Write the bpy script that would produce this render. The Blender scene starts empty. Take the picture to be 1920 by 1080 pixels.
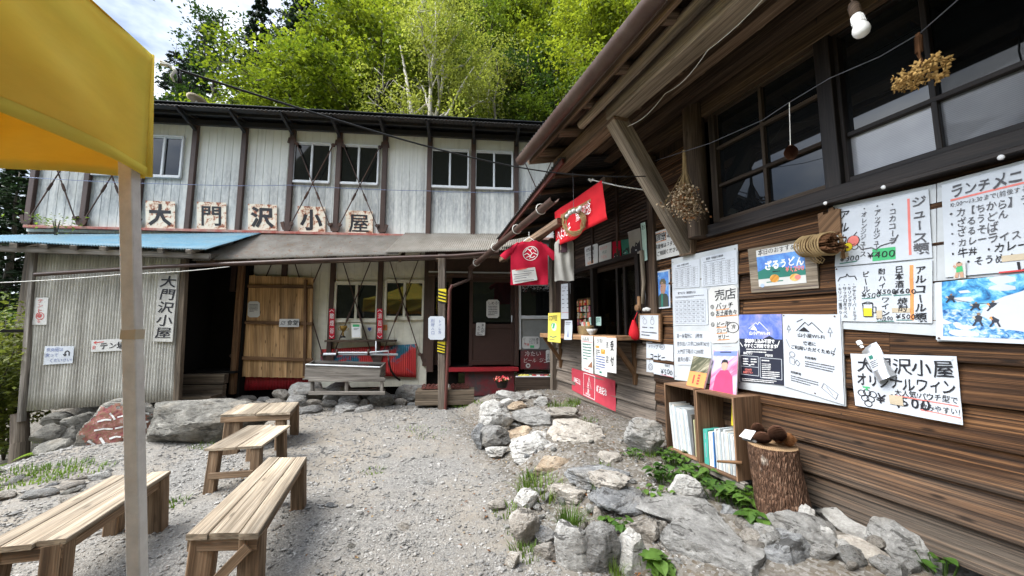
import bpy, bmesh, math, random
import numpy as np
from mathutils import Vector, Matrix, noise
from mathutils.bvhtree import BVHTree
S = bpy.context.scene; COL = S.collection
PI = math.pi
V = Vector
# ------------------------------------------------------------------ camera
FPX = 693.0; PITCH = math.radians(5.93); ZC = 1.53
cd = bpy.data.cameras.new('camera'); cam = bpy.data.objects.new('camera', cd); COL.objects.link(cam)
cd.sensor_width = 36; cd.lens = 36 * FPX / 1920; cd.clip_start = .05; cd.clip_end = 600
cam.location = (0, 0, ZC); cam.rotation_euler = (PI / 2 + PITCH, 0, 0)
S.camera = cam
# ------------------------------------------------------------------ sky, sun, exposure
SUN_EL, SUN_AZ = math.radians(54), math.radians(246)      # azimuth clockwise from +y: from the left, a little behind the camera
SKYX = 7.2
wd = bpy.data.worlds.new('World'); S.world = wd; wd.use_nodes = True
nt = wd.node_tree; nt.nodes.clear()
def wn(t, **k):
    n = nt.nodes.new(t)
    for a, b in k.items(): setattr(n, a, b)
    return n
sky = wn('ShaderNodeTexSky', sky_type='NISHITA', sun_disc=False, sun_elevation=SUN_EL, sun_rotation=SUN_AZ, altitude=1800)
tc = wn('ShaderNodeTexCoord'); mp = wn('ShaderNodeMapping'); mp.inputs['Scale'].default_value = (1, 1, 2.2); mp.inputs['Location'].default_value = (SKYX, 0, 0)
nz = wn('ShaderNodeTexNoise'); nz.inputs['Scale'].default_value = 2.6; nz.inputs['Detail'].default_value = 7; nz.inputs['Roughness'].default_value = .55
rp = wn('ShaderNodeValToRGB'); rp.color_ramp.elements[0].position = .36; rp.color_ramp.elements[1].position = .58
rp.color_ramp.elements[0].color = (.12, .12, .12, 1)
mx = wn('ShaderNodeMix', data_type='RGBA'); mx.inputs[7].default_value = (9.2, 9.8, 10.6, 1)
bg = wn('ShaderNodeBackground'); bg.inputs['Strength'].default_value = .085
ow = wn('ShaderNodeOutputWorld')
L = nt.links.new
L(tc.outputs['Generated'], mp.inputs[0]); L(mp.outputs[0], nz.inputs['Vector']); L(nz.outputs['Fac'], rp.inputs[0])
L(rp.outputs[0], mx.inputs[0]); L(sky.outputs[0], mx.inputs[6])
# the cloud veil is brightest round the veiled sun and dimmer on the far side
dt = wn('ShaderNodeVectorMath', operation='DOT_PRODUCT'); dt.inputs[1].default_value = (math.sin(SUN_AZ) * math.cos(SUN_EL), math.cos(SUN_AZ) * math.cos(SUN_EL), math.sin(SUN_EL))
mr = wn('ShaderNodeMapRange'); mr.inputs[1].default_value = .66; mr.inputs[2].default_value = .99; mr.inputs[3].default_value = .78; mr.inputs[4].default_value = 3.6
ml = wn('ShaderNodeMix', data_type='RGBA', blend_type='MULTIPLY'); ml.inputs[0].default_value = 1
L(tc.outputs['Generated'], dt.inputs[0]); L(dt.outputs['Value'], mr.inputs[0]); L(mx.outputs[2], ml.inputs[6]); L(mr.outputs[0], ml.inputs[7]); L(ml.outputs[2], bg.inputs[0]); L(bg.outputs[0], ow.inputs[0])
sd = bpy.data.lights.new('sun', 'SUN'); sun = bpy.data.objects.new('sun', sd); COL.objects.link(sun)
sd.energy = 2.0; sd.angle = math.radians(36); sd.color = (1, .95, .86)
dirv = V((math.sin(SUN_AZ) * math.cos(SUN_EL), math.cos(SUN_AZ) * math.cos(SUN_EL), math.sin(SUN_EL)))
sun.rotation_euler = dirv.to_track_quat('Z', 'Y').to_euler(); sun.location = dirv * 60
S.view_settings.view_transform = 'Standard'; S.view_settings.look = 'None'; S.view_settings.exposure = 1.5; S.view_settings.gamma = 1
S.cycles.max_bounces = 6; S.cycles.diffuse_bounces = 3; S.cycles.glossy_bounces = 3; S.cycles.transparent_max_bounces = 8
S.cycles.caustics_reflective = False; S.cycles.caustics_refractive = False
# ------------------------------------------------------------------ measuring helpers: a direction of view met with a real plane
def ray(u, v):
    a = (u - 960) / FPX; b = (540 - v) / FPX
    return V((a, math.cos(PITCH) - b * math.sin(PITCH), math.sin(PITCH) + b * math.cos(PITCH)))
CP = V((0, 0, ZC))
def GZ(u, v, z=0): r = ray(u, v); return CP + r * ((z - ZC) / r.z)
def PY(u, v, y): r = ray(u, v); return CP + r * (y / r.y)
# lodge wall frame: s along the wall (away from the viewer), e out of the wall, z up
LD = V((-.3317, .9434, 0)); LN = V((-.9434, -.3317, 0)); LF = V((2.919, 1.0264, 0)); LDIST = 3.0943
def LW(s, e, z): return LF + LD * s + LN * e + V((0, 0, z))
def W(u, v, e=0):
    r = ray(u, v); return CP + r * ((LDIST - e) / (-r.dot(LN)))
def Wse(p): q = p - LF; return q.dot(LD), q.dot(LN), p.z
# hut facade frame: t along the facade, d out of the facade
HT = V((.99504, .0995, 0)); HN = V((.0995, -.99504, 0)); HO = V((0, 7.68, 0))
def HB(t, d, z): return HO + HT * t + HN * d + V((0, 0, z))
def BK(u, v, d=0):
    r = ray(u, v); k = (HO.dot(HN) + d) / r.dot(HN); return CP + r * k
def ht(p): return (p - HO).dot(HT)
def smooth(a, b, x):
    t = min(1, max(0, (x - a) / (b - a))); return t * t * (3 - 2 * t)
def N3(x, y=0, z=0): return noise.noise(V((x, y, z)))
def ground(x, y):
    z = .026 * max(0, y - 2.4) if y < 9 else .17
    q = V((x, y, 0)) - LF; s = q.dot(LD); e = q.dot(LN)
    edge = 1.55 + .25 * smooth(2, 0, s)
    tz = .13 + .12 * smooth(2.2, 4.2, s)
    if y < 7.5: z += (tz) * smooth(edge + .25, edge - .35, e) * smooth(7.2, 6.3, s) * (1 if e > -3 else .5)
    z -= .85 * smooth(-5.1, -8.2, x) * smooth(8.5, 6.5, y) + .3 * smooth(-8, -16, x)
    z += .03 * N3(x * .7, y * .7) + .012 * N3(x * 2.3, y * 2.3, 5)
    return z
# ------------------------------------------------------------------ mesh builder and object tags
ORG = {}
def tag(o, label=None, cat=None, group=None, kind=None):
    if label: o['label'] = label
    if cat: o['category'] = cat
    if group: o['group'] = group
    if kind: o['kind'] = kind
    return o
def thing(name, label, cat, loc=(0, 0, 0), group=None):
    o = bpy.data.objects.new(name, None); COL.objects.link(o); o.location = loc; o.empty_display_size = .1
    ORG[o.name] = V(loc); return tag(o, label, cat, group)
class MB:
    def __init__(s, seed=1): s.v = []; s.f = []; s.m = []; s.uv = []; s.r = random.Random(seed)
    def face(s, idx, m=0, uv=None):
        s.f.append(tuple(idx)); s.m.append(m)
        if uv is None: uv = [(s.v[i][0] + s.v[i][1] * .3, s.v[i][2] + s.v[i][1]) for i in idx]
        s.uv.append(uv)
    def poly(s, pts, m=0, uv=None):
        b = len(s.v); s.v += [tuple(p) for p in pts]; s.face(range(b, b + len(pts)), m, uv)
    def prism(s, p0, p1, sec, x, y, m=0, sec1=None):
        "sweep the closed section sec (list of (a,b)) from p0 to p1 with axes x, y; uv runs along the length"
        p0, p1 = V(p0), V(p1); n = len(sec); b = len(s.v); sec1 = sec1 or sec
        ln = (p1 - p0).length; ou, ov = s.r.random() * 40, s.r.random() * 40
        for p, q in ((p0, sec), (p1, sec1)):
            for a, c in q: s.v.append(tuple(p + x * a + y * c))
        per = [0]
        for i in range(n): per.append(per[-1] + math.dist(sec[i], sec[(i + 1) % n]))
        for i in range(n):
            j = (i + 1) % n
            s.face((b + i, b + j, b + n + j, b + n + i), m, [(ou, ov + per[i]), (ou, ov + per[i + 1]), (ou + ln, ov + per[i + 1]), (ou + ln, ov + per[i])])
        ends = lambda q: [(ou + a * 8, ov + c) for a, c in q]
        s.face(range(b + n - 1, b - 1, -1), m, ends(sec)[::-1]); s.face(range(b + n, b + 2 * n), m, ends(sec1))
    def beam(s, p0, p1, w, h, up=(0, 0, 1), m=0, ch=.004, w1=None, h1=None):
        p0, p1 = V(p0), V(p1); d = (p1 - p0).normalized(); x = d.cross(V(up))
        if x.length < 1e-3: x = d.cross(V((1, 0, 0)))
        x.normalize(); y = x.cross(d)
        def sc(w, h):
            a, b, c = w / 2, h / 2, min(ch, w * .3, h * .3)
            return [(-a + c, -b), (a - c, -b), (a, -b + c), (a, b - c), (a - c, b), (-a + c, b), (-a, b - c), (-a, -b + c)] if ch else [(-a, -b), (a, -b), (a, b), (-a, b)]
        s.prism(p0, p1, sc(w, h), x, y, m, sc(w1 or w, h1 or h))
    def box(s, c, sx, sy, sz, x=(1, 0, 0), m=0, ch=.004):
        "box centred on c, sx along x, sy across, sz up; grain along the longest side"
        c = V(c); x = V(x).normalized(); z = V((0, 0, 1)); y = z.cross(x)
        if sz >= sx and sz >= sy: s.beam(c - z * sz / 2, c + z * sz / 2, sx, sy, y, m, ch)
        elif sx >= sy: s.beam(c - x * sx / 2, c + x * sx / 2, sy, sz, z, m, ch)
        else: s.beam(c - y * sy / 2, c + y * sy / 2, sx, sz, z, m, ch)
    def tube(s, pts, r, n=8, m=0, cap=True):
        pts = [V(p) for p in pts]; rs = r if isinstance(r, (list, tuple)) else [r] * len(pts)
        b = len(s.v); t0 = (pts[1] - pts[0]).normalized(); x = t0.orthogonal().normalized(); acc = 0; us = []
        for i, p in enumerate(pts):
            t = (pts[min(i + 1, len(pts) - 1)] - pts[max(i - 1, 0)]).normalized()
            x = (x - t * x.dot(t)); x = x.normalized() if x.length > 1e-6 else t.orthogonal().normalized(); y = t.cross(x)
            if i: acc += (p - pts[i - 1]).length
            us.append(acc)
            for k in range(n):
                a = 2 * PI * k / n; s.v.append(tuple(p + (x * math.cos(a) + y * math.sin(a)) * rs[i]))
        o = s.r.random() * 20
        for i in range(len(pts) - 1):
            for k in range(n):
                j = (k + 1) % n; c = 2 * PI * max(rs[i], rs[i + 1]) / n
                s.face((b + i * n + k, b + i * n + j, b + (i + 1) * n + j, b + (i + 1) * n + k), m,
                       [(o + us[i], k * c), (o + us[i], (k + 1) * c), (o + us[i + 1], (k + 1) * c), (o + us[i + 1], k * c)])
        if cap:
            s.face(range(b + n - 1, b - 1, -1), m); s.face(range(b + (len(pts) - 1) * n, b + len(pts) * n), m)
    def lathe(s, c, prof, n=16, m=0, ax=(0, 0, 1)):
        ax = V(ax).normalized(); x = ax.orthogonal().normalized(); y = ax.cross(x); c = V(c); b = len(s.v)
        for r, h in prof:
            for k in range(n):
                a = 2 * PI * k / n; s.v.append(tuple(c + ax * h + (x * math.cos(a) + y * math.sin(a)) * r))
        for i in range(len(prof) - 1):
            for k in range(n):
                j = (k + 1) % n; s.face((b + i * n + k, b + i * n + j, b + (i + 1) * n + j, b + (i + 1) * n + k), m)
        if prof[0][0] > 1e-4: s.face(range(b + n - 1, b - 1, -1), m)
        if prof[-1][0] > 1e-4: s.face(range(b + (len(prof) - 1) * n, b + len(prof) * n), m)
    def grid(s, fn, nu, nv, m=0, uvs=(1, 1), flip=False):
        b = len(s.v)
        for j in range(nv + 1):
            for i in range(nu + 1): s.v.append(tuple(fn(i / nu, j / nv)))
        for j in range(nv):
            for i in range(nu):
                a = b + j * (nu + 1) + i; q = [a, a + 1, a + nu + 2, a + nu + 1]
                w = [(i / nu * uvs[0], j / nv * uvs[1]), ((i + 1) / nu * uvs[0], j / nv * uvs[1]), ((i + 1) / nu * uvs[0], (j + 1) / nv * uvs[1]), (i / nu * uvs[0], (j + 1) / nv * uvs[1])]
                if flip: q.reverse(); w.reverse()
                s.face(q, m, w)
    def add(s, verts, faces, m=0):
        b = len(s.v); s.v += [tuple(p) for p in verts]
        for f in faces: s.face([b + i for i in f], m, [(0, 0)] * len(f))
    def build(s, name, mats, parent=None, smooth=False, solid=None, org=None):
        o3 = ORG[parent.name] if parent else V(org or (0, 0, 0))
        me = bpy.data.meshes.new(name)
        va = np.array(s.v, dtype=np.float64).reshape(-1, 3) - np.array(o3)
        me.from_pydata(va.tolist(), [], s.f)
        for mm in (mats if isinstance(mats, (list, tuple)) else [mats]): me.materials.append(mm)
        me.polygons.foreach_set('material_index', s.m)
        ul = me.uv_layers.new(name='UVMap'); ul.data.foreach_set('uv', [c for f in s.uv for p in f for c in p])
        if smooth is not False:
            me.polygons.foreach_set('use_smooth', [True] * len(s.f))
            if smooth is not True: me.set_sharp_from_angle(angle=math.radians(smooth))
        me.update()
        o = bpy.data.objects.new(name, me); COL.objects.link(o)
        if parent: o.parent = parent; ORG[o.name] = o3
        else: o.location = o3; ORG[o.name] = o3
        if solid:
            md = o.modifiers.new('thickness', 'SOLIDIFY'); md.thickness = solid; md.offset = 0
        return o
def rehome(o):
    "move a one-mesh thing's origin to the bottom centre of its mesh"
    me = o.data; n = len(me.vertices); a = np.empty(n * 3); me.vertices.foreach_get('co', a); a = a.reshape(-1, 3)
    c = np.array([(a[:, 0].min() + a[:, 0].max()) / 2, (a[:, 1].min() + a[:, 1].max()) / 2, a[:, 2].min()])
    me.vertices.foreach_set('co', (a - c).ravel()); me.update(); o.location = o.location + V(c); ORG[o.name] = o.location.copy(); return o
def single(mb, name, label, cat, mats, group=None, **k):
    o = rehome(mb.build(name, mats, **k)); return tag(o, label, cat, group)
# ------------------------------------------------------------------ materials
class NT:
    def __init__(s, name):
        s.m = bpy.data.materials.new(name); s.m.use_nodes = True; s.t = s.m.node_tree; s.t.nodes.clear()
        s.b = s.n('ShaderNodeBsdfPrincipled'); s.o = s.n('ShaderNodeOutputMaterial'); s.l(s.b, 0, s.o, 0)
    def n(s, t, **k):
        n = s.t.nodes.new(t)
        for a, b in k.items():
            if a.startswith('i_'): n.inputs[a[2:].replace('_', ' ')].default_value = b
            else: setattr(n, a, b)
        return n
    def l(s, a, i, b, j): s.t.links.new(a.outputs[i], b.inputs[j])
    def coord(s, kind='Object', scale=(1, 1, 1), rot=(0, 0, 0)):
        if kind == 'Pos': c = s.n('ShaderNodeNewGeometry'); k = 'Position'
        else: c = s.n('ShaderNodeTexCoord'); k = kind
        m = s.n('ShaderNodeMapping'); m.inputs['Scale'].default_value = scale; m.inputs['Rotation'].default_value = rot
        s.l(c, k, m, 0); return m
    def noise(s, vec, scale, detail=4, rough=.55, dist=0):
        n = s.n('ShaderNodeTexNoise', i_Scale=scale, i_Detail=detail, i_Roughness=rough, i_Distortion=dist); s.l(vec, 0, n, 'Vector'); return n
    def vor(s, vec, scale, feature='F1', rnd=1):
        n = s.n('ShaderNodeTexVoronoi', feature=feature, i_Scale=scale, i_Randomness=rnd); s.l(vec, 0, n, 'Vector'); return n
    def ramp(s, src, out, stops):
        r = s.n('ShaderNodeValToRGB'); e = r.color_ramp.elements
        while len(e) < len(stops): e.new(.5)
        for x, (p, c) in zip(e, stops):
            x.position = p; x.color = (*c, 1) if isinstance(c, (tuple, list)) else (c, c, c, 1)
        s.l(src, out, r, 0); return r
    def mix(s, fac, a, b, blend='MIX'):
        m = s.n('ShaderNodeMix', data_type='RGBA', blend_type=blend)
        for x, sock in ((fac, 0), (a, 6), (b, 7)):
            if isinstance(x, (int, float)): m.inputs[sock].default_value = x
            elif isinstance(x, tuple) and len(x) == 3: m.inputs[sock].default_value = (*x, 1)
            elif isinstance(x, tuple): s.l(x[0], x[1], m, sock)
            else: s.l(x, 2 if x.bl_idname == 'ShaderNodeMix' else 0, m, sock)
        return m
    def base(s, x): s.l(x, 2 if x.bl_idname == 'ShaderNodeMix' else 0, s.b, 'Base Color')
    def math(s, op, a, b=None):
        m = s.n('ShaderNodeMath', operation=op)
        for i, x in enumerate((a, b)):
            if x is None: continue
            if isinstance(x, (int, float)): m.inputs[i].default_value = x
            elif isinstance(x, tuple): s.l(x[0], x[1], m, i)
            else: s.l(x, 0, m, i)
        return m
    def bump(s, src, out, strength=.3, dist=.01, prev=None):
        b = s.n('ShaderNodeBump', i_Strength=strength, i_Distance=dist); s.l(src, out, b, 'Height')
        if prev: s.l(prev, 0, b, 'Normal')
        s.l(b, 0, s.b, 'Normal'); return b
    def p(s, rough=.7, spec=.3, metal=0):
        s.b.inputs['Roughness'].default_value = rough; s.b.inputs['Specular IOR Level'].default_value = spec; s.b.inputs['Metallic'].default_value = metal
MC = {}
def flat(rgb, rough=.6, spec=.3, metal=0, var=.12, name=None):
    k = (rgb, rough, metal)
    if k in MC: return MC[k]
    t = NT(name or 'paint_%d' % len(MC)); t.p(rough, spec, metal)
    n = t.noise(t.coord('Object'), 9, 5, .6)
    t.base(t.ramp(n, 0, [(.3, tuple(c * (1 - var) for c in rgb)), (.7, tuple(min(1, c * (1 + var * .5)) for c in rgb))]))
    MC[k] = t.m; return t.m
def wood(name, dark, mid, light, across=26, along=1.4, bump=.35, weather=None, knots=.5, rough=.75, contrast=(.3, .5, .72), bd=.006, dist=.5):
    "grain runs along u of the UV map; weather = (colour, z0, z1) greys the boards below z1"
    t = NT(name); t.p(rough, .25)
    c = t.coord('UV', (along, across, 1)); c2 = t.coord('UV', (.5, 3.2, 1)); c3 = t.coord('UV', (along * 2.2, across * 4, 1))
    g = t.noise(c, 1, 7, .66, dist); f = t.noise(c3, 1, 3, .6); v = t.noise(c2, 1, 2, .5)
    r = t.ramp(g, 0, [(contrast[0], dark), (contrast[1], mid), (contrast[2], light)])
    m = t.mix((t.ramp(f, 0, [(.33, .35), (.6, 1)]), 0), tuple(x * .45 for x in dark), r)
    m = t.mix(.8, m, t.ramp(v, 0, [(.32, .38), (.68, 1.45)]), 'MULTIPLY')
    if weather:
        col, z0, z1 = weather; po = t.coord('Pos'); sp = t.n('ShaderNodeSeparateXYZ'); t.l(po, 0, sp, 0)
        ns = t.noise(t.coord('UV', (.8, 5, 1)), 1, 3); h = t.math('ADD', (sp, 'Z'), t.math('MULTIPLY', ns, -.9)); mr = t.n('ShaderNodeMapRange'); t.l(h, 0, mr, 0)
        mr.inputs[1].default_value = z0 - .45; mr.inputs[2].default_value = z1 - .45; mr.inputs[3].default_value = .75; mr.inputs[4].default_value = 0
        m = t.mix((mr, 0), m, t.ramp(g, 0, [(contrast[0], tuple(x * .28 for x in col)), (contrast[1], col), (contrast[2], tuple(x * 1.3 for x in col))]))
    if knots:
        k = t.vor(t.coord('UV', (1.5, 5.5, 1)), 1); k.voronoi_dimensions = '2D'; kr = t.ramp(k, 'Distance', [(.025, .85), (.07, 0)])
        km = t.math('MULTIPLY', kr, knots); m = t.mix((km, 0), m, tuple(x * .4 for x in dark))
    t.base(m); b = t.bump(g, 0, bump, bd); t.bump(f, 0, bump * .6, bd * .5, b); return t.m
M = {}
M['siding_dark'] = wood('dark_stained_boards', (.009, .0045, .0025), (.088, .041, .018), (.30, .145, .058), 60, .55, 1.1, ((.115, .097, .078), .22, .85), .9, contrast=(.36, .5, .65), bd=.018, dist=.25)
M['siding_kiosk'] = wood('weathered_boards', (.075, .06, .05), (.19, .155, .125), (.30, .25, .20), 30, 1.1, .5, None, .6)
M['slats'] = wood('dark_slats', (.014, .009, .007), (.05, .03, .021), (.12, .075, .05), 20, 1, .4, None, .2)
M['beam'] = wood('old_beam', (.075, .045, .028), (.21, .14, .09), (.37, .265, .18), 30, 1.2, .6, None, .5)
M['beam_grey'] = wood('grey_beam', (.11, .085, .062), (.28, .225, .165), (.44, .37, .285), 36, 1.2, .7, None, .4)
M['beam_dark'] = wood('dark_beam', (.03, .019, .013), (.095, .062, .041), (.19, .13, .085), 26, 1.2, .4, None, .3)
M['frame_black'] = wood('black_frame', (.006, .004, .004), (.018, .013, .011), (.045, .034, .028), 40, 1.2, .3, None, 0, .5)
M['bench'] = wood('bench_wood', (.17, .13, .09), (.40, .325, .235), (.58, .50, .39), 30, 1.0, .5, None, .8, contrast=(.28, .5, .7))
M['bench_leg'] = wood('bench_leg_wood', (.09, .058, .034), (.25, .165, .10), (.40, .29, .19), 26, 1.2, .5, None, .5)
M['plank'] = wood('new_plank', (.26, .14, .055), (.46, .275, .125), (.58, .375, .19), 14, .8, .3, None, 1.0, .65)
M['batten'] = wood('brown_batten', (.06, .03, .015), (.16, .085, .04), (.26, .15, .075), 24, 1.2, .4)
M['post'] = wood('grey_post', (.075, .058, .045), (.17, .135, .105), (.28, .235, .19), 30, 1.2, .5)
M['shelf'] = wood('shelf_wood', (.20, .105, .05), (.34, .19, .095), (.45, .27, .15), 22, 1, .25, None, .3)
M['box'] = wood('box_ply', (.12, .065, .035), (.22, .125, .07), (.31, .19, .11), 16, .8, .25, None, .4)
M['trough'] = wood('grey_trough', (.11, .095, .08), (.24, .215, .185), (.38, .35, .31), 18, 1, .5)
M['step'] = wood('step_wood', (.06, .045, .032), (.15, .115, .08), (.24, .19, .14), 24, 1, .5)
def siding():
    t = NT('grimy_white_siding'); t.p(.55, .35)
    pos = t.coord('Pos'); sp = t.n('ShaderNodeSeparateXYZ'); t.l(pos, 0, sp, 0)
    st = t.noise(t.coord('Pos', (9, 9, .55)), 1, 6, .65); sp2 = t.noise(t.coord('Pos', (26, 26, 9)), 1, 4, .7); bg_ = t.noise(t.coord('Pos', (1.1, 1.1, .9)), 1, 3)
    mr = t.n('ShaderNodeMapRange'); t.l(sp, 'Z', mr, 0); mr.inputs[1].default_value = 5.2; mr.inputs[2].default_value = 4.35; mr.inputs[3].default_value = 0; mr.inputs[4].default_value = 1
    lo = t.n('ShaderNodeMapRange'); t.l(sp, 'Z', lo, 0); lo.inputs[1].default_value = 3.2; lo.inputs[2].default_value = 3.75; lo.inputs[3].default_value = .0; lo.inputs[4].default_value = 1
    up = t.math('MULTIPLY', mr, lo)
    gr = t.math('MULTIPLY', up, t.ramp(st, 0, [(.34, 0.45), (.58, 1)])); gr = t.math('MULTIPLY', gr, t.ramp(bg_, 0, [(.3, .6), (.65, 1)]))
    gr2 = t.math('MULTIPLY', gr, t.ramp(sp2, 0, [(.3, .45), (.6, 1)]))
    col = t.mix((gr2, 0), (.73, .735, .69), (.21, .23, .255))
    dr = t.math('MULTIPLY', t.ramp(st, 0, [(.52, 0), (.75, .45)]), 1); col = t.mix((dr, 0), col, (.42, .40, .36))
    t.base(col); return t.m
M['siding'] = siding()
def grimy(name, rgb, dirt, amt=.6, rough=.5, metal=0, vs=(6, 6, .8), rust=None, spec=.35):
    t = NT(name); t.p(rough, spec, metal)
    a = t.noise(t.coord('Pos', vs), 1, 6, .65); b = t.noise(t.coord('Pos', (14, 14, 14)), 1, 5, .7)
    f = t.math('MULTIPLY', t.ramp(a, 0, [(.38, 0), (.68, 1)]), amt); c = t.mix((f, 0), rgb, dirt)
    c = t.mix(.6, c, t.ramp(b, 0, [(.3, .7), (.7, 1.15)]), 'MULTIPLY')
    if rust: c = t.mix((t.ramp(b, 0, [(.56, 0), (.63, 1)]), 0), c, rust)
    t.base(c); t.bump(b, 0, .15, .004); return t.m
M['steel_brown'] = grimy('brown_steel', (.075, .042, .032), (.03, .02, .018), .7, .45)
M['steel_dark'] = grimy('dark_steel', (.02, .022, .026), (.04, .03, .026), .6, .45)
M['eave_blue'] = grimy('dark_blue_eave', (.016, .02, .028), (.04, .045, .05), .5, .5)
M['rust'] = grimy('rusty_rod', (.05, .03, .024), (.11, .05, .03), .7, .7)
M['flash_red'] = grimy('red_flashing', (.34, .08, .06), (.42, .35, .29), .7, .55)
M['red_tin'] = grimy('red_tin', (.40, .02, .03), (.22, .03, .03), .6, .45, 0, (8, 8, .6))
M['sign_rust'] = None
M['roof_tin'] = grimy('grey_brown_tin', (.25, .235, .21), (.14, .115, .09), .8, .6, 0, (3, 3, 3), (.18, .115, .075))
M['roof_dark'] = grimy('black_tin', (.03, .03, .032), (.055, .045, .04), .7, .6)
M['roof_blue'] = grimy('blue_tin', (.13, .29, .40), (.25, .34, .37), .8, .45, 0, (1.2, 5, 1), None)
M['shed_tin'] = grimy('plastic_corrugated', (.62, .61, .56), (.30, .285, .25), .8, .42, 0, (7, 7, .7), None)
M['gutter'] = grimy('brown_gutter', (.085, .05, .04), (.14, .105, .085), .6, .4, 0, (4, 4, 4), None)
M['pipe_red'] = grimy('red_brown_pipe', (.13, .04, .03), (.07, .03, .025), .6, .5)
M['alu'] = flat((.62, .64, .66), .4, .5, 0, .1); M['pole'] = grimy('white_enamel', (.70, .685, .65), (.52, .48, .42), .5, .38, .1, (9, 9, 1))
M['cream'] = flat((.66, .63, .52), .5)
M['white'] = flat((.80, .80, .79), .55, .3, 0, .05); M['paper'] = flat((.53, .56, .60), .42, .2, 0, .06); M['paper_w'] = flat((.56, .555, .53), .6, .2, 0, .07)
M['board_white'] = flat((.48, .50, .51), .5, .3, 0, .1)
M['ink'] = flat((.018, .018, .022), .6); M['ink_grey'] = flat((.09, .09, .10), .6); M['ink_red'] = flat((.55, .05, .05), .6); M['ink_blue'] = flat((.05, .09, .30), .6)
M['black'] = flat((.012, .012, .013), .5); M['dark_room'] = flat((.012, .011, .010), .9, .05); M['interior'] = flat((.05, .04, .032), .9, .05)  # dark_room: near-black colour puts the shade of unlit interiors into their surfaces
M['red'] = flat((.55, .02, .04), .7, .2); M['tee_red'] = flat((.40, .012, .035), .85, .1); M['tee_grey'] = flat((.30, .29, .265), .85, .1); M['banner'] = flat((.50, .055, .08), .6, .25)
M['yellow'] = flat((.75, .60, .03), .5); M['green'] = flat((.06, .42, .16), .6); M['orange'] = flat((.72, .28, .09), .6); M['pink'] = flat((.72, .20, .17), .6); M['teal'] = flat((.03, .17, .13), .6)
M['hose'] = flat((.02, .015, .015), .4); M['rope_w'] = flat((.68, .67, .62), .8); M['rope_b'] = flat((.015, .015, .016), .6); M['wire_b'] = flat((.16, .20, .34), .5)
M['straw'] = flat((.34, .24, .12), .9, .1, 0, .35); M['twig'] = flat((.13, .062, .03), .9, .1, 0, .4); M['petal'] = flat((.47, .29, .10), .85, .15, 0, .3); M['petal_dry'] = flat((.42, .32, .21), .9, .1, 0, .45); M['cone'] = flat((.11, .05, .028), .75, .2, 0, .4)
M['burr'] = flat((.17, .075, .03), .9, .1, 0, .3); M['bulb'] = flat((.82, .81, .78), .35, .4, 0, .02); M['gold'] = flat((.42, .27, .07), .35, .5, .8)
M['foil'] = flat((.62, .63, .64), .28, .5, .75, .1); M['tape'] = flat((.50, .42, .30), .6)
M['aluminium_dark'] = flat((.06, .06, .065), .35, .5, .5)
def glass_dark():  # opaque pane: dark base stands in for the unlit room behind
    t = NT('dark_window_glass'); t.p(.02, .5); t.b.inputs['Base Color'].default_value = (.008, .009, .010, 1)
    n = t.noise(t.coord('Object'), 1.5, 2); t.bump(n, 0, .03, .02); return t.m
M['glass'] = glass_dark()
def glass_clear():
    t = NT('clear_glass'); tr = t.n('ShaderNodeBsdfTransparent'); tr.inputs[0].default_value = (.86, .88, .87, 1); gl = t.n('ShaderNodeBsdfGlossy', i_Roughness=.02)
    lw = t.n('ShaderNodeLayerWeight'); fr = t.math('ADD', t.math('MULTIPLY', t.math('POWER', (lw, 'Facing'), 4), .45), .025); ms = t.n('ShaderNodeMixShader'); t.l(fr, 0, ms, 0); t.l(tr, 0, ms, 1); t.l(gl, 0, ms, 2); t.l(ms, 0, t.o, 0); t.t.nodes.remove(t.b); return t.m
M['clear'] = glass_clear()
def screen_glass():  # screen film; its sky reflection and moire are painted into the pale colour
    t = NT('pale_screened_glass'); t.p(.16, .5)
    w = t.n('ShaderNodeTexWave', wave_type='RINGS', i_Scale=9, i_Distortion=2.5, i_Detail=1.0); w.inputs['Detail Scale'].default_value = .7
    c = t.coord('UV', (1.4, 3.2, 1)); t.l(c, 0, w, 0)
    n = t.noise(t.coord('UV', (1, 1, 1)), 3, 3); m = t.mix(.45, t.ramp(n, 0, [(.3, (.26, .265, .29)), (.7, (.38, .385, .41))]), t.ramp(w, 0, [(.2, .72), (.8, 1.1)]), 'MULTIPLY'); t.base(m); return t.m
M['screen'] = screen_glass()
def tent_cloth():
    t = NT('yellow_tent_cloth'); t.p(.75, .15)
    a = t.noise(t.coord('Object', (40, 40, 40)), 6, 3); b = t.noise(t.coord('Object'), 2.5, 4); d = t.noise(t.coord('Object', (3, 3, 12)), 1, 5, .7)
    c = t.mix(.7, t.ramp(b, 0, [(.3, (.84, .72, .08)), (.7, (.92, .83, .15))]), t.ramp(d, 0, [(.35, .9), (.6, 1.06)]), 'MULTIPLY'); t.base(c)
    tl = t.n('ShaderNodeBsdfTranslucent'); tl.inputs[0].default_value = (.98, .55, .03, 1); ms = t.n('ShaderNodeMixShader'); ms.inputs[0].default_value = .36
    t.l(t.b, 0, ms, 1); t.l(tl, 0, ms, 2); t.l(ms, 0, t.o, 0); t.bump(a, 0, .15, .002); return t.m
M['tent'] = tent_cloth()
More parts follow.
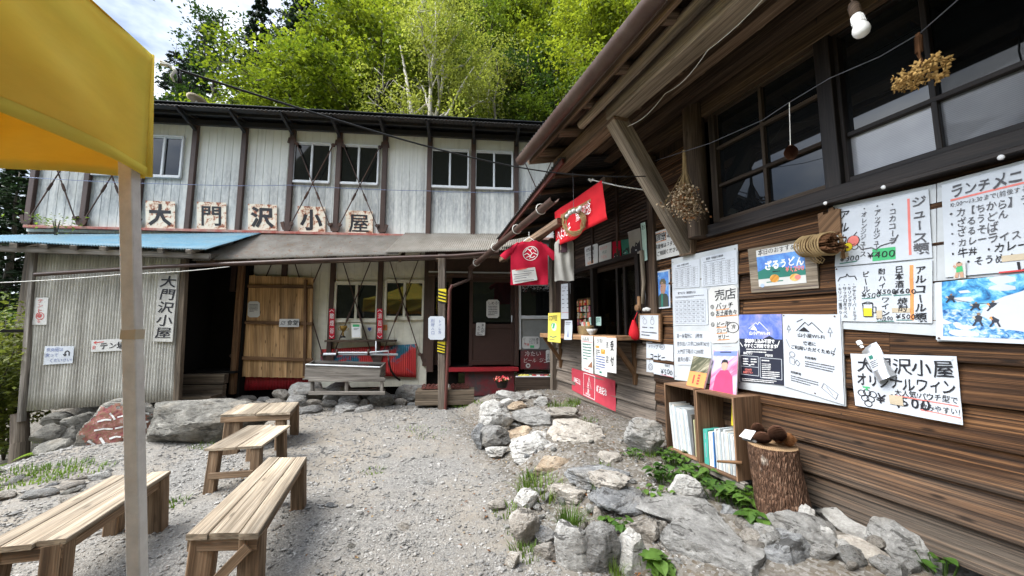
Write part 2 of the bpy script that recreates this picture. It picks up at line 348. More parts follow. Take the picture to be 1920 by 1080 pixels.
def leaf(name, a, b, trans, tf=.45, rough=.5):
    t = NT(name); t.p(rough, .25)
    oi = t.n('ShaderNodeObjectInfo'); n1 = t.noise(t.coord('Object'), 1.1, 3); n2 = t.noise(t.coord('Object'), 9, 2)
    f = t.math('ADD', t.math('MULTIPLY', n1, .6), t.math('MULTIPLY', n2, .55)); f = t.math('ADD', f, t.math('MULTIPLY', t.math('SUBTRACT', (oi, 'Random'), .5), .25))
    c = t.ramp(f, 0, [(.38, a), (.75, b)]); t.base(c)
    tl = t.n('ShaderNodeBsdfTranslucent'); m = t.mix(1, c, trans, 'MULTIPLY'); t.l(m, 2, tl, 0)
    ms = t.n('ShaderNodeMixShader'); ms.inputs[0].default_value = tf; t.l(t.b, 0, ms, 1); t.l(tl, 0, ms, 2); t.l(ms, 0, t.o, 0); return t.m
M['leaf_maple'] = leaf('maple_leaf', (.060, .098, .011), (.23, .275, .034), (1.9, 1.8, .9))
M['leaf_green'] = leaf('green_leaf', (.038, .070, .013), (.13, .18, .03), (1.7, 1.7, .8))
M['leaf_birch'] = leaf('birch_leaf', (.11, .14, .030), (.30, .33, .085), (1.5, 1.5, .8))
M['leaf_dark'] = leaf('dark_leaf', (.015, .032, .010), (.05, .085, .022), (1.4, 1.6, .8), .3)
M['needle'] = leaf('conifer_needle', (.012, .024, .014), (.036, .060, .030), (1.2, 1.4, .9), .15)
M['herb'] = leaf('herb_leaf', (.035, .085, .013), (.105, .185, .032), (1.5, 1.6, .8), .3)
M['fern'] = leaf('fern_leaf', (.07, .14, .015), (.20, .30, .03), (1.5, 1.6, .8), .35)
M['grass'] = leaf('grass_blade', (.06, .11, .02), (.17, .25, .045), (1.4, 1.5, .8), .3)
M['shrub'] = leaf('shrub_leaf', (.06, .10, .018), (.24, .26, .06), (1.5, 1.5, .8), .35)
def bark(name, a, b, sc=(14, 14, 3), bump=.6):
    t = NT(name); t.p(.85, .15); n = t.noise(t.coord('Object', sc), 1, 6, .7, .4); t.base(t.ramp(n, 0, [(.35, a), (.65, b)])); t.bump(n, 0, bump, .02); return t.m
M['bark'] = bark('grey_bark', (.04, .034, .028), (.14, .125, .105)); M['bark_birch'] = bark('white_birch_bark', (.30, .27, .22), (.66, .62, .54), (6, 6, 14), .2)
def log_bark():
    t = NT('rough_log_bark'); t.p(.9, .15); v = t.vor(t.coord('Object', (60, 60, 15)), 1, 'DISTANCE_TO_EDGE'); n = t.noise(t.coord('Object', (40, 40, 14)), 1, 5, .7); w = t.noise(t.coord('Object', (5, 5, 4)), 1, 3)
    c = t.ramp(n, 0, [(.3, (.045, .024, .015)), (.55, (.125, .068, .042)), (.75, (.27, .18, .125))]); c = t.mix((t.ramp(v, 0, [(.0, .8), (.10, 0)]), 0), c, (.03, .017, .011)); c = t.mix((t.ramp(w, 0, [(.62, 0), (.7, .8)]), 0), c, (.42, .38, .32))
    t.base(c); b = t.bump(v, 0, 1.0, .03); t.bump(n, 0, .5, .01, b); return t.m
M['log'] = log_bark()
def log_end():
    t = NT('log_end_grain'); t.p(.8, .2); w = t.n('ShaderNodeTexWave', wave_type='RINGS', rings_direction='Z', i_Scale=28, i_Distortion=2.5, i_Detail=2); t.l(t.coord('Object'), 0, w, 0)
    t.base(t.ramp(w, 0, [(.2, (.22, .13, .07)), (.8, (.40, .27, .15))])); return t.m
M['log_end'] = log_end()
def rock_mat(name, a, b, c, veins=.5):
    t = NT(name); t.p(.85, .2); oi = t.n('ShaderNodeObjectInfo'); co = t.n('ShaderNodeTexCoord'); ad = t.n('ShaderNodeVectorMath', operation='ADD'); sc = t.n('ShaderNodeVectorMath', operation='SCALE'); sc.inputs[3].default_value = 30
    cmb = t.n('ShaderNodeCombineXYZ'); [t.l(oi, 'Random', cmb, i) for i in range(3)]; t.l(cmb, 0, sc, 0); t.l(co, 'Object', ad, 0); t.l(sc, 0, ad, 1)
    n1 = t.noise(ad, 8, 9, .72); n2 = t.noise(ad, 46, 6, .75); n3 = t.noise(ad, 3.2, 4); mpv = t.n('ShaderNodeMapping'); mpv.inputs['Scale'].default_value = (2, 2, 7); mpv.inputs['Rotation'].default_value = (.7, .5, .2); t.l(ad, 0, mpv, 0)
    n4 = t.noise(mpv, 3.4, 7, .66, .6)
    k = t.ramp(n1, 0, [(.32, a), (.52, b), (.7, c)]); k = t.mix(.7, k, t.ramp(n2, 0, [(.3, .62), (.65, 1.15)]), 'MULTIPLY')
    k = t.mix((t.math('MULTIPLY', t.ramp(n4, 0, [(.485, 0), (.50, 1), (.515, 0)]), veins), 0), k, (.5, .49, .46)); k = t.mix((t.ramp(n4, 0, [(.40, .75), (.425, 0)]), 0), k, (.045, .042, .038)); k = t.mix((t.ramp(n3, 0, [(.55, 0), (.72, .45)]), 0), k, (.22, .18, .13))
    br = t.math('ADD', t.math('MULTIPLY', (oi, 'Random'), .45), .78); k = t.mix(1, k, br, 'MULTIPLY'); t.base(k)
    b1 = t.bump(n1, 0, .9, .05); b2 = t.bump(n4, 0, .8, .04, b1); t.bump(n2, 0, .7, .014, b2); return t.m
M['rock_grey'] = rock_mat('grey_rock', (.15, .145, .135), (.29, .282, .265), (.43, .42, .395))
M['rock_blue'] = rock_mat('slate_rock', (.125, .127, .128), (.24, .244, .246), (.365, .365, .36), .6)
M['rock_tan'] = rock_mat('tan_rock', (.20, .175, .145), (.36, .325, .28), (.48, .45, .40), .4)
M['rock_pale'] = rock_mat('pale_rock', (.27, .26, .24), (.46, .445, .415), (.62, .60, .57), .5)
M['rock_rust'] = rock_mat('rusty_rock', (.22, .16, .11), (.38, .29, .20), (.48, .41, .32), .2)
M['rock_moss'] = rock_mat('lichen_boulder', (.10, .095, .085), (.20, .19, .165), (.36, .34, .30), .2)
M['lichen_red'] = None
def ground_mat():
    t = NT('grey_gravel_ground'); t.p(.9, .15); po = t.coord('Pos')
    v1 = t.vor(po, 95); v2 = t.vor(po, 42); n = t.noise(po, .55, 5, .6); n2 = t.noise(po, 6, 6, .7); n3 = t.noise(po, 1.7, 4, .6)
    g = t.ramp(v1, 'Color', [(.1, (.13, .124, .113)), (.5, (.215, .204, .185)), (.9, (.335, .317, .287))]); g2 = t.ramp(v2, 'Color', [(.1, (.115, .112, .108)), (.9, (.265, .254, .236))]); k = t.mix(.4, g, g2)
    k = t.mix((t.ramp(v1, 'Distance', [(.4, 0), (.85, .6)]), 0), k, (.085, .08, .072))
    dirt = t.ramp(n2, 0, [(.3, (.17, .146, .115)), (.7, (.29, .256, .21))]); at = t.n('ShaderNodeAttribute', attribute_name='terrace'); f = t.math('MULTIPLY', t.ramp(n, 0, [(.42, 0), (.56, .85)]), t.ramp(n3, 0, [(.38, .25), (.6, 1)])); k = t.mix((f, 0), k, dirt)
    soil = t.mix((t.ramp(v2, 'Color', [(.15, 0), (.9, .75)]), 0), t.ramp(n2, 0, [(.3, (.045, .034, .022)), (.7, (.13, .105, .075))]), g2); k = t.mix((t.math('MULTIPLY', (at, 'Fac'), t.ramp(n3, 0, [(.3, .6), (.55, 1)])), 0), k, soil)
    t.base(k); b = t.bump(v1, 'Distance', .55, .008); b.invert = True; t.bump(n2, 0, .3, .015, b); return t.m
M['ground'] = ground_mat()
def soil_mat():
    t = NT('forest_soil'); t.p(.95, .1); po = t.coord('Pos'); n = t.noise(po, 1.5, 6, .7); t.base(t.ramp(n, 0, [(.35, (.02, .024, .012)), (.65, (.055, .06, .025))])); return t.m
M['soil'] = soil_mat()
def gravel_mat():
    t = NT('gravel_stones'); t.p(.9, .15); po = t.coord('Pos'); v = t.vor(po, 22); t.base(t.ramp(v, 'Color', [(.05, (.11, .108, .103)), (.5, (.205, .197, .184)), (.95, (.39, .375, .35))])); n = t.noise(po, 90, 4); t.bump(n, 0, .3, .005); return t.m
M['gravel'] = gravel_mat()
def sign_rust():
    t = NT('rusty_white_plate'); t.p(.6, .3); n = t.noise(t.coord('Object', (1, 1, 1)), 11, 6, .7); n2 = t.noise(t.coord('Object', (1, 1, .5)), 3.3, 4, .6); f = t.math('ADD', t.math('MULTIPLY', n, .6), t.math('MULTIPLY', n2, .45))
    c = t.ramp(f, 0, [(.50, (.70, .64, .53)), (.545, (.60, .42, .30)), (.57, (.26, .075, .035)), (.7, (.14, .045, .03))]); t.base(c); return t.m
M['sign_rust'] = sign_rust()
def lichen():
    t = NT('red_painted_rock'); t.p(.85, .15); n = t.noise(t.coord('Object'), 16, 6, .7); t.base(t.ramp(n, 0, [(.34, (.11, .035, .035)), (.44, (.23, .075, .075)), (.50, (.16, .11, .06)), (.56, (.27, .10, .095)), (.66, (.29, .25, .20))])); t.bump(n, 0, .6, .02); return t.m
M['lichen_red'] = lichen()
def mottle(name, stops, scale=6, vec='UV', sx=(1, 1, 1), detail=5, rough=.45):
    t = NT(name); t.p(rough, .35); n = t.noise(t.coord(vec, sx), scale, detail, .65, .6); t.base(t.ramp(n, 0, stops)); return t.m
M['pic_glacier'] = mottle('climbing_picture', [(.34, (.02, .07, .20)), (.46, (.05, .28, .55)), (.55, (.20, .50, .72)), (.66, (.62, .72, .78))], 5)
M['pic_snow'] = mottle('snow_picture', [(.36, (.02, .08, .25)), (.48, (.10, .30, .55)), (.6, (.45, .55, .65)), (.7, (.62, .68, .72))], 14)
M['pic_sky'] = mottle('sky_picture', [(.3, (.05, .12, .45)), (.55, (.12, .30, .62)), (.72, (.45, .60, .72))], 3)
M['pic_violet'] = mottle('dusk_picture', [(.3, (.05, .10, .42)), (.5, (.16, .22, .55)), (.7, (.42, .35, .62))], 3)
M['pic_food'] = mottle('food_picture', [(.35, (.30, .10, .02)), (.5, (.58, .27, .04)), (.65, (.72, .50, .18))], 20)
M['pic_wood'] = mottle('cover_photo', [(.3, (.02, .03, .015)), (.5, (.10, .10, .06)), (.65, (.40, .36, .26))], 16)
M['pic_pink'] = mottle('pink_cover', [(.3, (.30, .36, .60)), (.45, (.65, .45, .60)), (.6, (.65, .10, .22)), (.75, (.75, .65, .68))], 5)
M['stripe_ink'] = M['ink']
# ------------------------------------------------------------------ ground, hillside
def build_ground():
    b = MB()
    xs = list(np.linspace(-12, -6, 25)[:-1]) + list(np.linspace(-6, 4.5, 150)) ; ys = list(np.linspace(-3, .8, 12)[:-1]) + list(np.linspace(.8, 9, 130))
    n = len(xs); 
    for y in ys:
        for x in xs:
            z = ground(x, y)
            z += (.010 * N3(x * 9, y * 9, 2) + .006 * N3(x * 21, y * 21, 7)); b.v.append((x, y, z))
    for j in range(len(ys) - 1):
        for i in range(n - 1): b.face((j * n + i, j * n + i + 1, (j + 1) * n + i + 1, (j + 1) * n + i), 0)
    o = tag(b.build('gravel_yard', M['ground'], smooth=True), kind='structure'); at = o.data.attributes.new('terrace', 'FLOAT', 'POINT')
    def tf(x, y): q = V((x, y, 0)) - LF; e = q.dot(LN); s_ = q.dot(LD); return smooth(2.25, 1.75, e + .25 * N3(x * 2, y * 2)) * smooth(6.6, 5.8, s_) if y < 8 else 0
    at.data.foreach_set('value', [max(tf(p[0], p[1]), .8 * smooth(-5.2, -6.2, p[0] + .4 * N3(p[0], p[1])) , .75 * smooth(6.4, 6.9, p[1] + .25 * N3(p[0] * 2, p[1] * 2)) * smooth(-1.0, -2.2, p[0])) for p in b.v])
    b = MB()
    def hill(u, w):
        x = -60 + 110 * u; y = -40 + 140 * w
        z = max(0, y - 11.5) * .85 * smooth(-46, -12, x) + .35 * N3(x * .15, y * .15) * smooth(9, 13, y) - .55 - .45 * smooth(-4, -10, x) - .25 * smooth(8, 4, y)
        if y < -8: z += (-8 - y) * 1.0 * smooth(-34, -16, x)  # unseen rise behind the camera, added so the window panes reflect dark
        return (x, y, z - .25 * (1 if -12 < x < 5 and -3 < y < 9 else 0))
    b.grid(hill, 110, 140)
    tag(b.build('hillside', M['soil'], smooth=True), kind='structure')
build_ground()
# ------------------------------------------------------------------ two-storey hut
TC = [.09 - .918 * k for k in range(-2, 11)]           # column positions, right to left
def corr_sheet(b, P00, P10, P11, P01, waves, amp, nv=4, m=0, sag=0, per=6, uv=(1, 1)):
    "corrugated sheet: waves run across the edge P00-P10, ridges along P00-P01"
    P00, P10, P11, P01 = map(V, (P00, P10, P11, P01)); nn = (P10 - P00).cross(P01 - P00).normalized()
    def fn(u, w):
        p = (P00 * (1 - u) + P10 * u) * (1 - w) + (P01 * (1 - u) + P11 * u) * w
        return p + nn * (amp * math.sin(2 * PI * waves * u) + sag * N3(u * 3, w * 2, amp * 100))
    b.grid(fn, waves * per, nv, m, uv)
def window(root, t0, t1, z0, z1, d, mat, inner='aluminium_dark', fw=.035, pane=None):
    f = MB(); up = HN
    c = lambda t, z, dd=d: HB(t, dd, z)
    f.beam(c(t0, z0), c(t1, z0), .06, fw * 1.2); f.beam(c(t0, z1), c(t1, z1), .05, fw)
    for t in (t0, t1): f.beam(c(t, z0), c(t, z1), fw, .05, up)
    tm = (t0 + t1) / 2
    f.beam(c(tm, z0, d + .004), c(tm, z1, d + .004), fw * 1.1, .04, up)
    for a, e in ((t0 + fw / 2, tm), (tm, t1 - fw / 2)):
        for z in (z0 + fw * .9, z1 - fw * .8): f.beam(c(a, z, d - .006), c(e, z, d - .006), .025, fw * .6)
    w = f.build('window', mat, root)
    for a, e in ((t0 + fw / 2, tm - fw / 2), (tm + fw / 2, t1 - fw / 2)):
        g = MB(); g.box(c((a + e) / 2, (z0 + z1) / 2, d - .018), e - a, .006, z1 - z0 - .01, HT, 0, 0); g.build('pane', M['glass'], w)
    return w
def build_hut():
    R = thing('mountain_hut', 'long two storey white hut with brown steel columns and grimy metal siding across the yard', 'hut', HB(-3.5, 0, .2))
    # upper siding with vertical grooves
    def grooves(t0, t1, z0, z1, d, nm, mat, pitch=.152, dep=.007):
        b = MB(); ts = []; t = t0
        while t < t1:
            ts += [(t, 0), (min(t + pitch - .014, t1), 0), (min(t + pitch - .007, t1), -dep)]; t += pitch
        ts.append((t1, 0)); nz_ = 6
        for (a, da), (c, dc) in zip(ts, ts[1:]):
            if c - a < 1e-4: continue
            for k in range(nz_):
                za, zb = z0 + (z1 - z0) * k / nz_, z0 + (z1 - z0) * (k + 1) / nz_
                b.poly([HB(a, d + da, za), HB(c, d + dc, za), HB(c, d + dc, zb), HB(a, d + da, zb)], 0)
        # solid back so the wall has thickness
        b.box(HB((t0 + t1) / 2, d - .09, (z0 + z1) / 2), t1 - t0, .15, z1 - z0, HT, 0, 0)
        return b.build(nm, mat, R)
    tL, tR = TC[-1] - .05, TC[0] + .05
    grooves(tL, tR, 3.3, 5.62, 0, 'upper_wall', M['siding'])
    grooves(-5.32, -1.72, .35, 3.3, .0, 'lower_wall', M['cream'], .165)
    b = MB(); b.box(HB((tL - 6.1) / 2, -.08, 1.75), tL + 6.1 if tL > -6.1 else -6.1 - tL, .1, 3.1, HT, 0, 0); b.build('side_wall', M['siding_kiosk'], R)
    # body of the building behind the facade
    b = MB()
    for t in (tL + .02, tR - .02): b.box(HB(t, -1.7, 2.9), .06, 3.0, 5.4, HT, 0, 0)
    b.box(HB((tL + tR) / 2, -3.25, 2.9), tR - tL, .1, 5.4, HT, 0, 0)
    b.build('rear_wall', M['siding'], R)
    for k, t in enumerate(TC):
        b = MB(k); b.beam(HB(t, .035, 3.36), HB(t, .035, 5.66), .10, .07, HN, 0, .008); b.build('column', M['steel_brown'], R)
    for k in (2, 3, 4, 5, 6):
        t = TC[k + 2]; b = MB(k); b.beam(HB(t, .035, .75 if k < 5 else 2.2), HB(t, .035, 3.28), .095, .07, HN, 0, .008); b.build('column', M['steel_brown'], R)
    b = MB(); b.beam(HB(tL, .07, 5.57), HB(tR, .07, 5.57), .06, .11); b.beam(HB(tL, .3, 5.63), HB(tR, .3, 5.63), .05, .06)
    b.build('eave_beam', M['steel_dark'], R)
    for t in TC:
        b = MB(); b.beam(HB(t, .05, 5.42), HB(t, .56, 5.60), .05, .06); b.beam(HB(t, .06, 5.66), HB(t, .58, 5.60), .05, .05); b.build('eave_bracket', M['steel_dark'], R)
    # roof: front slope and back slope, corrugated, seen from below
    b = MB(); zf = 5.60
    corr_sheet(b, HB(tL - .3, .6, zf), HB(tR + .3, .6, zf), HB(tR + .3, -1.7, zf + .62), HB(tL - .3, -1.7, zf + .62), 150, .010, 2, 0, 0, 4)
    corr_sheet(b, HB(tR + .3, -4.0, zf), HB(tL - .3, -4.0, zf), HB(tL - .3, -1.7, zf + .62), HB(tR + .3, -1.7, zf + .62), 150, .010, 2, 0, 0, 4)
    b.build('roof', M['roof_dark'], R, True, .012)
    b = MB(); b.box(HB((tL + tR) / 2, .30, 5.705), tR - tL + .5, .5, .012, HT, 0, 0); b.build('soffit', M['eave_blue'], R)
    b = MB(); b.beam(HB(-9.1, .05, 3.375), HB(tR, .05, 3.375), .09, .05); b.build('flashing', M['flash_red'], R)
    # windows
    for u0, u1 in ((272, 345), (550, 622), (635, 712), (808, 880), (890, 962)):
        window(R, ht(BK(u0, 300)) + .02, ht(BK(u1, 300)) - .02, 4.44, 5.27, .03, M['alu'])
    window(R, ht(BK(165, 300)) + .02, ht(BK(246, 300)) - .02, 4.44, 5.27, .03, M['alu'])
    z0, z1 = BK(665, 602).z, BK(665, 530).z
    window(R, ht(BK(630, 560)), ht(BK(708, 560)), z0, z1, .03, M['cream'], fw=.045)
    window(R, ht(BK(719, 560)) + .05, ht(BK(794, 560)), z0 + .05, z1 + .05, .03, M['cream'], fw=.045)
    # cross braces with turnbuckles and gusset plates
    def brace(ta, tb, zt, zb, d=.085):
        for i, (a, c) in enumerate(((ta, tb), (tb, ta))):
            dd = d + .014 * i; p, q = HB(a, dd, zt), HB(c, dd, zb); b = MB(); b.tube([p, q], .011, 6)
            m0, m1 = p.lerp(q, .60), p.lerp(q, .70); b.tube([m0, m0.lerp(m1, .15), m0.lerp(m1, .85), m1], [.012, .022, .022, .012], 6)
            for e in (p, q): b.tube([e - HN * .03, e + HN * .012], .035, 8)
            b.build('brace_rod', M['rust'], R)
    def gusset(t, z, up=1, d=.075):
        b = MB(); x = .125 if up > 0 else .09; h = .12 * up if up > 0 else -.09
        pts = [HB(t - x, d, z + h), HB(t - x * .45, d, z + h * 1.2), HB(t - .04, d, z + h * .3), HB(t + .04, d, z + h * .3), HB(t + x * .45, d, z + h * 1.2), HB(t + x, d, z + h), HB(t + .07, d, z - h * .25), HB(t - .07, d, z - h * .25)]
        n = len(pts); b.poly(pts if up < 0 else pts); b.poly([p - HN * .02 for p in pts][::-1])
        for i in range(n): j = (i + 1) % n; b.poly([pts[i], pts[j], pts[j] - HN * .02, pts[i] - HN * .02])
        b.build('gusset_plate', M['rust'], R)
    for i, j in ((5, 4), (4, 3), (10, 9), (9, 8), (0, -1)):
        brace(TC[i + 2] + .1, TC[j + 2] - .1, 5.22, 3.56)
    for k in (5, 4, 3, 10, 9, 8, 0): gusset(TC[k + 2], 3.46)
    for k in (5, 4, 3): gusset(TC[k + 2], 5.33, -1)
    for i, j in ((6, 5), (5, 4), (4, 3), (3, 2)): brace(TC[i + 2] + .1, TC[j + 2] - .1, 3.08, .98)
    for k in (4, 3, 2): gusset(TC[k + 2] + (.0 if k > 2 else .02), .86)
    # red tin skirting and base
    b = MB(); p = lambda u, v: BK(u, v, .05)
    corr_sheet(b, p(601, 655), p(780, 645), p(780, 708), p(601, 700), 44, .007, 6, 0)
    o = b.build('tin_skirt', M['red_skirt'], R, True, .004)
    b = MB(); corr_sheet(b, BK(435, 697, .03), BK(582, 697, .03), BK(582, 728, .03), BK(435, 733, .03), 26, .008, 2); b.build('base_sheet', M['red_tin'], R, True, .004)
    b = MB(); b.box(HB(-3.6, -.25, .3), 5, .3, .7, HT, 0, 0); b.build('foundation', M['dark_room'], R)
    # entrance: dark opening, frame, sliding doors
    tl, tr = ht(BK(803, 600)), ht(BK(968, 600)); zt = BK(880, 521).z; zb = BK(880, 686).z
    b = MB(); b.beam(HB(tl + .06, .05, zb - .1), HB(tl + .06, .05, 3.2), .13, .1, HN); b.beam(HB(tr, .04, zb), HB(tr, .04, 3.2), .08, .1, HN)
    b.box(HB((tl + tr) / 2, .03, (zt + 3.3) / 2), tr - tl, .05, 3.3 - zt, HT); b.beam(HB(tl, .09, zt + .05), HB(tr, .09, zt + .05), .09, .06); b.build('door_frame', M['steel_brown'], R)
    b = MB(); b.beam(HB(tl, .10, zt + .10), HB(tr, .10, zt + .10), .03, .03); b.build('door_rail', M['alu'], R)
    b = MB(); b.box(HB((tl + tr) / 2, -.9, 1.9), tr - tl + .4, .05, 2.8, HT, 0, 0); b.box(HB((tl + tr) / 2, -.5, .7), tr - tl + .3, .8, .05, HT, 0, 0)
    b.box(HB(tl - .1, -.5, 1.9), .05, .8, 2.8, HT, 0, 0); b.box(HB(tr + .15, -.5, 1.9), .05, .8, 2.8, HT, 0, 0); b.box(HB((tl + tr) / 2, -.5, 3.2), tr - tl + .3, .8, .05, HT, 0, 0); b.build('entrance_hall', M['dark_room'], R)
    def sdoor(u0, u1, d, glassy):
        a, c = ht(BK(u0, 600)), ht(BK(u1, 600)); b = MB()
        for t in (a + .035, c - .035): b.beam(HB(t, d, zb), HB(t, d, zt), .07, .035, HN)
        for z in (zb + .06, zt - .04, zb + .80): b.beam(HB(a, d + .002, z), HB(c, d + .002, z), .035, .09)
        b.box(HB((a + c) / 2, d - .008, zb + .42), c - a - .1, .012, .72, HT, 0, 0)
        w = b.build('sliding_door', M['door_brown'], R)
        g = MB(); g.box(HB((a + c) / 2, d, (zb + .84 + zt) / 2), c - a - .13, .008, zt - zb - .92, HT, 0, 0); g.build('pane', M['clear'] if glassy else M['glass'], w)
        h = MB(); h.box(HB(c - .05, d + .03, zb + .95), .02, .02, .14, HT); h.build('handle', M['alu'], w)
    sdoor(880, 964, -.02, False); sdoor(806, 846, -.06, True)
    b = MB(); b.box(HB((tl + tr) / 2 + .2, .07, zb - .06), tr - tl - .35, .22, .07, HT); b.build('threshold', M['red_tin'], R)
    b = MB(); b.box(HB((tl + tr) / 2 + .35, .02, .42), tr - tl - .8, .1, .52, HT, 0, 0); b.build('threshold_board', M['teal_red'], R)
    # bay right of the entrance: grey panel, small window
    a, c = ht(BK(974, 600)), ht(BK(1050, 600)); z2, z3 = BK(1000, 595).z, BK(1000, 536).z; zq = BK(1000, 655).z
    b = MB(); b.box(HB(a + .6, .0, (zq + z2) / 2 - .01), 1.3, .05, z2 - zq, HT, 0, .002); b.box(HB(a + .6, -.02, 2.95), 1.3, .04, .9, HT, 0, .002); b.build('grey_panel', M['grey_panel'], R)
    b = MB(); b.beam(HB(a, .03, z2), HB(a + 1.3, .03, z2), .06, .07); b.beam(HB(a, .03, z3 + .02), HB(a + 1.3, .03, z3 + .02), .06, .06); b.beam(HB(a, .03, zq), HB(a, .03, 3.2), .05, .07, HN); b.beam(HB(a + .78, .03, zq), HB(a + .78, .03, 3.2), .09, .05, HN)
    w = b.build('window', M['alu'], R); g = MB(); g.box(HB(a + .6, -.01, (z2 + z3) / 2), 1.2, .008, z3 - z2, HT, 0, 0); g.build('pane', M['glass'], w)
    b = MB(); b.box(HB(a + .6, -.02, .35), 1.3, .06, .5, HT, 0, 0); b.build('plinth', M['dark_room'], R)
    # porch roof of brown corrugated tin, two overlapping sheets
    b = MB(); D = .98
    corr_sheet(b, BK(360, 488, D), BK(745, 477, D), BK(775, 440, .02), BK(490, 438, .02), 92, .009, 5, 0, .012)
    b.build('porch_roof', M['roof_tin'], R, True, .006)
    b = MB(); up = V((0, 0, .025)); corr_sheet(b, BK(722, 476, D) + up, BK(1000, 470, D) + up, BK(1000, 441, .02) + up, BK(760, 439, .02) + up, 66, .009, 5, 0, .01)
    b.build('porch_roof', M['roof_tin2'], R, True, .006)
    b = MB(); b.beam(BK(372, 495, .88), BK(985, 478, .88), .09, .09); b.build('porch_beam', M['beam_dark'], R)
    for i, u in enumerate((400, 470, 540, 610, 680, 750, 820, 890, 950)):
        b = MB(i); p = BK(u, 483, .95); t = ht(p); z = p.z - .06; b.beam(HB(t, .97, z), HB(t, .02, 3.26), .05, .06); b.build('porch_rafter', M['beam_dark'], R)
    b = MB(3); q = PY(829, 766, 6.62); g = PY(829, 480, 6.62); b.beam(q - V((0, 0, .1)), V((g.x, g.y, 2.83)), .125, .12, (0, 1, 0), 0, .01); pst = b.build('porch_post', M['post'], R)
    for v0, v1 in ((541, 566), (641, 662)):
        b = MB(); za, zb_ = PY(829, v1, 6.5).z, PY(829, v0, 6.5).z; x0 = (q.x * .5 + g.x * .5); yy = q.y - .064
        b.box((x0, q.y, (za + zb_) / 2), .133, .128, zb_ - za, (1, 0, 0), 0, 0)
        n = 4; h = zb_ - za
        for i in range(n):
            s0 = za + h * i / n; b.poly([(x0 - .067, yy - .003, s0), (x0 + .067, yy - .003, s0 - .055 + .02), (x0 + .067, yy - .003, s0 - .055 + .02 + h / n * .5), (x0 - .067, yy - .003, s0 + h / n * .5)], 1)
        b.build('warning_tape', [M['yellow'], M['black']], pst)
    # porch gutter
    b = MB(); pts = [BK(66, 515, 1.2), BK(300, 500, 1.2), BK(560, 489, 1.12), BK(850, 480, 1.05), BK(935, 473, 1.0)]; b.tube(pts, .032, 8); b.build('gutter', M['steel_brown'], R, 60)
    # doorway beside the shed: posts, step boards and dark passage
    b = MB(); pL, pR = BK(343, 600, .55), BK(441, 600, .28); tl2, tr2 = ht(pL), ht(pR)
    b.beam(HB(tr2 + .02, .22, .3), HB(tr2 + .02, .22, 2.9), .10, .1, HN); b.build('door_post', M['batten'], R)
    b = MB(); zt2 = .72
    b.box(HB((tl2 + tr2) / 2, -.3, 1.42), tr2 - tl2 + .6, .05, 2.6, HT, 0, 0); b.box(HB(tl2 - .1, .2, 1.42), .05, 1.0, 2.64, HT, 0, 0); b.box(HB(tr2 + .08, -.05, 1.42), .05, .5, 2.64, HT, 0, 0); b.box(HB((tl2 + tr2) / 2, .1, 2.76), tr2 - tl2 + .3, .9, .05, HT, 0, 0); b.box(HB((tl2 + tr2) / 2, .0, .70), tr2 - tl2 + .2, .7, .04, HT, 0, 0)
    b.build('passage', M['dark_room'], R)  # black lining paints the shade inside the passage
    b = MB(4); b.box(HB((tl2 + tr2) / 2, .40, .60), tr2 - tl2, .12, .17, HT); b.box(HB((tl2 + tr2) / 2, .43, .40), tr2 - tl2, .10, .2, HT); b.box(HB((tl2 + tr2) / 2 - .05, .62, .33), tr2 - tl2 + .1, .3, .05, HT); b.build('entry_step', M['step'], R)
    # open plank door standing flat against the wall
    b = MB(5); q = [BK(447, 516, .12), BK(588, 521, .12), BK(583, 709, .12), BK(446, 706, .12)]
    n = 9
    for i in range(n):
        a0, a1 = i / n, (i + 1) / n - .004
        top0, bot0 = q[0].lerp(q[1], (a0 + a1) / 2), q[3].lerp(q[2], (a0 + a1) / 2); wdt = (q[1] - q[0]).length / n * .985
        b.beam(bot0, top0 + V((0, 0, .015 * N3(i * 3.3))), wdt, .022, HN, 0, .003)
    dr = b.build('plank_door', M['plank'], R)
    for i, (v0, v1) in enumerate(((536, 538), (604, 607), (671, 675))):
        b = MB(i); b.beam(BK(446, v0, .145), BK(586, v1, .145), .05, .065); b.build('ledge', M['batten'], dr)
    b = MB(9); b.beam(BK(573, 525, .16), BK(571, 705, .16), .055, .04, HN); b.build('stile', M['batten'], dr)
    # shelf below the window
    b = MB(6); b.box(BK(678, 639, .14), 1.3, .22, .035, HT); b.build('wall_shelf', M['beam_dark'], R)
    # satellite dish mast on the roof
    return R
def red_skirt():
    t = NT('patchy_red_tin'); t.p(.5, .35); n = t.noise(t.coord('Pos', (1.6, 1.6, 2.2)), 1, 4, .6, .5); s = t.noise(t.coord('Pos', (9, 9, 1)), 1, 4)
    c = t.mix((t.ramp(n, 0, [(.52, 0), (.58, 1)]), 0), t.ramp(s, 0, [(.3, (.38, .02, .025)), (.7, (.50, .05, .04))]), (.02, .13, .19)); t.base(c); return t.m
M['red_skirt'] = red_skirt()
M['teal_red'] = grimy('faded_red_board', (.20, .02, .025), (.02, .07, .07), .9, .5, 0, (3, 3, 3))
M['door_brown'] = flat((.045, .022, .018), .4, .4); M['grey_panel'] = flat((.23, .235, .225), .5, .3); M['roof_tin2'] = grimy('light_brown_tin', (.27, .25, .215), (.15, .125, .10), .7, .6, 0, (3, 3, 3))
build_hut()
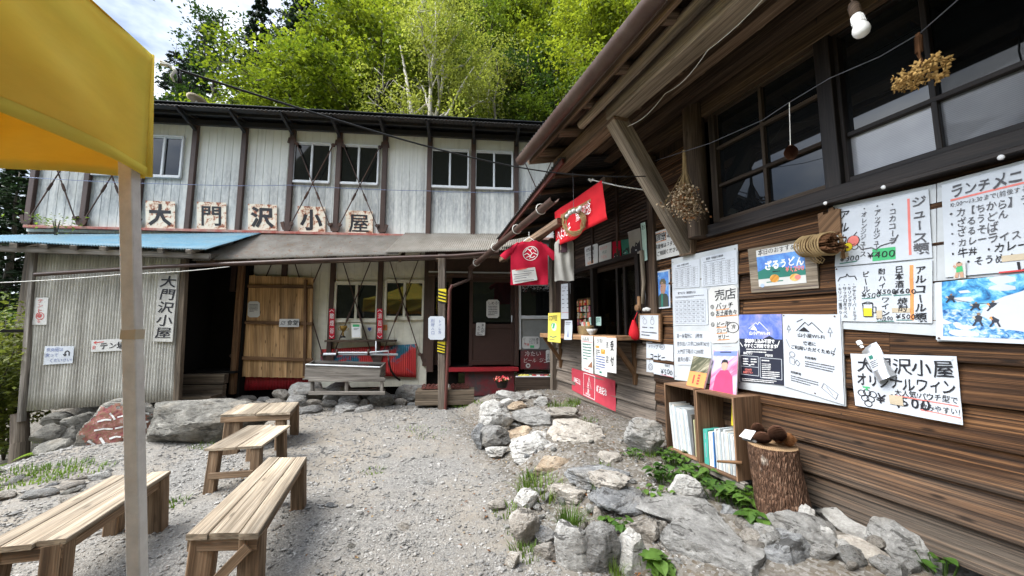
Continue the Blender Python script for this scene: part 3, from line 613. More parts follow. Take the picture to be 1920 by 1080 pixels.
# ------------------------------------------------------------------ corrugated shed with the blue roof
def build_shed():
    R = thing('corrugated_shed', 'low shed of pale corrugated plastic with a blue tin roof on a leaning post', 'shed', BK(190, 760, 1.0))
    D = 1.0; A, B_, C_, E_ = BK(66, 468, D), BK(346, 468, D), BK(326, 752, D), BK(36, 772, D)
    b = MB(); corr_sheet(b, A, B_, C_, E_, 52, .015, 10, 0, .012); b.build('front_wall', M['shed_tin'], R, True, .004)
    b = MB(); A2, E2 = BK(128, 466, .05), BK(110, 740, .05)
    corr_sheet(b, A, A2, E2, E_, 24, .010, 4); b.build('side_wall', M['shed_tin'], R, True, .004)
    b = MB(1); b.beam(BK(66, 462, D + .03), BK(40, 790, D + .03), .07, .07, HN, 0, .006); b.build('corner_board', M['trough'], R)
    b = MB(2); p = BK(37, 775, D - .05); q = BK(34, 884, D + .0); b.tube([q, q.lerp(p, .5) + V((.02, 0, 0)), p], [.11, .10, .095], 10); b.build('leg_post', M['post'], R, 50)
    b = MB(3); b.beam(BK(347, 486, D - .02), BK(332, 758, D - .02), .09, .08, HN, 0, .006); b.build('door_post', M['step'], R)
    b = MB(4); b.box(BK(185, 620, D - .5), 2.2, .9, .05, HT); b.box(BK(185, 620, D - .95), 2.2, .05, 2.3, HT); b.build('inner_frame', M['dark_room'], R)
    eL, eR, wR, wL = BK(-110, 449, 1.34), BK(386, 467, 1.34), BK(491, 437, .06), BK(-60, 442, .06)
    b = MB(); corr_sheet(b, eL, eR, wR, wL, 92, .011, 6, 0, .03); b.build('roof', M['roof_blue'], R, True, .006)
    b = MB(); b.beam(eL - V((0, 0, .09)) - HN * .1, eR - V((0, 0, .10)) - HN * .1, .05, .09); b.build('eave_beam', M['trough'], R)
    for i in range(9):
        a = (i + .4) / 9; b = MB(i); p = eL.lerp(eR, a) - V((0, 0, .06)); q = wL.lerp(wR, a) - V((0, 0, .06)); p = p + HN * .02
        b.beam(p, q, .075, .07); b.build('rafter', M['trough'], R)
build_shed()
# ------------------------------------------------------------------ timber lodge
def lap_boards(b, s0, s1, z0, z1, e, expo=.222, m=0, th=.022, seed=3, joints=True):
    r = random.Random(seed); z = z0
    while z < z1 - .01:
        h = min(expo, z1 - z); cuts = [s0]
        if joints:
            s = s0 + r.uniform(.6, 3.2)
            while s < s1 - .6: cuts.append(s); s += r.uniform(1.7, 3.6)
        cuts.append(s1)
        for a, c in zip(cuts, cuts[1:]):
            ou, ov = r.random() * 60, r.random() * 60; jt = r.uniform(-.004, .004)
            n = max(2, int((c - a) / .25)); base = len(b.v)
            for i in range(n + 1):
                s = a + (c - a) * i / n - (.002 if i == n else 0); wv = .006 * N3(s * .9, z * 7, seed)
                for e_, z_ in ((e + .040 + jt, z + wv), (e + .043 + jt, z + .012 + wv), (e + .006 + jt, z + h + .012), (e - .01, z + h + .012), (e - .01, z + wv)):
                    b.v.append(tuple(LW(s, e_, z_)))
            for i in range(n):
                k = base + i * 5; u0, u1 = ou + (c - a) * i / n, ou + (c - a) * (i + 1) / n
                vs = [ov, ov + .02, ov + h, ov + h + .02, ov + h + .3]
                for q in range(4): b.face((k + q, k + q + 1, k + q + 6, k + q + 5), m, [(u0, vs[q]), (u0, vs[q + 1]), (u1, vs[q + 1]), (u1, vs[q])])
            b.face([base + i for i in range(5)], m, [(ou, ov + .02 * i) for i in range(5)]); b.face([base + n * 5 + i for i in range(4, -1, -1)], m, [(ou, ov + .02 * i) for i in range(5)])
        for q in range(int((s1 - s0) / .91) + 1):
            for dz in (.035, .075):
                s_ = s0 + .2 + .91 * q + r.uniform(-.02, .02)
                if s_ < s1: b.prism(LW(s_, e + .02, z + dz), LW(s_, e + .0425 - dz * .14, z + dz), [(.0045 * math.cos(a), .0045 * math.sin(a)) for a in (0, 1.05, 2.1, 3.14, 4.2, 5.24)], LD, V((0, 0, 1)), m + 1)
        z += expo
def build_lodge():
    R = thing('timber_lodge', 'dark weathered timber lodge with wide eaves and many posters along its wall', 'lodge', LW(3, 0, .2))
    b = MB(); lap_boards(b, -3, 3.64, .22, 2.47, 0); b.build('board_wall', [M['siding_dark'], M['nail']], R)
    b = MB(); lap_boards(b, 2.98, 3.64, 2.47, 3.5, 0, seed=9); lap_boards(b, -3, 3.64, 3.75, 4.1, -.02, seed=8); b.build('upper_boards', [M['siding_dark'], M['nail']], R)
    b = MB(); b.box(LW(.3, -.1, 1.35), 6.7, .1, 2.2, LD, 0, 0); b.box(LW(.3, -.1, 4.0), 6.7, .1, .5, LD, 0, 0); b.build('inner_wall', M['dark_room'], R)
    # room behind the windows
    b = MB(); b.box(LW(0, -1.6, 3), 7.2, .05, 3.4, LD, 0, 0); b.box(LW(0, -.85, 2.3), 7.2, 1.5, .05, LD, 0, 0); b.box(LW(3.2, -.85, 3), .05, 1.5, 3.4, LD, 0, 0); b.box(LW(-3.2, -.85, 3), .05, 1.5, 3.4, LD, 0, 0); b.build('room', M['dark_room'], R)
    b = MB(1); b.beam(LW(-3, .04, 2.475), LW(2.72, .04, 2.475), .12, .09); b.beam(LW(-3, .07, 2.415), LW(2.72, .07, 2.415), .10, .03); b.build('window_sill', M['frame_black'], R)
    b = MB(2); b.beam(LW(-3, .03, 3.74), LW(3.6, .03, 3.74), .14, .18); b.box(LW(.6, -.02, 3.95), 7.2, .04, .5, LD); b.build('head_beam', M['beam_dark'], R)
    b = MB(3); b.beam(LW(-3, .22, 3.87), LW(4.2, .22, 3.87), .14, .16); b.build('wall_plate', M['beam_dark'], R)
    b = MB(31); b.beam(LW(-3, .48, 3.88), LW(4.25, .48, 3.86), .12, .12); b.build('purlin', M['beam'], R)
    # windows: left window with six panes, right windows with tall upper and pale lower panes
    def lwin(s0, s1, rows, cols, mats, nm='window'):
        f = MB(int(s0 * 10) + 50); z0, z1 = rows[0], rows[-1]
        for s in (s0, s1): f.beam(LW(s, .0, z0), LW(s, .0, z1), .07, .09, LN)
        for k, z in enumerate(rows): f.beam(LW(s0, .0, z), LW(s1, .0, z), .05 if 0 < k < len(rows) - 1 else .08, .032 if 0 < k < len(rows) - 1 else .06)
        for s in cols: f.beam(LW(s, .003, z0), LW(s, .003, z1), .03, .04, LN)
        w = f.build(nm, M['frame_wood'] if len(rows) > 3 else M['frame_black'], R); ss = [s0] + list(cols) + [s1]
        for i in range(len(rows) - 1):
            for a, c in zip(ss, ss[1:]):
                g = MB(); n = LN
                g.grid(lambda u, v: LW(a + (c - a) * u, -.012, rows[i] + (rows[i + 1] - rows[i]) * v), 1, 1, 0, (c - a, rows[i + 1] - rows[i])); g.grid(lambda u, v: LW(a + (c - a) * u, -.017, rows[i] + (rows[i + 1] - rows[i]) * v), 1, 1, 0, (c - a, rows[i + 1] - rows[i]), True)
                g.build('pane', mats[i], w)
    lwin(1.68, 2.66, [2.54, 2.90, 3.28, 3.66], [2.17], [M['glass']] * 3)
    for a, c, cols in ((-.35, 1.60, [1.13, .55]), (-2.6, -.43, [-1.1, -1.8])):
        lwin(a, c, [2.54, 2.88, 3.66], cols, [M['screen'], M['glass']])
    b = MB(4); b.beam(LW(1.64, .05, 2.5), LW(1.64, .05, 3.68), .10, .09, LN); b.build('window_post', M['frame_black'], R)
    b = MB(5); b.tube([LW(2.82, .10, 2.42), LW(2.82, .10, 3.8)], .105, 12); b.build('wall_post', M['beam_dark2'], R, 50)
    b = MB(6); b.beam(LW(3.55, .04, 1.5), LW(3.55, .04, 3.6), .10, .09, LN); b.build('corner_board', M['beam_dark'], R)
    # brace and eave purlins
    b = MB(7); b.beam(LW(3.02, .02, 2.33), LW(3.0, .93, 3.62), .17, .15, LD, 0, .012); b.build('eave_strut', M['beam_grey'], R)
    b = MB(71); b.beam(LW(3.02, .05, 2.28), LW(3.02, .05, 2.6), .16, .10, LN); b.build('strut_block', M['beam'], R)
    b = MB(8); b.beam(LW(2.92, .92, 3.66), LW(4.28, .92, 3.64), .17, .19, (0, 0, 1), 0, .012); b.build('purlin', M['beam'], R)
    b = MB(9); b.beam(LW(-3, .93, 3.71), LW(3.02, .93, 3.71), .19, .22, (0, 0, 1), 0, .014); b.build('purlin', M['beam_grey'], R)
    b = MB(10); b.tube([LW(3.35, 1.12, 3.71), LW(1.5, 1.12, 3.73), LW(-3, 1.12, 3.73)], .05, 9); b.build('purlin', M['beam_grey'], R, 50)
    for i in range(13):
        s = 4.18 - .56 * i; rr = random.Random(i); b = MB(i); b.tube([LW(s, 1.27, 3.745 + rr.uniform(-.01, .01)), LW(s + rr.uniform(-.03, .03), .55, 3.91), LW(s, -.6, 4.18)], [.055, .06, .06], 9); b.build('rafter', M['beam'], R, 50)
    b = MB(11)
    for k in range(8): e0 = 1.34 - .25 * k; b.beam(LW(-3.1, e0 - .12, 3.815 + .235 * (1.34 - e0 + .12)), LW(4.36, e0 - .12, 3.815 + .235 * (1.34 - e0 + .12)), .244, .018, LN.cross(LD) + LN * .0, 0, .002)
    b.build('roof_boards', M['beam_dark'], R)
    b = MB(12); corr_sheet(b, LW(4.42, 1.44, 3.81), LW(-3.2, 1.44, 3.81), LW(-3.2, -3.2, 4.90), LW(4.42, -3.2, 4.90), 110, .009, 3, 0, 0, 4); b.build('roof', M['roof_dark'], R, True, .008)
    b = MB(13); b.beam(LW(4.36, 1.30, 3.73), LW(-3.1, 1.30, 3.73), .035, .10); b.build('fascia', M['beam'], R)
    b = MB(14); b.tube([LW(4.40, 1.30, 3.76), LW(4.40, .6, 3.93), LW(4.40, -.5, 4.19)], [.075, .08, .08], 8); b.build('verge_log', M['beam'], R, 50)
    # gutter, a half round trough with hangers
    g = MB(15); n = 9; r = .075
    P0, P1 = LW(4.42, 1.415, 3.735), LW(-3.2, 1.415, 3.80)
    def gut(b, P0, P1, r, out):
        pr = [(math.cos(PI + PI * i / n) * r, math.sin(PI + PI * i / n) * r) for i in range(n + 1)]; pr += [(x * .93, y * .93) for x, y in pr[::-1]]
        b.prism(P0, P1, pr, out, V((0, 0, 1)))
    gut(g, P0, P1, r, LN); g.build('gutter', M['gutter'], R, 50)
    # --- kiosk end: lower roof, walls
    b = MB(20); lap_boards(b, 3.64, 6.30, .18, 1.36, .0, .19, seed=21); b.build('kiosk_wall', [M['siding_kiosk'], M['nail']], R)
    b = MB(21)
    z = 2.72
    while z < 3.62:
        b.beam(LW(3.60, .02, z), LW(6.3, .02, z), .03, .034, (0, 0, 1), 0, .003); z += .047
    for s in (4.25, 4.9, 5.5): b.beam(LW(s, .05, 2.5), LW(s, .05, 3.62), .05, .03, LN)
    b.build('slatted_gable', M['slats'], R)
    b = MB(22); b.box(LW(4.95, -.05, 3.2), 2.7, .04, 1.7, LD); b.box(LW(3.35, -.06, 3.2), .8, .04, 1.7, LD); b.box(LW(6.0, -.06, 3.2), .8, .03, 1.4, LD); b.box(LW(4.95, -.04, 2.62), 2.7, .05, .4, LD); b.build('kiosk_backing', M['slats'], R)
    b = MB(23); b.box(LW(4.95, .01, 2.6), 2.66, .05, .28, LD); b.box(LW(5.98, .01, 1.95), .62, .05, 1.2, LD); b.box(LW(3.72, .01, 1.95), .25, .05, 1.3, LD); b.build('kiosk_cladding', M['slats'], R)
    # kiosk window with one pane and a wide open serving gap
    b = MB(24); 
    for s in (5.66, 4.93, 3.86): b.beam(LW(s, .02, 1.33), LW(s, .02, 2.46), .07, .09, LN)
    for z in (1.35, 2.45): b.beam(LW(3.82, .022, z), LW(5.7, .022, z), .10, .06)
    w = b.build('kiosk_window', M['frame_black'], R); g = MB(); g.box(LW(5.30, -.0, 1.9), .66, .006, 1.04, LD, 0, 0); g.build('pane', M['clear'], w)
    b = MB(); 
    for s in (4.42, 4.25): b.beam(LW(s, -.05, 1.37), LW(s, -.05, 2.43), .045, .04, LN)
    ww = b.build('sash', M['frame_black'], w)
    g = MB(); g.box(LW(4.12, -.06, 1.9), .46, .006, 1.04, LD, 0, 0); g.box(LW(4.6, -.045, 1.9), .42, .006, 1.04, LD, 0, 0); g.build('pane', M['clear'], w)
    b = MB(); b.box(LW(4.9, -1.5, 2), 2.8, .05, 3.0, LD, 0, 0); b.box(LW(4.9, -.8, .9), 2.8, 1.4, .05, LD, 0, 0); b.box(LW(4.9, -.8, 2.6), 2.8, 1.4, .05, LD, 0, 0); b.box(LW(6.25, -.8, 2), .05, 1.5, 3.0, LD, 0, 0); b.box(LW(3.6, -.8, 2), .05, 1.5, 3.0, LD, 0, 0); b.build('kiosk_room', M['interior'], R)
    b = MB(25); b.beam(LW(6.30, .06, .15), LW(6.30, .06, 3.2), .11, .11, LN, 0, .008); b.beam(LW(6.36, -.7, .3), LW(6.36, -.7, 3.2), .1, .1, LN); b.build('corner_post', M['post'], R)
    b = MB(26); b.box(LW(6.33, -.85, 1.7), .04, 1.6, 3.0, LD); b.build('end_wall', M['siding_kiosk'], R)
    # counter shelf and its two struts
    b = MB(27); b.box(LW(4.98, .20, 1.385), 2.25, .40, .05, LD); b.box(LW(4.98, .40, 1.375), 2.27, .025, .07, LD); ct = b.build('serving_counter', M['shelf'], R)
    for i, s in enumerate((6.05, 3.98)):
        b = MB(i + 60); b.beam(LW(s, .36, 1.34), LW(s, .02, .90), .06, .045, LD); b.beam(LW(s, .045, .8), LW(s, .045, 1.34), .05, .05, LN); b.build('strut', M['batten'], ct)
    # lower roof over the kiosk: sloping sheet whose outer edge runs from the far corner up under the upper eave
    F_, N_ = PY(930, 449, 6.75), PY(1049, 295, 4.35)
    fi, ni = LW(6.75, -.2, 3.55), LW(4.15, -.2, 3.95)
    b = MB(28); corr_sheet(b, F_, N_, ni, fi, 44, .010, 4, 0, .02); b.build('kiosk_roof', M['roof_dark'], R, True, .008)
    b = MB(29); dn = V((0, 0, -.05)); b.beam(F_ + dn + (fi - F_) * .04, N_ + dn + (ni - N_) * .04, .03, .07); b.build('kiosk_fascia', M['pipe_red'], R)
    for i in range(6):
        a = (i + .3) / 6; b = MB(i + 70); p = F_.lerp(N_, a).lerp(fi.lerp(ni, a), .05); q = fi.lerp(ni, a); b.tube([p + V((0, 0, -.07)), q + V((0, 0, -.07))], .04, 8); b.build('kiosk_rafter', M['beam_dark'], R, 50)
    b = MB(30); pa, pb = PY(900, 517, 6.95) , PY(1128, 378, 4.0); b.beam(PY(940, 487, 6.7), PY(1050, 415, 4.9), .09, .10, (0, 0, 1), 0, .01); b.build('kiosk_purlin', M['beam'], R)
    b = MB(33); b.beam(LW(6.6, .55, 3.0), LW(3.7, .55, 3.3), .10, .12, (0, 0, 1), 0, .01); b.build('kiosk_purlin', M['beam_dark'], R)
    g = MB(32); G0, G1 = PY(882, 502, 7.0), PY(1040, 371, 3.95); gut(g, G0, G1, .055, LN); kg = g.build('kiosk_gutter', M['gutter'], R, 50)
    for i, a in enumerate((.12, .42, .68, .9)):
        b = MB(i); p = G0.lerp(G1, a); dd = (G1 - G0).normalized(); ring = [p + LN * (.062 * math.cos(t)) + V((0, 0, .062 * math.sin(t) )) for t in np.linspace(0, 2 * PI, 15)]; b.tube(ring, .006, 5); b.build('gutter_tie', M['rope_w'], kg)
    b = MB(34); e0 = G0 + V((0, 0, -.05)); e1 = e0 + V((.0, 0, -.17)); p2 = PY(848, 537, 6.62); p3 = PY(843, 545, 6.60); p4 = PY(835, 756, 6.58); p4.z = ground(p4.x, p4.y)
    b.tube([e0, e1], .045, 10); b.tube([e1 + V((0, 0, .03)), e1.lerp(p2, .08), p2], .030, 9); b.build('drain_elbow', M['gutter'], kg, 50)
    b = MB(35); b.tube([p2 + V((0, 0, .02)), p3, p3.lerp(p4, .5) + V((.008, 0, 0)), p4], .030, 9); b.build('downpipe', M['pipe_red'], kg, 50)
M['nail'] = flat((.03, .024, .02), .5, .4, .4)
M['frame_wood'] = wood('brown_sash', (.02, .013, .009), (.06, .042, .03), (.12, .09, .065), 36, 1.2, .4, None, 0); M['beam_dark2'] = wood('post_log', (.03, .02, .013), (.085, .058, .04), (.16, .12, .085), 26, 1.2, .6, None, .6)
build_lodge()
# ------------------------------------------------------------------ yellow tent
def build_tent():
    A = V((-.2, .98, 0)).normalized(); B = V((-.98, -.2, 0)).normalized(); c0 = PY(262, 330, 1.30); zt = PY(280, 104, 1.30).z; zb = c0.z; w = 2.9
    c0 = V((c0.x, c0.y, 0)); R = thing('party_tent', 'yellow cloth party tent with a white square pole close to the viewer', 'tent', (c0 + B * 1.4 - A * 1.4))
    X = lambda a, b, z: c0 - A * a + B * b + V((0, 0, z))
    def val(p0, p1, out, seed):
        b = MB(); d = p1 - p0
        def fn(u, v):
            x = u * w; e1 = smooth(0, .25, x) * smooth(0, .25, w - x)
            f = .026 * math.sin(7 * (x * .7 - v * .75) + seed) + .014 * math.sin(15 * (x * .6 - v * .7) + 1.3 * seed) + .035 * N3(x * 1.7, v * 2, seed) + .012 * N3(x * 6, v * 3, seed)
            sag = .03 * math.sin(PI * u) * (1 - v)
            return p0 + d * u + out * (f * e1 * (.35 + v * .65) + .02 * v) + V((0, 0, zt - (zt - zb) * v - sag + .012 * N3(x * 2, seed, 3) * v))
        b.grid(fn, 90, 12)
        # stitched hem: a doubled strip along the lower edge
        def hem(u, v): p = fn(u, .93 + .07 * v); return p + out * .004
        b.grid(hem, 90, 1); return b
    P = [c0, c0 + B * w, c0 + B * w - A * w, c0 - A * w]
    outs = [A, B, -A, -B]
    for i in range(4):
        val(P[i], P[(i + 1) % 4], outs[i], i + 1.5).build('valance', M['tent'], R, True, .0015)
    b = MB(); b.tube([c0 + V((0, 0, zt + .002)), c0 - B * .010 + A * .004 + V((0, 0, (zt + zb) / 2)), c0 - B * .020 + A * .008 + V((0, 0, zb + .004))], [.005, .009, .013], 6); b.build('corner_seam', M['tent'], R, True)
    pk = c0 + B * w / 2 - A * w / 2 + V((0, 0, zt + .85)); b = MB()
    for i in range(4):
        p, q = P[i] + V((0, 0, zt)), P[(i + 1) % 4] + V((0, 0, zt))
        def fn(u, v, p=p, q=q):
            e = p.lerp(q, u); r = e.lerp(pk, v); r.z -= .10 * math.sin(PI * v) + .03 * math.sin(PI * u) * (1 - v); return r
        b.grid(fn, 14, 10)
    b.build('canopy_roof', M['tent'], R, True, .0015)
    foot = PY(258, 1080, 1.40); top = X(.055, .04, zt - .05); d = foot - top; bot = top + d * ((top.z - ground(foot.x, foot.y)) / (top.z - foot.z))
    for i, (a, bb) in enumerate(((0, 0), (0, w), (w, w), (w, 0))):
        b = MB(i)
        if i == 0: b.beam(bot, top, .042, .042, A, 0, .003)
        else: p = X(a + (.02 if a == 0 else -.02), bb + (-.02 if bb else .02), 0); b.beam(V((p.x, p.y, ground(p.x, p.y))), p + V((0, 0, zt - .03)), .042, .042, A, 0, .003)
        lg = b.build('leg', M['pole'], R)
        if i == 0:
            b = MB(); m = bot.lerp(top, .60); b.box(m - V((0, 0, 0)), .0445, .0445, .035, A, 0, 0); b.build('tape_band', M['tape'], lg)
    b = MB(7); z = zt - .12
    for p, q in ((X(.03, .03, z), X(.03, w - .03, z)), (X(.03, .03, z), X(w - .03, .03, z)), (X(w - .03, .03, z), X(w - .03, w - .03, z)), (X(.03, w - .03, z), X(w - .03, w - .03, z))):
        b.beam(p, q, .02, .035)
    b.build('truss_bar', M['steel_dark'], R)
    # tie cord and guy rope
    k = X(-.015, -.015, zt - .02); e = LW(3.0, .50, 3.08)
    b = MB(); pts = []
    for i in range(41):
        a = (i / 40) ** 2.2; p = k.lerp(e, a); p.z -= .16 * math.sin(PI * a); pts.append(p)
    b.tube(pts[4:], .005, 6); q = pts[6]
    for s in (1, -1): b.tube([q, q + V((.006 * s, 0, -.015)), q + V((.004 + .004 * s, 0, -.035)), q + V((.006 + .006 * s, 0, -.055))], .004, 5)
    single(b, 'guy_rope', 'black rope stretched from the yellow tent corner across to the lodge strut', 'rope', M['rope_b'], smooth=True)
    b = MB(); q = pts[5]; b.tube([k, k.lerp(q, .5) + V((0, 0, .004)), q], [.006, .008, .006], 6); b.tube([q, q + V((.010, 0, -.012)), q + V((-.004, 0, -.032)), q + V((.008, 0, -.055))], [.008, .006, .005, .004], 6); b.tube([k + V((0, 0, .012)), q + V((0, 0, .004))], .005, 6)
    single(b, 'tie_cord', 'white knotted cord at the corner of the yellow tent', 'cord', M['rope_w'], smooth=True)
build_tent()
b = MB(); p, q = PY(1108, 337, 4.3), W(1222, 358, .35); b.tube([p, p.lerp(q, .5) - V((0, 0, .015)), q], .007, 6); b.tube([p + V((-.02, 0, .01)), p + V((.0, .02, -.01)), p + V((.03, 0, .012))], .016, 7)
single(b, 'white_rope', 'short white rope tied to the lodge strut below the eaves', 'rope', M['rope_w'], smooth=True)
def line(name, label, cat, pts, r, mat, sag=0, n=24):
    b = MB(); P = []
    for i in range(len(pts) - 1):
        for k in range(n + (i == len(pts) - 2)):
            a = k / n; p = pts[i].lerp(pts[i + 1], a); p.z -= sag * math.sin(PI * a); P.append(p)
    b.tube(P, r, 5); return single(b, name, label, cat, mat, smooth=True)
line('facade_wire', 'thin blue wire sagging across the upper siding of the white hut', 'wire', [BK(42, 332, .14), BK(352, 346, .14), BK(545, 347, .14), BK(802, 358, .14), BK(968, 360, .14), BK(1040, 352, .14)], .006, M['wire_b'], .02, 8)
line('washing_cord', 'thin white cord stretched in front of the corrugated shed', 'cord', [PY(-60, 532, 5.2), PY(235, 514, 5.4), PY(430, 500, 5.9)], .006, M['rope_w'], .02, 8)
# ------------------------------------------------------------------ benches
def bench(label, c, th, planks, legs, seed, apron=True, diag=None, over=.04):
    NL, NR, FR, FL = map(V, c); R = thing('wooden_bench', label, 'bench', ((NL + FR) / 2).to_2d().to_3d(), 'rough wooden benches in the yard'); r = random.Random(seed)
    R.location.z = ground(*R.location.xy); ORG[R.name] = R.location.copy()
    w = [0]; tot = sum(planks)
    for p in planks: w.append(w[-1] + p / tot)
    b = MB(seed)
    for i in range(len(planks)):
        a0, a1 = w[i] + .006, w[i + 1] - .006; j0, j1 = r.uniform(-.012, .012), r.uniform(-.02, .02)
        n0, n1 = NL.lerp(NR, a0), NL.lerp(NR, a1); f0, f1 = FL.lerp(FR, a0), FL.lerp(FR, a1); d = (f0 - n0).normalized(); x = (n1 - n0).normalized(); dz = V((0, 0, r.uniform(-.004, .003)))
        wd0 = (n1 - n0).length; wd1 = (f1 - f0).length; s = lambda q: [(-q / 2 + .003, -th), (q / 2 - .003, -th), (q / 2, -th + .004), (q / 2, -.004), (q / 2 - .004, 0), (-q / 2 + .004, 0), (-q / 2, -.004), (-q / 2, -th + .004)]
        b.prism((n0 + n1) / 2 + d * j0 + dz, (f0 + f1) / 2 + d * j1 + dz, s(wd0), x, V((0, 0, 1)), 0, s(wd1))
    b.build('seat', M['bench'], R)
    lp = []
    for i, (q, lw, ld, ox, oy) in enumerate(legs):
        p = {'NL': NL, 'NR': NR, 'FR': FR, 'FL': FL}[q]; dx = (NR - NL).normalized() * (1 if q[1] == 'L' else -1); dy = (FL - NL).normalized() * (1 if q[0] == 'N' else -1)
        t = p + dx * (lw / 2 + ox) + dy * (ld / 2 + oy) - V((0, 0, th + .001)); g = t - dx * .015 - dy * .02; g.z = ground(g.x, g.y) - .02
        b = MB(seed * 7 + i); b.beam(g, t, lw, ld, (FL - NL).normalized(), 0, .008); b.build('leg', M['bench_leg'], R); lp.append((t, g))
    if apron:
        b = MB(seed + 50); z = V((0, 0, -th - .035))
        ex = (NR - NL).normalized(); ey = (FL - NL).normalized()
        b.beam(NL + ex * .01 + ey * .02 + z, NR - ex * .01 + ey * .02 + z, .025, .065); b.build('apron', M['bench_leg'], R); b = MB(seed + 52); b.beam(FL + ex * .01 - ey * .03 + z, FR - ex * .01 - ey * .03 + z, .025, .06); b.build('apron', M['bench_leg'], R)
        b = MB(seed + 51); b.beam(NR - ex * .035 + ey * .03 + z, FR - ex * .035 - ey * .03 + z, .03, .055); b.build('side_rail', M['bench_leg'], R); b = MB(seed + 53); b.beam(NL + ex * .035 + ey * .03 + z, FL + ex * .035 - ey * .03 + z, .03, .055); b.build('side_rail', M['bench_leg'], R)
    if diag:
        (t0, g0), (t1, g1) = lp[diag[0]], lp[diag[1]]; b = MB(seed + 60); o = (NL - FL).normalized() * .055
        b.beam(g0.lerp(t0, diag[2]) + o, g1.lerp(t1, diag[3]) + o, .025, .055); b.build('stretcher', M['bench_leg'], R)
    return R
H = .42
bench('long narrow bench of three boards nearest the yard centre, with a slanted stretcher', [GZ(349, 1000, H), GZ(487, 997, H), GZ(575, 857, H), GZ(503, 857, H)], .032, [.30, .42, .28], [('NL', .125, .06, .02, .015), ('NR', .11, .10, .0, .01), ('FR', .10, .10, 0, 0), ('FL', .1, .1, 0, 0)], 3, True, (0, 1, .25, .9))
bf = [GZ(213, 890, H), GZ(319, 884, H), GZ(122, 1012, H)]
bench('bench of wide worn boards behind the tent pole at the lower left', [bf[0] + (bf[2] - bf[1]) * 1.02, bf[2], bf[1], bf[0]], .028, [.28, .37, .35], [('NL', .09, .09, .02, .0), ('NR', .095, .095, .01, .005), ('FR', .095, .095, .0, .0), ('FL', .09, .09, .02, 0)], 4)
bench('small bench of two pale boards between the boulder and the long bench', [GZ(382, 842, H), GZ(490, 837, H), GZ(542, 799, H), GZ(467, 797, H)], .022, [.55, .45], [('NL', .09, .07, .03, .02), ('NR', .085, .07, .015, .02), ('FR', .085, .08, .01, .02), ('FL', .08, .07, .03, .02)], 5, False, (0, 1, .45, .45))
H = .50
bench('low wide bench standing farthest back, near the stones of the hut', [GZ(412, 778, H), GZ(545, 773, H), GZ(562, 753, H), GZ(449, 757, H)], .025, [.5, .5], [('NL', .17, .10, .05, .03), ('NR', .11, .09, .06, .03), ('FR', .10, .09, .0, .02), ('FL', .1, .09, .03, .02)], 6)
# ------------------------------------------------------------------ rocks
def ico(n):
    m = bmesh.new(); bmesh.ops.create_icosphere(m, subdivisions=n, radius=1); m.verts.ensure_lookup_table(); m.verts.index_update()
    r = (np.array([v.co[:] for v in m.verts]), [[v.index for v in f.verts] for f in m.faces]); m.free(); return r
ICO = {n: ico(n) for n in (2, 3, 4, 5)}
def rock_mesh(w, d, h, seed, sub=4, cuts=9, rough=.14, flat=0, tight=.62):
    if sub >= 3 and cuts >= 6: cuts += 6; tight -= .10
    vs, fs = ICO[sub]; r = random.Random(seed); P = vs.copy()
    for k in range(cuts):
        n = np.array([r.gauss(0, 1), r.gauss(0, 1), r.gauss(0, .8)]); n /= np.linalg.norm(n); q = P @ n; lim = r.uniform(tight, .9); f = np.where(q > lim, lim / np.maximum(q, 1e-6), 1); P = P * (f ** .97)[:, None]
    if flat: P[:, 2] = np.where(P[:, 2] > flat, flat + (P[:, 2] - flat) * .15, P[:, 2])
    o = V((r.uniform(0, 90), r.uniform(0, 90), r.uniform(0, 90))); ax_ = V((r.gauss(0, 1), r.gauss(0, 1), r.gauss(0, .7))).normalized(); D = np.empty(len(P))
    for i, p in enumerate(P):
        p = V(p); st = (p.x * ax_[0] + p.y * ax_[1] + p.z * ax_[2]) * 3.2 + 1.1 * noise.noise(p * 1.7 + o); D[i] = 1 + rough * .34 * ((st - math.floor(st)) ** 1.6 - .5) + rough * noise.noise(p * 1.5 + o) + rough * .6 * (abs(noise.noise(p * 3.1 + o)) - .3) + rough * .22 * noise.noise(p * 8 + o) + (rough * .12 * noise.noise(p * 19 + o) if sub > 3 else 0)
    P = P * D[:, None]; lo, hi = P.min(0), P.max(0); P = (P - (lo + hi) / 2) / (hi - lo) * np.array([w, d, h]); P[:, 2] += h / 2
    return P, fs
def rock_obj(name, label, mat, P, fs, loc, yaw, tilt=0, group=None):
    me = bpy.data.meshes.new(name); me.from_pydata(P.tolist(), [], fs); me.materials.append(mat); me.polygons.foreach_set('use_smooth', [True] * len(fs)); me.set_sharp_from_angle(angle=math.radians(26)); me.update()
    o = bpy.data.objects.new(name, me); COL.objects.link(o); o.location = loc; o.rotation_euler = (tilt, tilt * .5, yaw); ORG[o.name] = V(loc); return tag(o, label, 'rock', group)
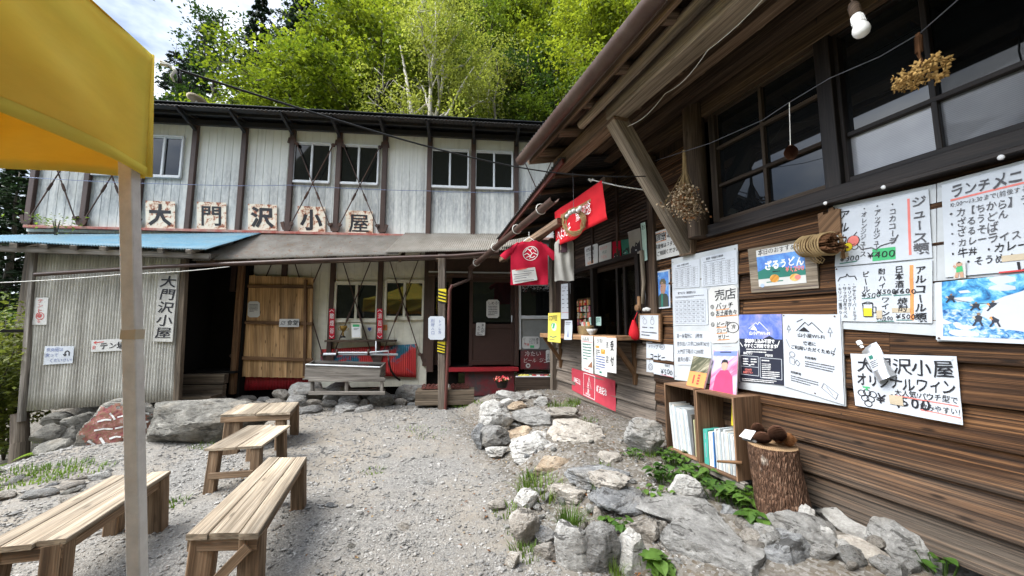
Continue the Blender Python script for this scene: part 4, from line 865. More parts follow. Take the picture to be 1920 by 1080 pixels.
def rock_px(box, g, mat, label, dr=.8, seed=1, name='border_stone', group='stones of the low border wall', sub=4, flat=0, yaw=None, sink=.20, tight=.62):
    u0, v0, u1, v1 = box; uc = (u0 + u1) / 2; P = GZ(uc, v1, g); r = ray(uc, v1); hd = V((r.x, r.y, 0)).normalized(); hdist = V((P.x, P.y, 0)).length
    sc = 1 / math.sqrt(1 + ((uc - 960) / FPX) ** 2); dist = P.y; w = (u1 - u0) / FPX * dist * (.5 + .5 * sc); d = w * dr; phi = math.atan((ZC - g) / hdist); Hh = (v1 - v0) / FPX * dist * 1.02; h = max(.3 * w, min((Hh - .62 * d * math.sin(phi)) / math.cos(phi), 1.5 * w)) ; h = max(h, .05)
    if Hh / w < .35: h = max(.12 * w + .03, (Hh - .62 * d * math.sin(phi)) / math.cos(phi))
    Pm, fs = rock_mesh(w * 1.06, d, h * (1 + sink), seed, sub, 9, .13, flat, tight); c = P + hd * (d * .42); c.z = g - h * sink
    return rock_obj(name, label, M[mat], Pm, fs, c, math.atan2(hd.y, hd.x) - PI / 2 if yaw is None else yaw, 0, group)
RK = [((898, 751, 960, 804), .26, 'rock_pale', 'big rounded pale stone on top of the border pile', .8), ((956, 764, 1036, 806), .24, 'rock_grey', 'wide grey stone beside the rounded pale stone on the pile', .8), ((894, 798, 958, 844), .06, 'rock_grey', 'rounded grey stone at the outer foot of the pile', .8),
 ((911, 838, 953, 858), .05, 'rock_pale', 'small pale stone lying in front of the pile', .7), ((951, 801, 1003, 836), .09, 'rock_rust', 'orange tinted stone in the middle of the pile', .7), ((951, 788, 996, 811), .18, 'rock_pale', 'small pale stone wedged between two larger stones of the pile', .8),
 ((931, 731, 983, 756), .32, 'rock_pale', 'pale stone at the far end of the pile', .8), ((932, 745, 987, 770), .30, 'rock_pale', 'flat pale stone behind the rounded pale stone', .7), ((952, 752, 987, 768), .34, 'rock_rust', 'brownish stone lying on the flat pale stone', .7),
 ((979, 732, 1016, 754), .26, 'rock_grey', 'flat grey stone before the drinks trough', .9), ((1001, 743, 1036, 767), .27, 'rock_grey', 'grey stone near the kiosk corner post', .9), ((884, 797, 913, 838), .08, 'rock_blue', 'narrow bluish stone at the left edge of the pile', .9),
 ((956, 808, 1054, 878), .02, 'rock_pale', 'big pale slab leaning at the near side of the pile', 1.0), ((1026, 787, 1135, 850), .14, 'rock_tan', 'broad flat tan stone set in the terrace', 1.0), ((1024, 762, 1088, 795), .24, 'rock_tan', 'flat tan stone behind the broad one', 1.0),
 ((1172, 788, 1243, 850), .24, 'rock_grey', 'squarish grey block against the lodge wall', .7), ((1122, 850, 1165, 868), .20, 'rock_tan', 'flat tan stone sunk in the terrace soil', 1.0), ((1060, 871, 1180, 927), .14, 'rock_blue', 'layered slate slab at the bend of the border', .85),
 ((1104, 915, 1212, 971), .10, 'rock_blue', 'dark slate slab jutting over the border', .8), ((1029, 914, 1115, 962), .0, 'rock_tan', 'tan block under the layered slab', .7), ((1105, 896, 1182, 922), .22, 'rock_tan', 'flat tan slab behind the dark slate', .8),
 ((965, 921, 1010, 960), .0, 'rock_pale', 'pale stone standing in the grass at the yard edge', .8), ((956, 966, 1010, 1026), .0, 'rock_tan', 'rounded tan stone in the yard before the grass tuft', .8), ((1003, 994, 1042, 1028), -.02, 'rock_blue', 'pointed grey stone beside the rounded tan stone', .8),
 ((1043, 996, 1105, 1076), -.03, 'rock_pale', 'upright cracked pale stone of the border', .6), ((1099, 982, 1161, 1090), -.04, 'rock_grey', 'tall upright grey stone of the border', .6), ((1157, 1005, 1214, 1095), -.04, 'rock_pale', 'craggy white stone below the big slab', .7),
 ((1169, 944, 1370, 1006), .08, 'rock_grey', 'long flat grey slab on the terrace', .75), ((1176, 980, 1244, 1034), .03, 'rock_tan', 'blunt stone under the long flat slab', .7), ((1240, 998, 1430, 1110), -.05, 'rock_grey', 'huge flat slab at the bottom of the picture', .8),
 ((1000, 1022, 1048, 1060), -.04, 'rock_tan', 'small tan stone in front of the upright stones', .8), ((945, 1044, 973, 1076), -.03, 'rock_tan', 'small tan stone in the gravel near the bottom edge', .8), ((914, 938, 946, 960), .0, 'rock_tan', 'small stone in weeds at the yard edge', .8), ((1112, 956, 1135, 987), .03, 'rock_tan', 'small tan wedge stone beneath the dark slate', .8),
 ((1256, 896, 1316, 946), .13, 'rock_pale', 'pale triangular stone among the leafy plants', .6), ((1353, 950, 1383, 973), .10, 'rock_blue', 'small bluish stone near the log stump', .9), ((1002, 858, 1074, 905), .02, 'rock_rust', 'brown weathered stone under the pale slab', .6),
 ((1529, 962, 1575, 1070), -.02, 'rock_pale', 'pale curved upright stone right of the log', .7), ((1555, 965, 1702, 1042), .03, 'rock_pale', 'long pale stone leaning toward the lodge wall', .55), ((1430, 984, 1552, 1070), -.03, 'rock_grey', 'rough grey stone just below the log', .7), ((1485, 955, 1524, 1014), .06, 'rock_pale', 'white upright stone touching the log', .7),
 ((1564, 1032, 1665, 1110), -.05, 'rock_tan', 'rounded tan stone at the bottom right', .8), ((1645, 1008, 1760, 1110), -.04, 'rock_grey', 'grey boulder at the right end of the border', .8), ((1400, 1020, 1528, 1110), -.06, 'rock_blue', 'grey blue slab between the huge slab and the rough stone', .8), ((1522, 1064, 1560, 1100), -.06, 'rock_pale', 'small pale stone squeezed between the bottom stones', .8)]
for i, (bx, g, m, lb, dr) in enumerate(RK):
    if i >= 37: cx, cy = (bx[0] + bx[2]) / 2, bx[3]; bx = (cx + (bx[0] - cx) * 1.16, cy + (bx[1] - cy) * 1.12, cx + (bx[2] - cx) * 1.16, cy)
    rock_px(bx, g + .02, m, lb, dr, 100 + i, sub=5, tight=.55 if i % 2 else .68)
# boulders on the left and painted boulder
Pm, fs = rock_mesh(1.25, .8, .70, 41, 5, 7, .09, .75, .75); p = GZ(330, 850, .0); rock_obj('flat_boulder', 'long flat topped boulder lying below the shed', M['rock_moss'], Pm * np.array([1.25, 1, 1]), fs, V((p.x - .02, p.y + .42, -.14)), .02)
def painted():
    Pm, fs = rock_mesh(.86, .62, .80, 52, 5, 6, .08, 0, .78); p = GZ(178, 862, -.12); loc = V((p.x + .0, p.y + .28, -.22)); yaw = math.atan2(p.y, p.x) - PI / 2
    o = rock_obj('painted_boulder', 'rounded boulder with a red patch and white brush strokes', M['rock_moss'], Pm, fs, loc, yaw)
    bvh = BVHTree.FromPolygons([V(q) for q in Pm], fs); R = random.Random(4)
    def cast(x, z, off): 
        h = bvh.ray_cast(V((x, -2, z)), V((0, 1, 0))); return h[0] + h[1] * off if h[0] else None
    b = MB(); n = 44; pts = {}
    for i in range(n + 1):
        for k in range(n + 1):
            x, z = -.38 + .76 * i / n, .08 + .70 * k / n; q = cast(x, z, .003)
            rr = math.hypot((x + .02) / .33, (z - .44) / .31) + .28 * N3(x * 7, z * 7, 1) + .22 * N3(x * 21, z * 21, 4)
            if q and rr < 1: pts[i, k] = len(b.v); b.v.append(tuple(q))
    for i in range(n):
        for k in range(n):
            q = [(i, k), (i + 1, k), (i + 1, k + 1), (i, k + 1)]
            if all(t in pts for t in q): b.face([pts[t] for t in q])
    c = b.build('paint_patch', M['lichen_red'], None, True); c.parent = o
    b = MB()
    def stroke(pl, w):
        for (x0, z0), (x1, z1) in zip(pl, pl[1:]):
            m = 5
            for j in range(m):
                a, e = j / m, (j + 1) / m; qs = []
                dx, dz = x1 - x0, z1 - z0; l = math.hypot(dx, dz); nx, nz = -dz / l * w, dx / l * w
                for t, s in ((a, -1), (e, -1), (e, 1), (a, 1)):
                    s2 = s * (1 + .35 * N3(t * 9 + x0 * 30, z0 * 40)); q = cast(x0 + dx * t + nx * s2, z0 + dz * t + nz * s2, .007); qs.append(q)
                if all(qs): b.poly(qs)
    for x, z, l, dz in ((-.22, .55, .12, .01), (-.05, .585, .10, 0), (.07, .58, .06, -.09), (.14, .60, .10, -.02), (-.24, .45, .16, 0), (-.06, .455, .12, .0), (.10, .47, .14, .01), (-.28, .34, .08, -.08), (-.18, .36, .05, -.1), (-.1, .34, .10, .01), (.02, .35, .06, -.08), (.1, .36, .10, -.02), (.2, .5, .02, -.1), (-.12, .64, .05, -.08)): stroke([(x, z), (x + l * .55, z + dz * .6 + .012), (x + l, z + dz)], .0085 + .004 * R.random())
    c = b.build('brush_strokes', M['paper_w'], None); c.parent = o
painted()
# stones packed under the shed, dark and mossy
for i, (bx, g) in enumerate((((64, 795, 120, 830), -.12), ((70, 825, 128, 858), -.28), ((112, 800, 150, 838), -.22), ((60, 850, 110, 884), -.40), ((120, 775, 172, 806), -.02), ((82, 774, 130, 800), .0), ((128, 832, 166, 858), -.3), ((40, 872, 80, 905), -.52), ((0, 880, 44, 925), -.5), ((85, 875, 130, 892), -.35))):
    rock_px(bx, g, 'rock_moss', 'dark mossy stone packed under the shed floor', .9, 300 + i, 'packed_stone', 'mossy stones under the shed', 3)
# stones along the hut footing: eight shapes copied
rs = random.Random(8); proto = []
def copy_rock(src, name_loc, yaw, sc):
    o = src.copy(); COL.objects.link(o); o.location = name_loc; o.rotation_euler = (rs.uniform(-.2, .2), rs.uniform(-.2, .2), yaw); o.scale = sc; return o
mats = ['rock_grey', 'rock_tan', 'rock_blue', 'rock_moss', 'rock_grey', 'rock_tan', 'rock_pale', 'rock_grey']
k = 0
for row in range(3):
    u = 335 + row * 9
    while u < 800:
        wpx = rs.uniform(22, 62) * (1 - .12 * row); uc = u + wpx / 2; v = 738 + 13 * row + rs.uniform(-5, 6) + (4 if uc < 560 else 0)
        if row == 2 and uc > 720: break
        d = [.30, .62, .98][row]; t = ht(BK(uc, v, d)); g = .16 - .06 * row; L_ = HB(t, d, g - .05 + rs.uniform(-.02, .03)); w = wpx / FPX * L_.y; hh = w * rs.uniform(.42, .7)
        if k < 8:
            Pm, fs = rock_mesh(1, .8, .8, 400 + k, 3, 9, .14, 0, .58); o = rock_obj('footing_stone', 'grey or tan stone in the loose rows along the hut footing', M[mats[k]], Pm, fs, L_, rs.uniform(-.5, .5), 0, 'stones along the hut footing'); o.scale = (w, w * .9, hh / .8); proto.append(o)
        else: copy_rock(proto[rs.randrange(8)], L_, rs.uniform(-.6, .6), (w, w * .9, hh / .8))
        k += 1; u += wpx * rs.uniform(.8, 1.05)
for i in range(22):
    u, v = rs.uniform(-30, 235), rs.uniform(865, 960); p = GZ(u, v, -.3)
    for _ in range(4): p = GZ(u, v, ground(p.x, p.y))
    if p.x > -3.3: continue
    w = rs.uniform(.06, .24); o = copy_rock(proto[rs.randrange(8)], V((p.x, p.y, ground(p.x, p.y) - w * .2)), rs.uniform(0, 6), (w, w * .85, w * .55)); o['label'] = 'stone on the weedy bank below the painted boulder'; o['group'] = 'stones on the left bank'; o.name = 'bank_stone'
# flat stones sunk in the yard
for i in range(16):
    u, v = [(690, 880), (640, 900), (720, 860), (560, 820), (800, 905), (850, 800), (620, 945), (760, 985), (900, 965), (700, 780), (780, 770), (870, 870), (930, 1010), (660, 1020), (1000, 915), (520, 985)][i]; p = GZ(u, v, .03); w = rs.uniform(.06, .16); o = copy_rock(proto[rs.randrange(8)], V((p.x, p.y, ground(p.x, p.y) - w * .22)), rs.uniform(0, 6), (w, w * .8, w * .45))
    o['label'] = 'small flat stone half sunk in the yard gravel'; o['group'] = 'loose stones in the yard gravel'; o.name = 'yard_stone'
# filler stones packed between the larger border stones
bl = [(880, 830), (905, 858), (960, 872), (1010, 905), (1040, 960), (1060, 1000), (1110, 1000), (1160, 1010), (1240, 1040), (1420, 1050), (1540, 1060), (1650, 1070)]
for i in range(46):
    a = 1.8 + rs.random() * (len(bl) - 2.8); k = int(a); a -= k; u = bl[k][0] + (bl[k + 1][0] - bl[k][0]) * a + rs.gauss(0, 22); v = bl[k][1] + (bl[k + 1][1] - bl[k][1]) * a + rs.gauss(0, 16) - (12 if i % 3 else 40); p = GZ(u, v, .08); w = rs.uniform(.05, .12); o = copy_rock(proto[(0, 1, 2, 4, 5, 6, 6, 7)[rs.randrange(8)]], V((p.x, p.y, ground(p.x, p.y) - w * .12)), rs.uniform(0, 6), (w, w * .85, w * .75))
    o['label'] = 'small stone packed between the larger border stones'; o['group'] = 'filler stones of the border wall'; o.name = 'filler_stone'
for i in range(44):
    u, v = rs.uniform(1390, 1800), 0; v = 1000 + (u - 1390) * .13 + rs.uniform(0, 70); p = GZ(u, v, .05); e = (p - LF).dot(LN)
    if e < .1: continue
    w = rs.uniform(.07, .19); o = copy_rock(proto[(0, 1, 4, 5, 6, 6)[rs.randrange(6)]], V((p.x, p.y, ground(p.x, p.y) - w * .15)), rs.uniform(0, 6), (w, w * .85, w * .8)); o['label'] = 'stone in the heap between the log and the lower right corner'; o['group'] = 'heaped stones below the lodge wall'; o.name = 'heap_stone'
for i in range(60):
    u, v = rs.uniform(1090, 1400), rs.uniform(770, 960); p = GZ(u, v, .2); e = (p - LF).dot(LN)
    if e < .15 or e > 1.5: continue
    w = rs.uniform(.03, .08); o = copy_rock(proto[rs.randrange(8)], V((p.x, p.y, ground(p.x, p.y) - w * .15)), rs.uniform(0, 6), (w, w * .85, w * .7)); o['label'] = 'small loose stone on the terrace soil before the lodge'; o['group'] = 'small stones on the terrace'; o.name = 'terrace_stone'
# gravel: many small stones, nobody could count them
def scatter_gravel():
    base, fs = ICO[2][0], None; r = np.random.default_rng(5); m = bmesh.new(); bmesh.ops.create_icosphere(m, subdivisions=1, radius=1); m.verts.ensure_lookup_table(); m.verts.index_update(); bv = np.array([v.co[:] for v in m.verts]); bf = np.array([[v.index for v in f.verts] for f in m.faces]); m.free()
    N = 38000; vs = []; fs = []; n = 0; rr = random.Random(6)
    while n < N:
        y = 1.2 + 6.2 * rr.random() ** 1.5; x = rr.uniform(-1.42 * y - .5, .25 * y + .8)
        if x < -7.6: continue
        dens = .35 + .65 * smooth(-.25, .25, N3(x * .8, y * .8, 3) + .4 * N3(x * 3, y * 3))
        e = (V((x, y, 0)) - LF).dot(LN)
        if e < .1 or (rr.random() > dens) or (e < 1.7 and rr.random() < .6): continue
        s = .0045 + .008 * rr.random() ** 2.4 * (2.4 if rr.random() < .06 else 1); s *= .72 + .13 * y
        P = bv * np.array([s * rr.uniform(.8, 1.5), s * rr.uniform(.7, 1.2), s * rr.uniform(.45, .8)]) * r.uniform(.72, 1.2, (len(bv), 1)); a = rr.uniform(0, 6.28); c, q = math.cos(a), math.sin(a)
        P = P @ np.array([[c, q, 0], [-q, c, 0], [0, 0, 1]]); P = P + np.array([x, y, ground(x, y) + s * .2]); vs.append(P); fs.append(bf + n * len(bv)); n += 1
    vs = np.concatenate(vs); fs = np.concatenate(fs); me = bpy.data.meshes.new('gravel'); me.from_pydata(vs.tolist(), [], fs.tolist()); me.materials.append(M['gravel']); o = bpy.data.objects.new('gravel', me); COL.objects.link(o)
    tag(o, kind='stuff')
scatter_gravel()
# ------------------------------------------------------------------ log stump, book boxes, hanging things
def log_stump():
    c0, c1 = LW(1.99, .30, .02), LW(2.10, .255, .635); R = thing('log_stump', 'upright rough barked log with pine cones on top beside the book boxes', 'log', c0)
    b = MB(); n = 40; ring = []
    def rad(a, h): return (.172 - .012 * h + .02 * smooth(.25, 0, h)) * (1 + .06 * N3(math.cos(a) * 1.5, math.sin(a) * 1.5, h * 2) + .045 * abs(N3(math.cos(a) * 7, math.sin(a) * 7, h * 1.5)) + .02 * N3(math.cos(a) * 16, math.sin(a) * 16, h * 6))
    def fn(u, v): a = u * 2 * PI; p = c0.lerp(c1, v); return p + (LD * math.cos(a) + LN * math.sin(a)) * rad(a, v) + V((0, 0, -.05 * (1 - v) + .0))
    b.grid(fn, 90, 26); b.build('bark', M['log'], R, True)
    b = MB(); b.poly([c1 + (LD * math.cos(a) + LN * math.sin(a)) * rad(a, 1) * .995 - V((0, 0, .002)) for a in np.linspace(0, 2 * PI, 60)[:-1]]); o = b.build('end_grain', M['log_end'], R)
    b = MB(); k = c0.lerp(c1, .32) + LN * .165 - LD * .02; Pm, fs = rock_mesh(.10, .08, .09, 9, 3); b.add([V(p) + k - V((0, 0, .045)) for p in Pm], fs); b.build('burl', M['log'], R, True)
    b = MB(); p = W(1392, 868, .34); b.tube([p, W(1366, 866, .38), W(1345, 865, .40)], [.015, .012, .009], 8); b.build('peg', M['batten'], R, True)
    return c1
LT = log_stump()
def cone_mesh(L, r, seed, scale_n=13, rows=11, axis=V((0, 0, 1))):
    "pine cone: overlapping scales on spiral rows"
    b = MB(seed); ax = axis.normalized(); x = ax.orthogonal().normalized(); y = ax.cross(x)
    b.lathe((0, 0, 0), [(r * .3, 0), (r * .55, L * .25), (r * .5, L * .6), (r * .15, L * .95)], 10, 0, ax)
    for i in range(rows):
        h = i / (rows - 1); rr = r * (math.sin(PI * (.12 + .80 * h)) ** .7); n = max(4, int(scale_n * (rr / r)))
        for k in range(n):
            a = 2 * PI * (k + (i % 2) * .5) / n + i * .1; d = x * math.cos(a) + y * math.sin(a); t = ax.cross(d); p0 = ax * (h * L * .9) + d * rr * .35; tip = ax * (h * L * .9 + L * .07 * (1 - h)) + d * rr; w = rr * PI / n * 1.15
            b.poly([p0 - t * w * .4, p0 + t * w * .4, tip + t * w, tip + d * .12 * r, tip - t * w]); up = ax * L * .02; b.poly([tip - t * w + up, tip + d * .12 * r + up, tip + t * w + up, p0 + t * w * .4 + up, p0 - t * w * .4 + up])
    return b
def shift(b, o): b.v = [tuple(V(p) + o) for p in b.v]; return b
for i, (ds, de, L, r, ax, lb) in enumerate(((.02, .07, .085, .055, V((-.2, -.3, .9)), 'upright dark pine cone in the middle of the log top'), (-.08, .05, .12, .056, V((.9, -.3, .12)), 'pine cone lying on its side at the wall end of the log top'), (.125, -.02, .095, .042, V((-.2, .9, .25)), 'small pine cone at the left rim of the log top'))):
    b = shift(cone_mesh(L, r, i), LT + LD * ds + LN * de + V((0, 0, .012 if i == 0 else r * .9))); single(b, 'pine_cone', lb, 'pine cone', M['cone'], 'pine cones on the log')
def burr(c, r, seed, lb):
    b = MB(seed); rr = random.Random(seed); b.lathe(c - V((0, 0, r)), [(.0, 0)] + [(r * .8 * math.sin(PI * t), r - r * math.cos(PI * t)) for t in (.15, .35, .5, .65, .85)] + [(0, 2 * r)], 12)
    for i in range(420):
        d = V((rr.gauss(0, 1), rr.gauss(0, 1), rr.gauss(0, 1))).normalized(); x = d.orthogonal() * r * .035; e = c + d * r * rr.uniform(.95, 1.2) + V((rr.uniform(-1, 1), rr.uniform(-1, 1), rr.uniform(-1, 1))) * r * .1; p = c + d * r * .6; b.poly([p - x, p + x, e])
    single(b, 'chestnut_burr', lb, 'burr', M['burr'], 'chestnut burrs on the log')
burr(LT + LD * -.01 - LN * .06 + V((0, 0, .065)), .06, 3, 'brown spiky burr farther back on the log top'); burr(LT - LD * .085 - LN * .06 + V((0, 0, .055)), .05, 4, 'smaller spiky burr behind the lying pine cone')
b = MB(); p = LT + LD * .11 + LN * .08; b.box(p + V((0, 0, .012)), .10, .06, .016, LD + LN * .3); single(b, 'slate_chip', 'flat grey stone chip on the log top under the card', 'stone', M['rock_blue'])
b = MB(); q = [p + LD * .075 + LN * .03 + V((0, 0, .025)), p - LD * .035 + LN * .05 + V((0, 0, .03)), p - LD * .045 - LN * .0 + V((0, 0, .09)), p + LD * .06 - LN * .02 + V((0, 0, .075))]; b.poly(q); b.poly([x - V((0, 0, .004)) for x in q][::-1])
for i in range(4): j = (i + 1) % 4; b.poly([q[i], q[j], q[j] - V((0, 0, .004)), q[i] - V((0, 0, .004))])
for i in range(4):
    a = .25 + .16 * i; e0, e1 = q[3].lerp(q[0], a), q[2].lerp(q[1], a); n = V((0, 0, .002)) + LN * .001; b.poly([e0.lerp(e1, .12) + n, e0.lerp(e1, .75 + .1 * (i % 2)) + n, e0.lerp(e1, .75 + .1 * (i % 2)) + n - V((0, 0, .004)), e0.lerp(e1, .12) + n - V((0, 0, .004))], 1)
single(b, 'small_card', 'small white written card leaning on the cones of the log', 'card', [M['white'], M['ink_grey']])
def book_box(s0, s1, z0, z1, lb, seed):
    d = .33; R = thing('book_box', lb, 'box', LW((s0 + s1) / 2, d / 2, z0), 'open wooden boxes holding books'); t = .016; sm = (s0 + s1) / 2; w = s1 - s0; e = d / 2 + .012
    for nm, s, z, a, h in (('side_panel', s0 + t / 2, (z0 + z1) / 2, t, z1 - z0), ('side_panel', s1 - t / 2, (z0 + z1) / 2, t, z1 - z0), ('top_panel', sm, z1 - t / 2, w - 2 * t, t), ('bottom_panel', sm, z0 + t / 2, w - 2 * t, t)):
        b = MB(seed + int(s * 100)); b.box(LW(s, e, z), a, d, h, LD, 0, .002); b.build(nm, M['box'], R)
    b = MB(seed); b.box(LW(sm, .016, (z0 + z1) / 2), w - 2 * t, .006, z1 - z0 - 2 * t, LD, 0, 0); b.build('back_panel', M['box'], R)
book_box(2.74, 3.135, .31, .955, 'open wooden box with magazines, the one farther from the log', 1); book_box(2.34, 2.735, .285, .945, 'open wooden box with paperbacks, the one nearer the log', 2)
b = MB(3); b.beam(LW(2.30, .30, .255), LW(3.2, .30, .28), .05, .055); b.beam(LW(2.30, .08, .255), LW(3.2, .08, .28), .05, .055); single(b, 'support_rail', 'weathered rail under the two book boxes', 'rail', M['trough'])
M['spine_print'] = flat((.30, .32, .36))
rb = random.Random(12); CP_ = {}
def book(s, z0, th, h, dep, col, lb, lean=0, cat='book', grp='books and magazines in the boxes', e1=.30, name='book', stripe=True):
    b = MB(int(s * 1000)); c0 = LW(s, e1 - dep / 2, z0); up = (V((0, 0, 1)) + LD * lean).normalized()
    b.beam(c0, c0 + up * h, th, dep, LN, 0, .002)
    if stripe:
        for a, bb in ((.72, .9), (.2, .62)):
            p, q = c0 + up * h * a + LN * (dep / 2 + .0015), c0 + up * h * bb + LN * (dep / 2 + .0015); x = LD * th * .16; b.poly([p + x * .5, p - x * .5, q - x * .5, q + x * .5], 1)
    return single(b, name, lb, cat, [col, M['spine_print']], grp)
bw = [flat(c, .5, .3) for c in ((.60, .60, .57), (.46, .49, .50), (.63, .59, .52), (.40, .45, .47))]
s = 3.10
for i in range(10):
    th = rb.uniform(.018, .026); s -= th + .0035
    book(s, .327, th, .40 + rb.uniform(-.02, .015) + (.03 if i < 3 else 0), .21, bw[i % 4], 'white spined magazine standing in the farther box', .10, 'magazine', 'white magazines in the farther box', name='magazine')
book(2.825, .327, .016, .37, .2, flat((.12, .11, .10)), 'black spined magazine at the end of the row in the farther box', .05, 'magazine', name='magazine'); book(2.80, .327, .014, .33, .2, flat((.42, .40, .22)), 'olive thin booklet beside the black magazine', .03, 'booklet', name='booklet')
book(2.683, .302, .05, .30, .17, flat((.06, .33, .27)), 'thick green paperback at the left of the nearer box', 0); book(2.628, .302, .045, .29, .17, bw[2], 'thick white paperback beside the green one', 0); book(2.60, .302, .010, .30, .18, flat((.05, .2, .5)), 'thin blue paperback in the nearer box', .0)
s = 2.592
for i in range(9):
    th = rb.uniform(.017, .022); s -= th + .0035; book(s, .302, th, .335 + rb.uniform(-.015, .015), .2, bw[(i + 1) % 4], 'white spined book standing in the nearer box', .02, 'book', 'white books in the nearer box')
b = MB(); c = LW(2.48, .12, .655); b.beam(c, c + V((0, 0, .25)) - LN * .03, .16, .012, LN, 0, 0); o = c + LN * .008; q = lambda s_, z_, k=.001: o + LD * s_ + V((0, 0, z_)) - LN * (.12 * z_ - k)
b.poly([q(.055, .02), q(-.055, .02), q(-.055, .15), q(.055, .15)], 1); b.poly([q(.04, .03, .003), q(-.03, .03, .003), q(-.02, .09, .003), q(.02, .12, .003)], 2)
single(b, 'picture_book', 'yellow covered book leaning above the white books', 'book', [M['yellow'], flat((.05, .05, .16)), M['red']])
# books standing on top of the boxes
def leaning(name, lb, cat, px, e_b, e_t, th, mats, deco):
    TL, TR, BR, BL = [W(*p, e_t if i < 2 else e_b) for i, p in enumerate(px)]; b = MB(); n = (TR - TL).cross(BL - TL).normalized(); n = n if n.dot(CP - TL) > 0 else -n
    q = [TL, TR, BR, BL]; bk = [p - n * th for p in q]; b.poly(q[::-1]); b.poly(bk)
    for i in range(4): j = (i + 1) % 4; b.poly([q[i], q[j], bk[j], bk[i]], 1)
    at = lambda s, t, k=.0015: TL.lerp(TR, s).lerp(BL.lerp(BR, s), t) + n * k
    deco(b, at, n); return single(b, name, lb, cat, mats)
def d1(b, at, n):
    b.poly([at(0, .52), at(1, .5), at(1, 1), at(0, 1)], 2); [b.poly([at(.55, .58 + .09 * i, .003), at(.68, .58 + .09 * i, .003), at(.68, .64 + .09 * i, .003), at(.55, .64 + .09 * i, .003)], 3) for i in range(4)]; b.poly([at(.3, .62, .003), at(.38, .62, .003), at(.38, .9, .003), at(.3, .9, .003)], 3)
leaning('display_book', 'book with a forest photo and orange band standing on the book box', 'book', ((1300, 667), (1333, 672), (1319, 729), (1287, 722)), .24, .16, .02, [M['pic_wood'], M['paper_w'], M['orange'], M['ink_red']], d1)
def d2(b, at, n):
    el = lambda cx, cy, rx, ry, m, k: b.poly([at(cx + rx * math.cos(a), cy + ry * math.sin(a), k) for a in np.linspace(0, 2 * PI, 20)[:-1]][::-1], m)
    b.poly([at(.02, .02), at(.98, .02), at(.98, .13), at(.02, .13)], 5); b.poly([at(.3, .03, .003), at(.75, .03, .003), at(.75, .055, .003), at(.3, .055, .003)], 4)
    b.poly([at(.12, 1, .002), at(.2, .62, .002), at(.36, .48, .002), at(.66, .46, .002), at(.84, .6, .002), at(.9, 1, .002)], 2); el(.52, .36, .13, .12, 3, .003); b.poly([at(.38, .34, .004), at(.42, .24, .004), at(.52, .215, .004), at(.63, .24, .004), at(.67, .34, .004), at(.6, .29, .004), at(.46, .29, .004)], 4)
leaning('display_magazine', 'magazine with a person in a red jacket on its cover, standing on the book box', 'magazine', ((1338, 657), (1384, 657), (1380, 741), (1330, 733)), .20, .10, .012, [M['pic_pink'], M['paper_w'], flat((.62, .05, .14)), flat((.50, .30, .22)), M['ink'], flat((.16, .22, .50))], d2)
# bulb
def bulb():
    c = LW(1.02, .9, 2.99); R = thing('light_bulb', 'white bulb hanging on a dark socket under the eaves', 'bulb', c); ax = V((.0, .0, 1)) + LD * .14
    b = MB(); b.lathe(c - ax * .035, [(.0, 0), (.016, .003), (.028, .012), (.034, .026), (.035, .038), (.032, .055), (.026, .068), (.024, .074)], 20, 0, ax); b.build('globe', M['bulb'], R, True)
    b = MB(); b.lathe(c + ax * .039, [(.025, 0), (.026, .02), (.023, .045), (.019, .055)], 20, 0, ax)
    for k in range(16): a = 2 * PI * k / 16; d = V((math.cos(a), math.sin(a), 0)); b.beam(c + ax * .044 + d * .0262, c + ax * .085 + d * .0235, .003, .003, d, 0, 0)
    b.build('heat_sink', M['bulb'], R, 40)
    b = MB(); b.lathe(c + ax * .093, [(.021, 0), (.024, .006), (.024, .055), (.015, .075), (.006, .08)], 16, 0, ax); b.tube([c + ax * .17, c + ax * .4 - LD * .02, LW(1.02, .9, 3.66)], .005, 6); b.build('socket', M['beam_dark'], R, 40)
bulb()
wp = [W(1223, 303, .5), W(1330, 269, .56), W(1430, 225, .58), W(1480, 192, .6), W(1555, 147, .6), W(1650, 106, .6), W(1725, 62, .6), W(1800, -4, .62), W(1900, -110, .64)]
b = MB(); b.tube(wp, .0028, 5); single(b, 'hanging_wire', 'thin bare wire strung under the eaves with dried flowers on it', 'wire', M['ink_grey'], smooth=True)
line('eave_wire', 'thin pale wire looped along the eave beams', 'wire', [LW(2.9, .86, 3.5), LW(2.5, .75, 3.62), LW(1.9, .9, 3.55), LW(1.2, .95, 3.62)], .003, M['rope_w'], .05, 8)
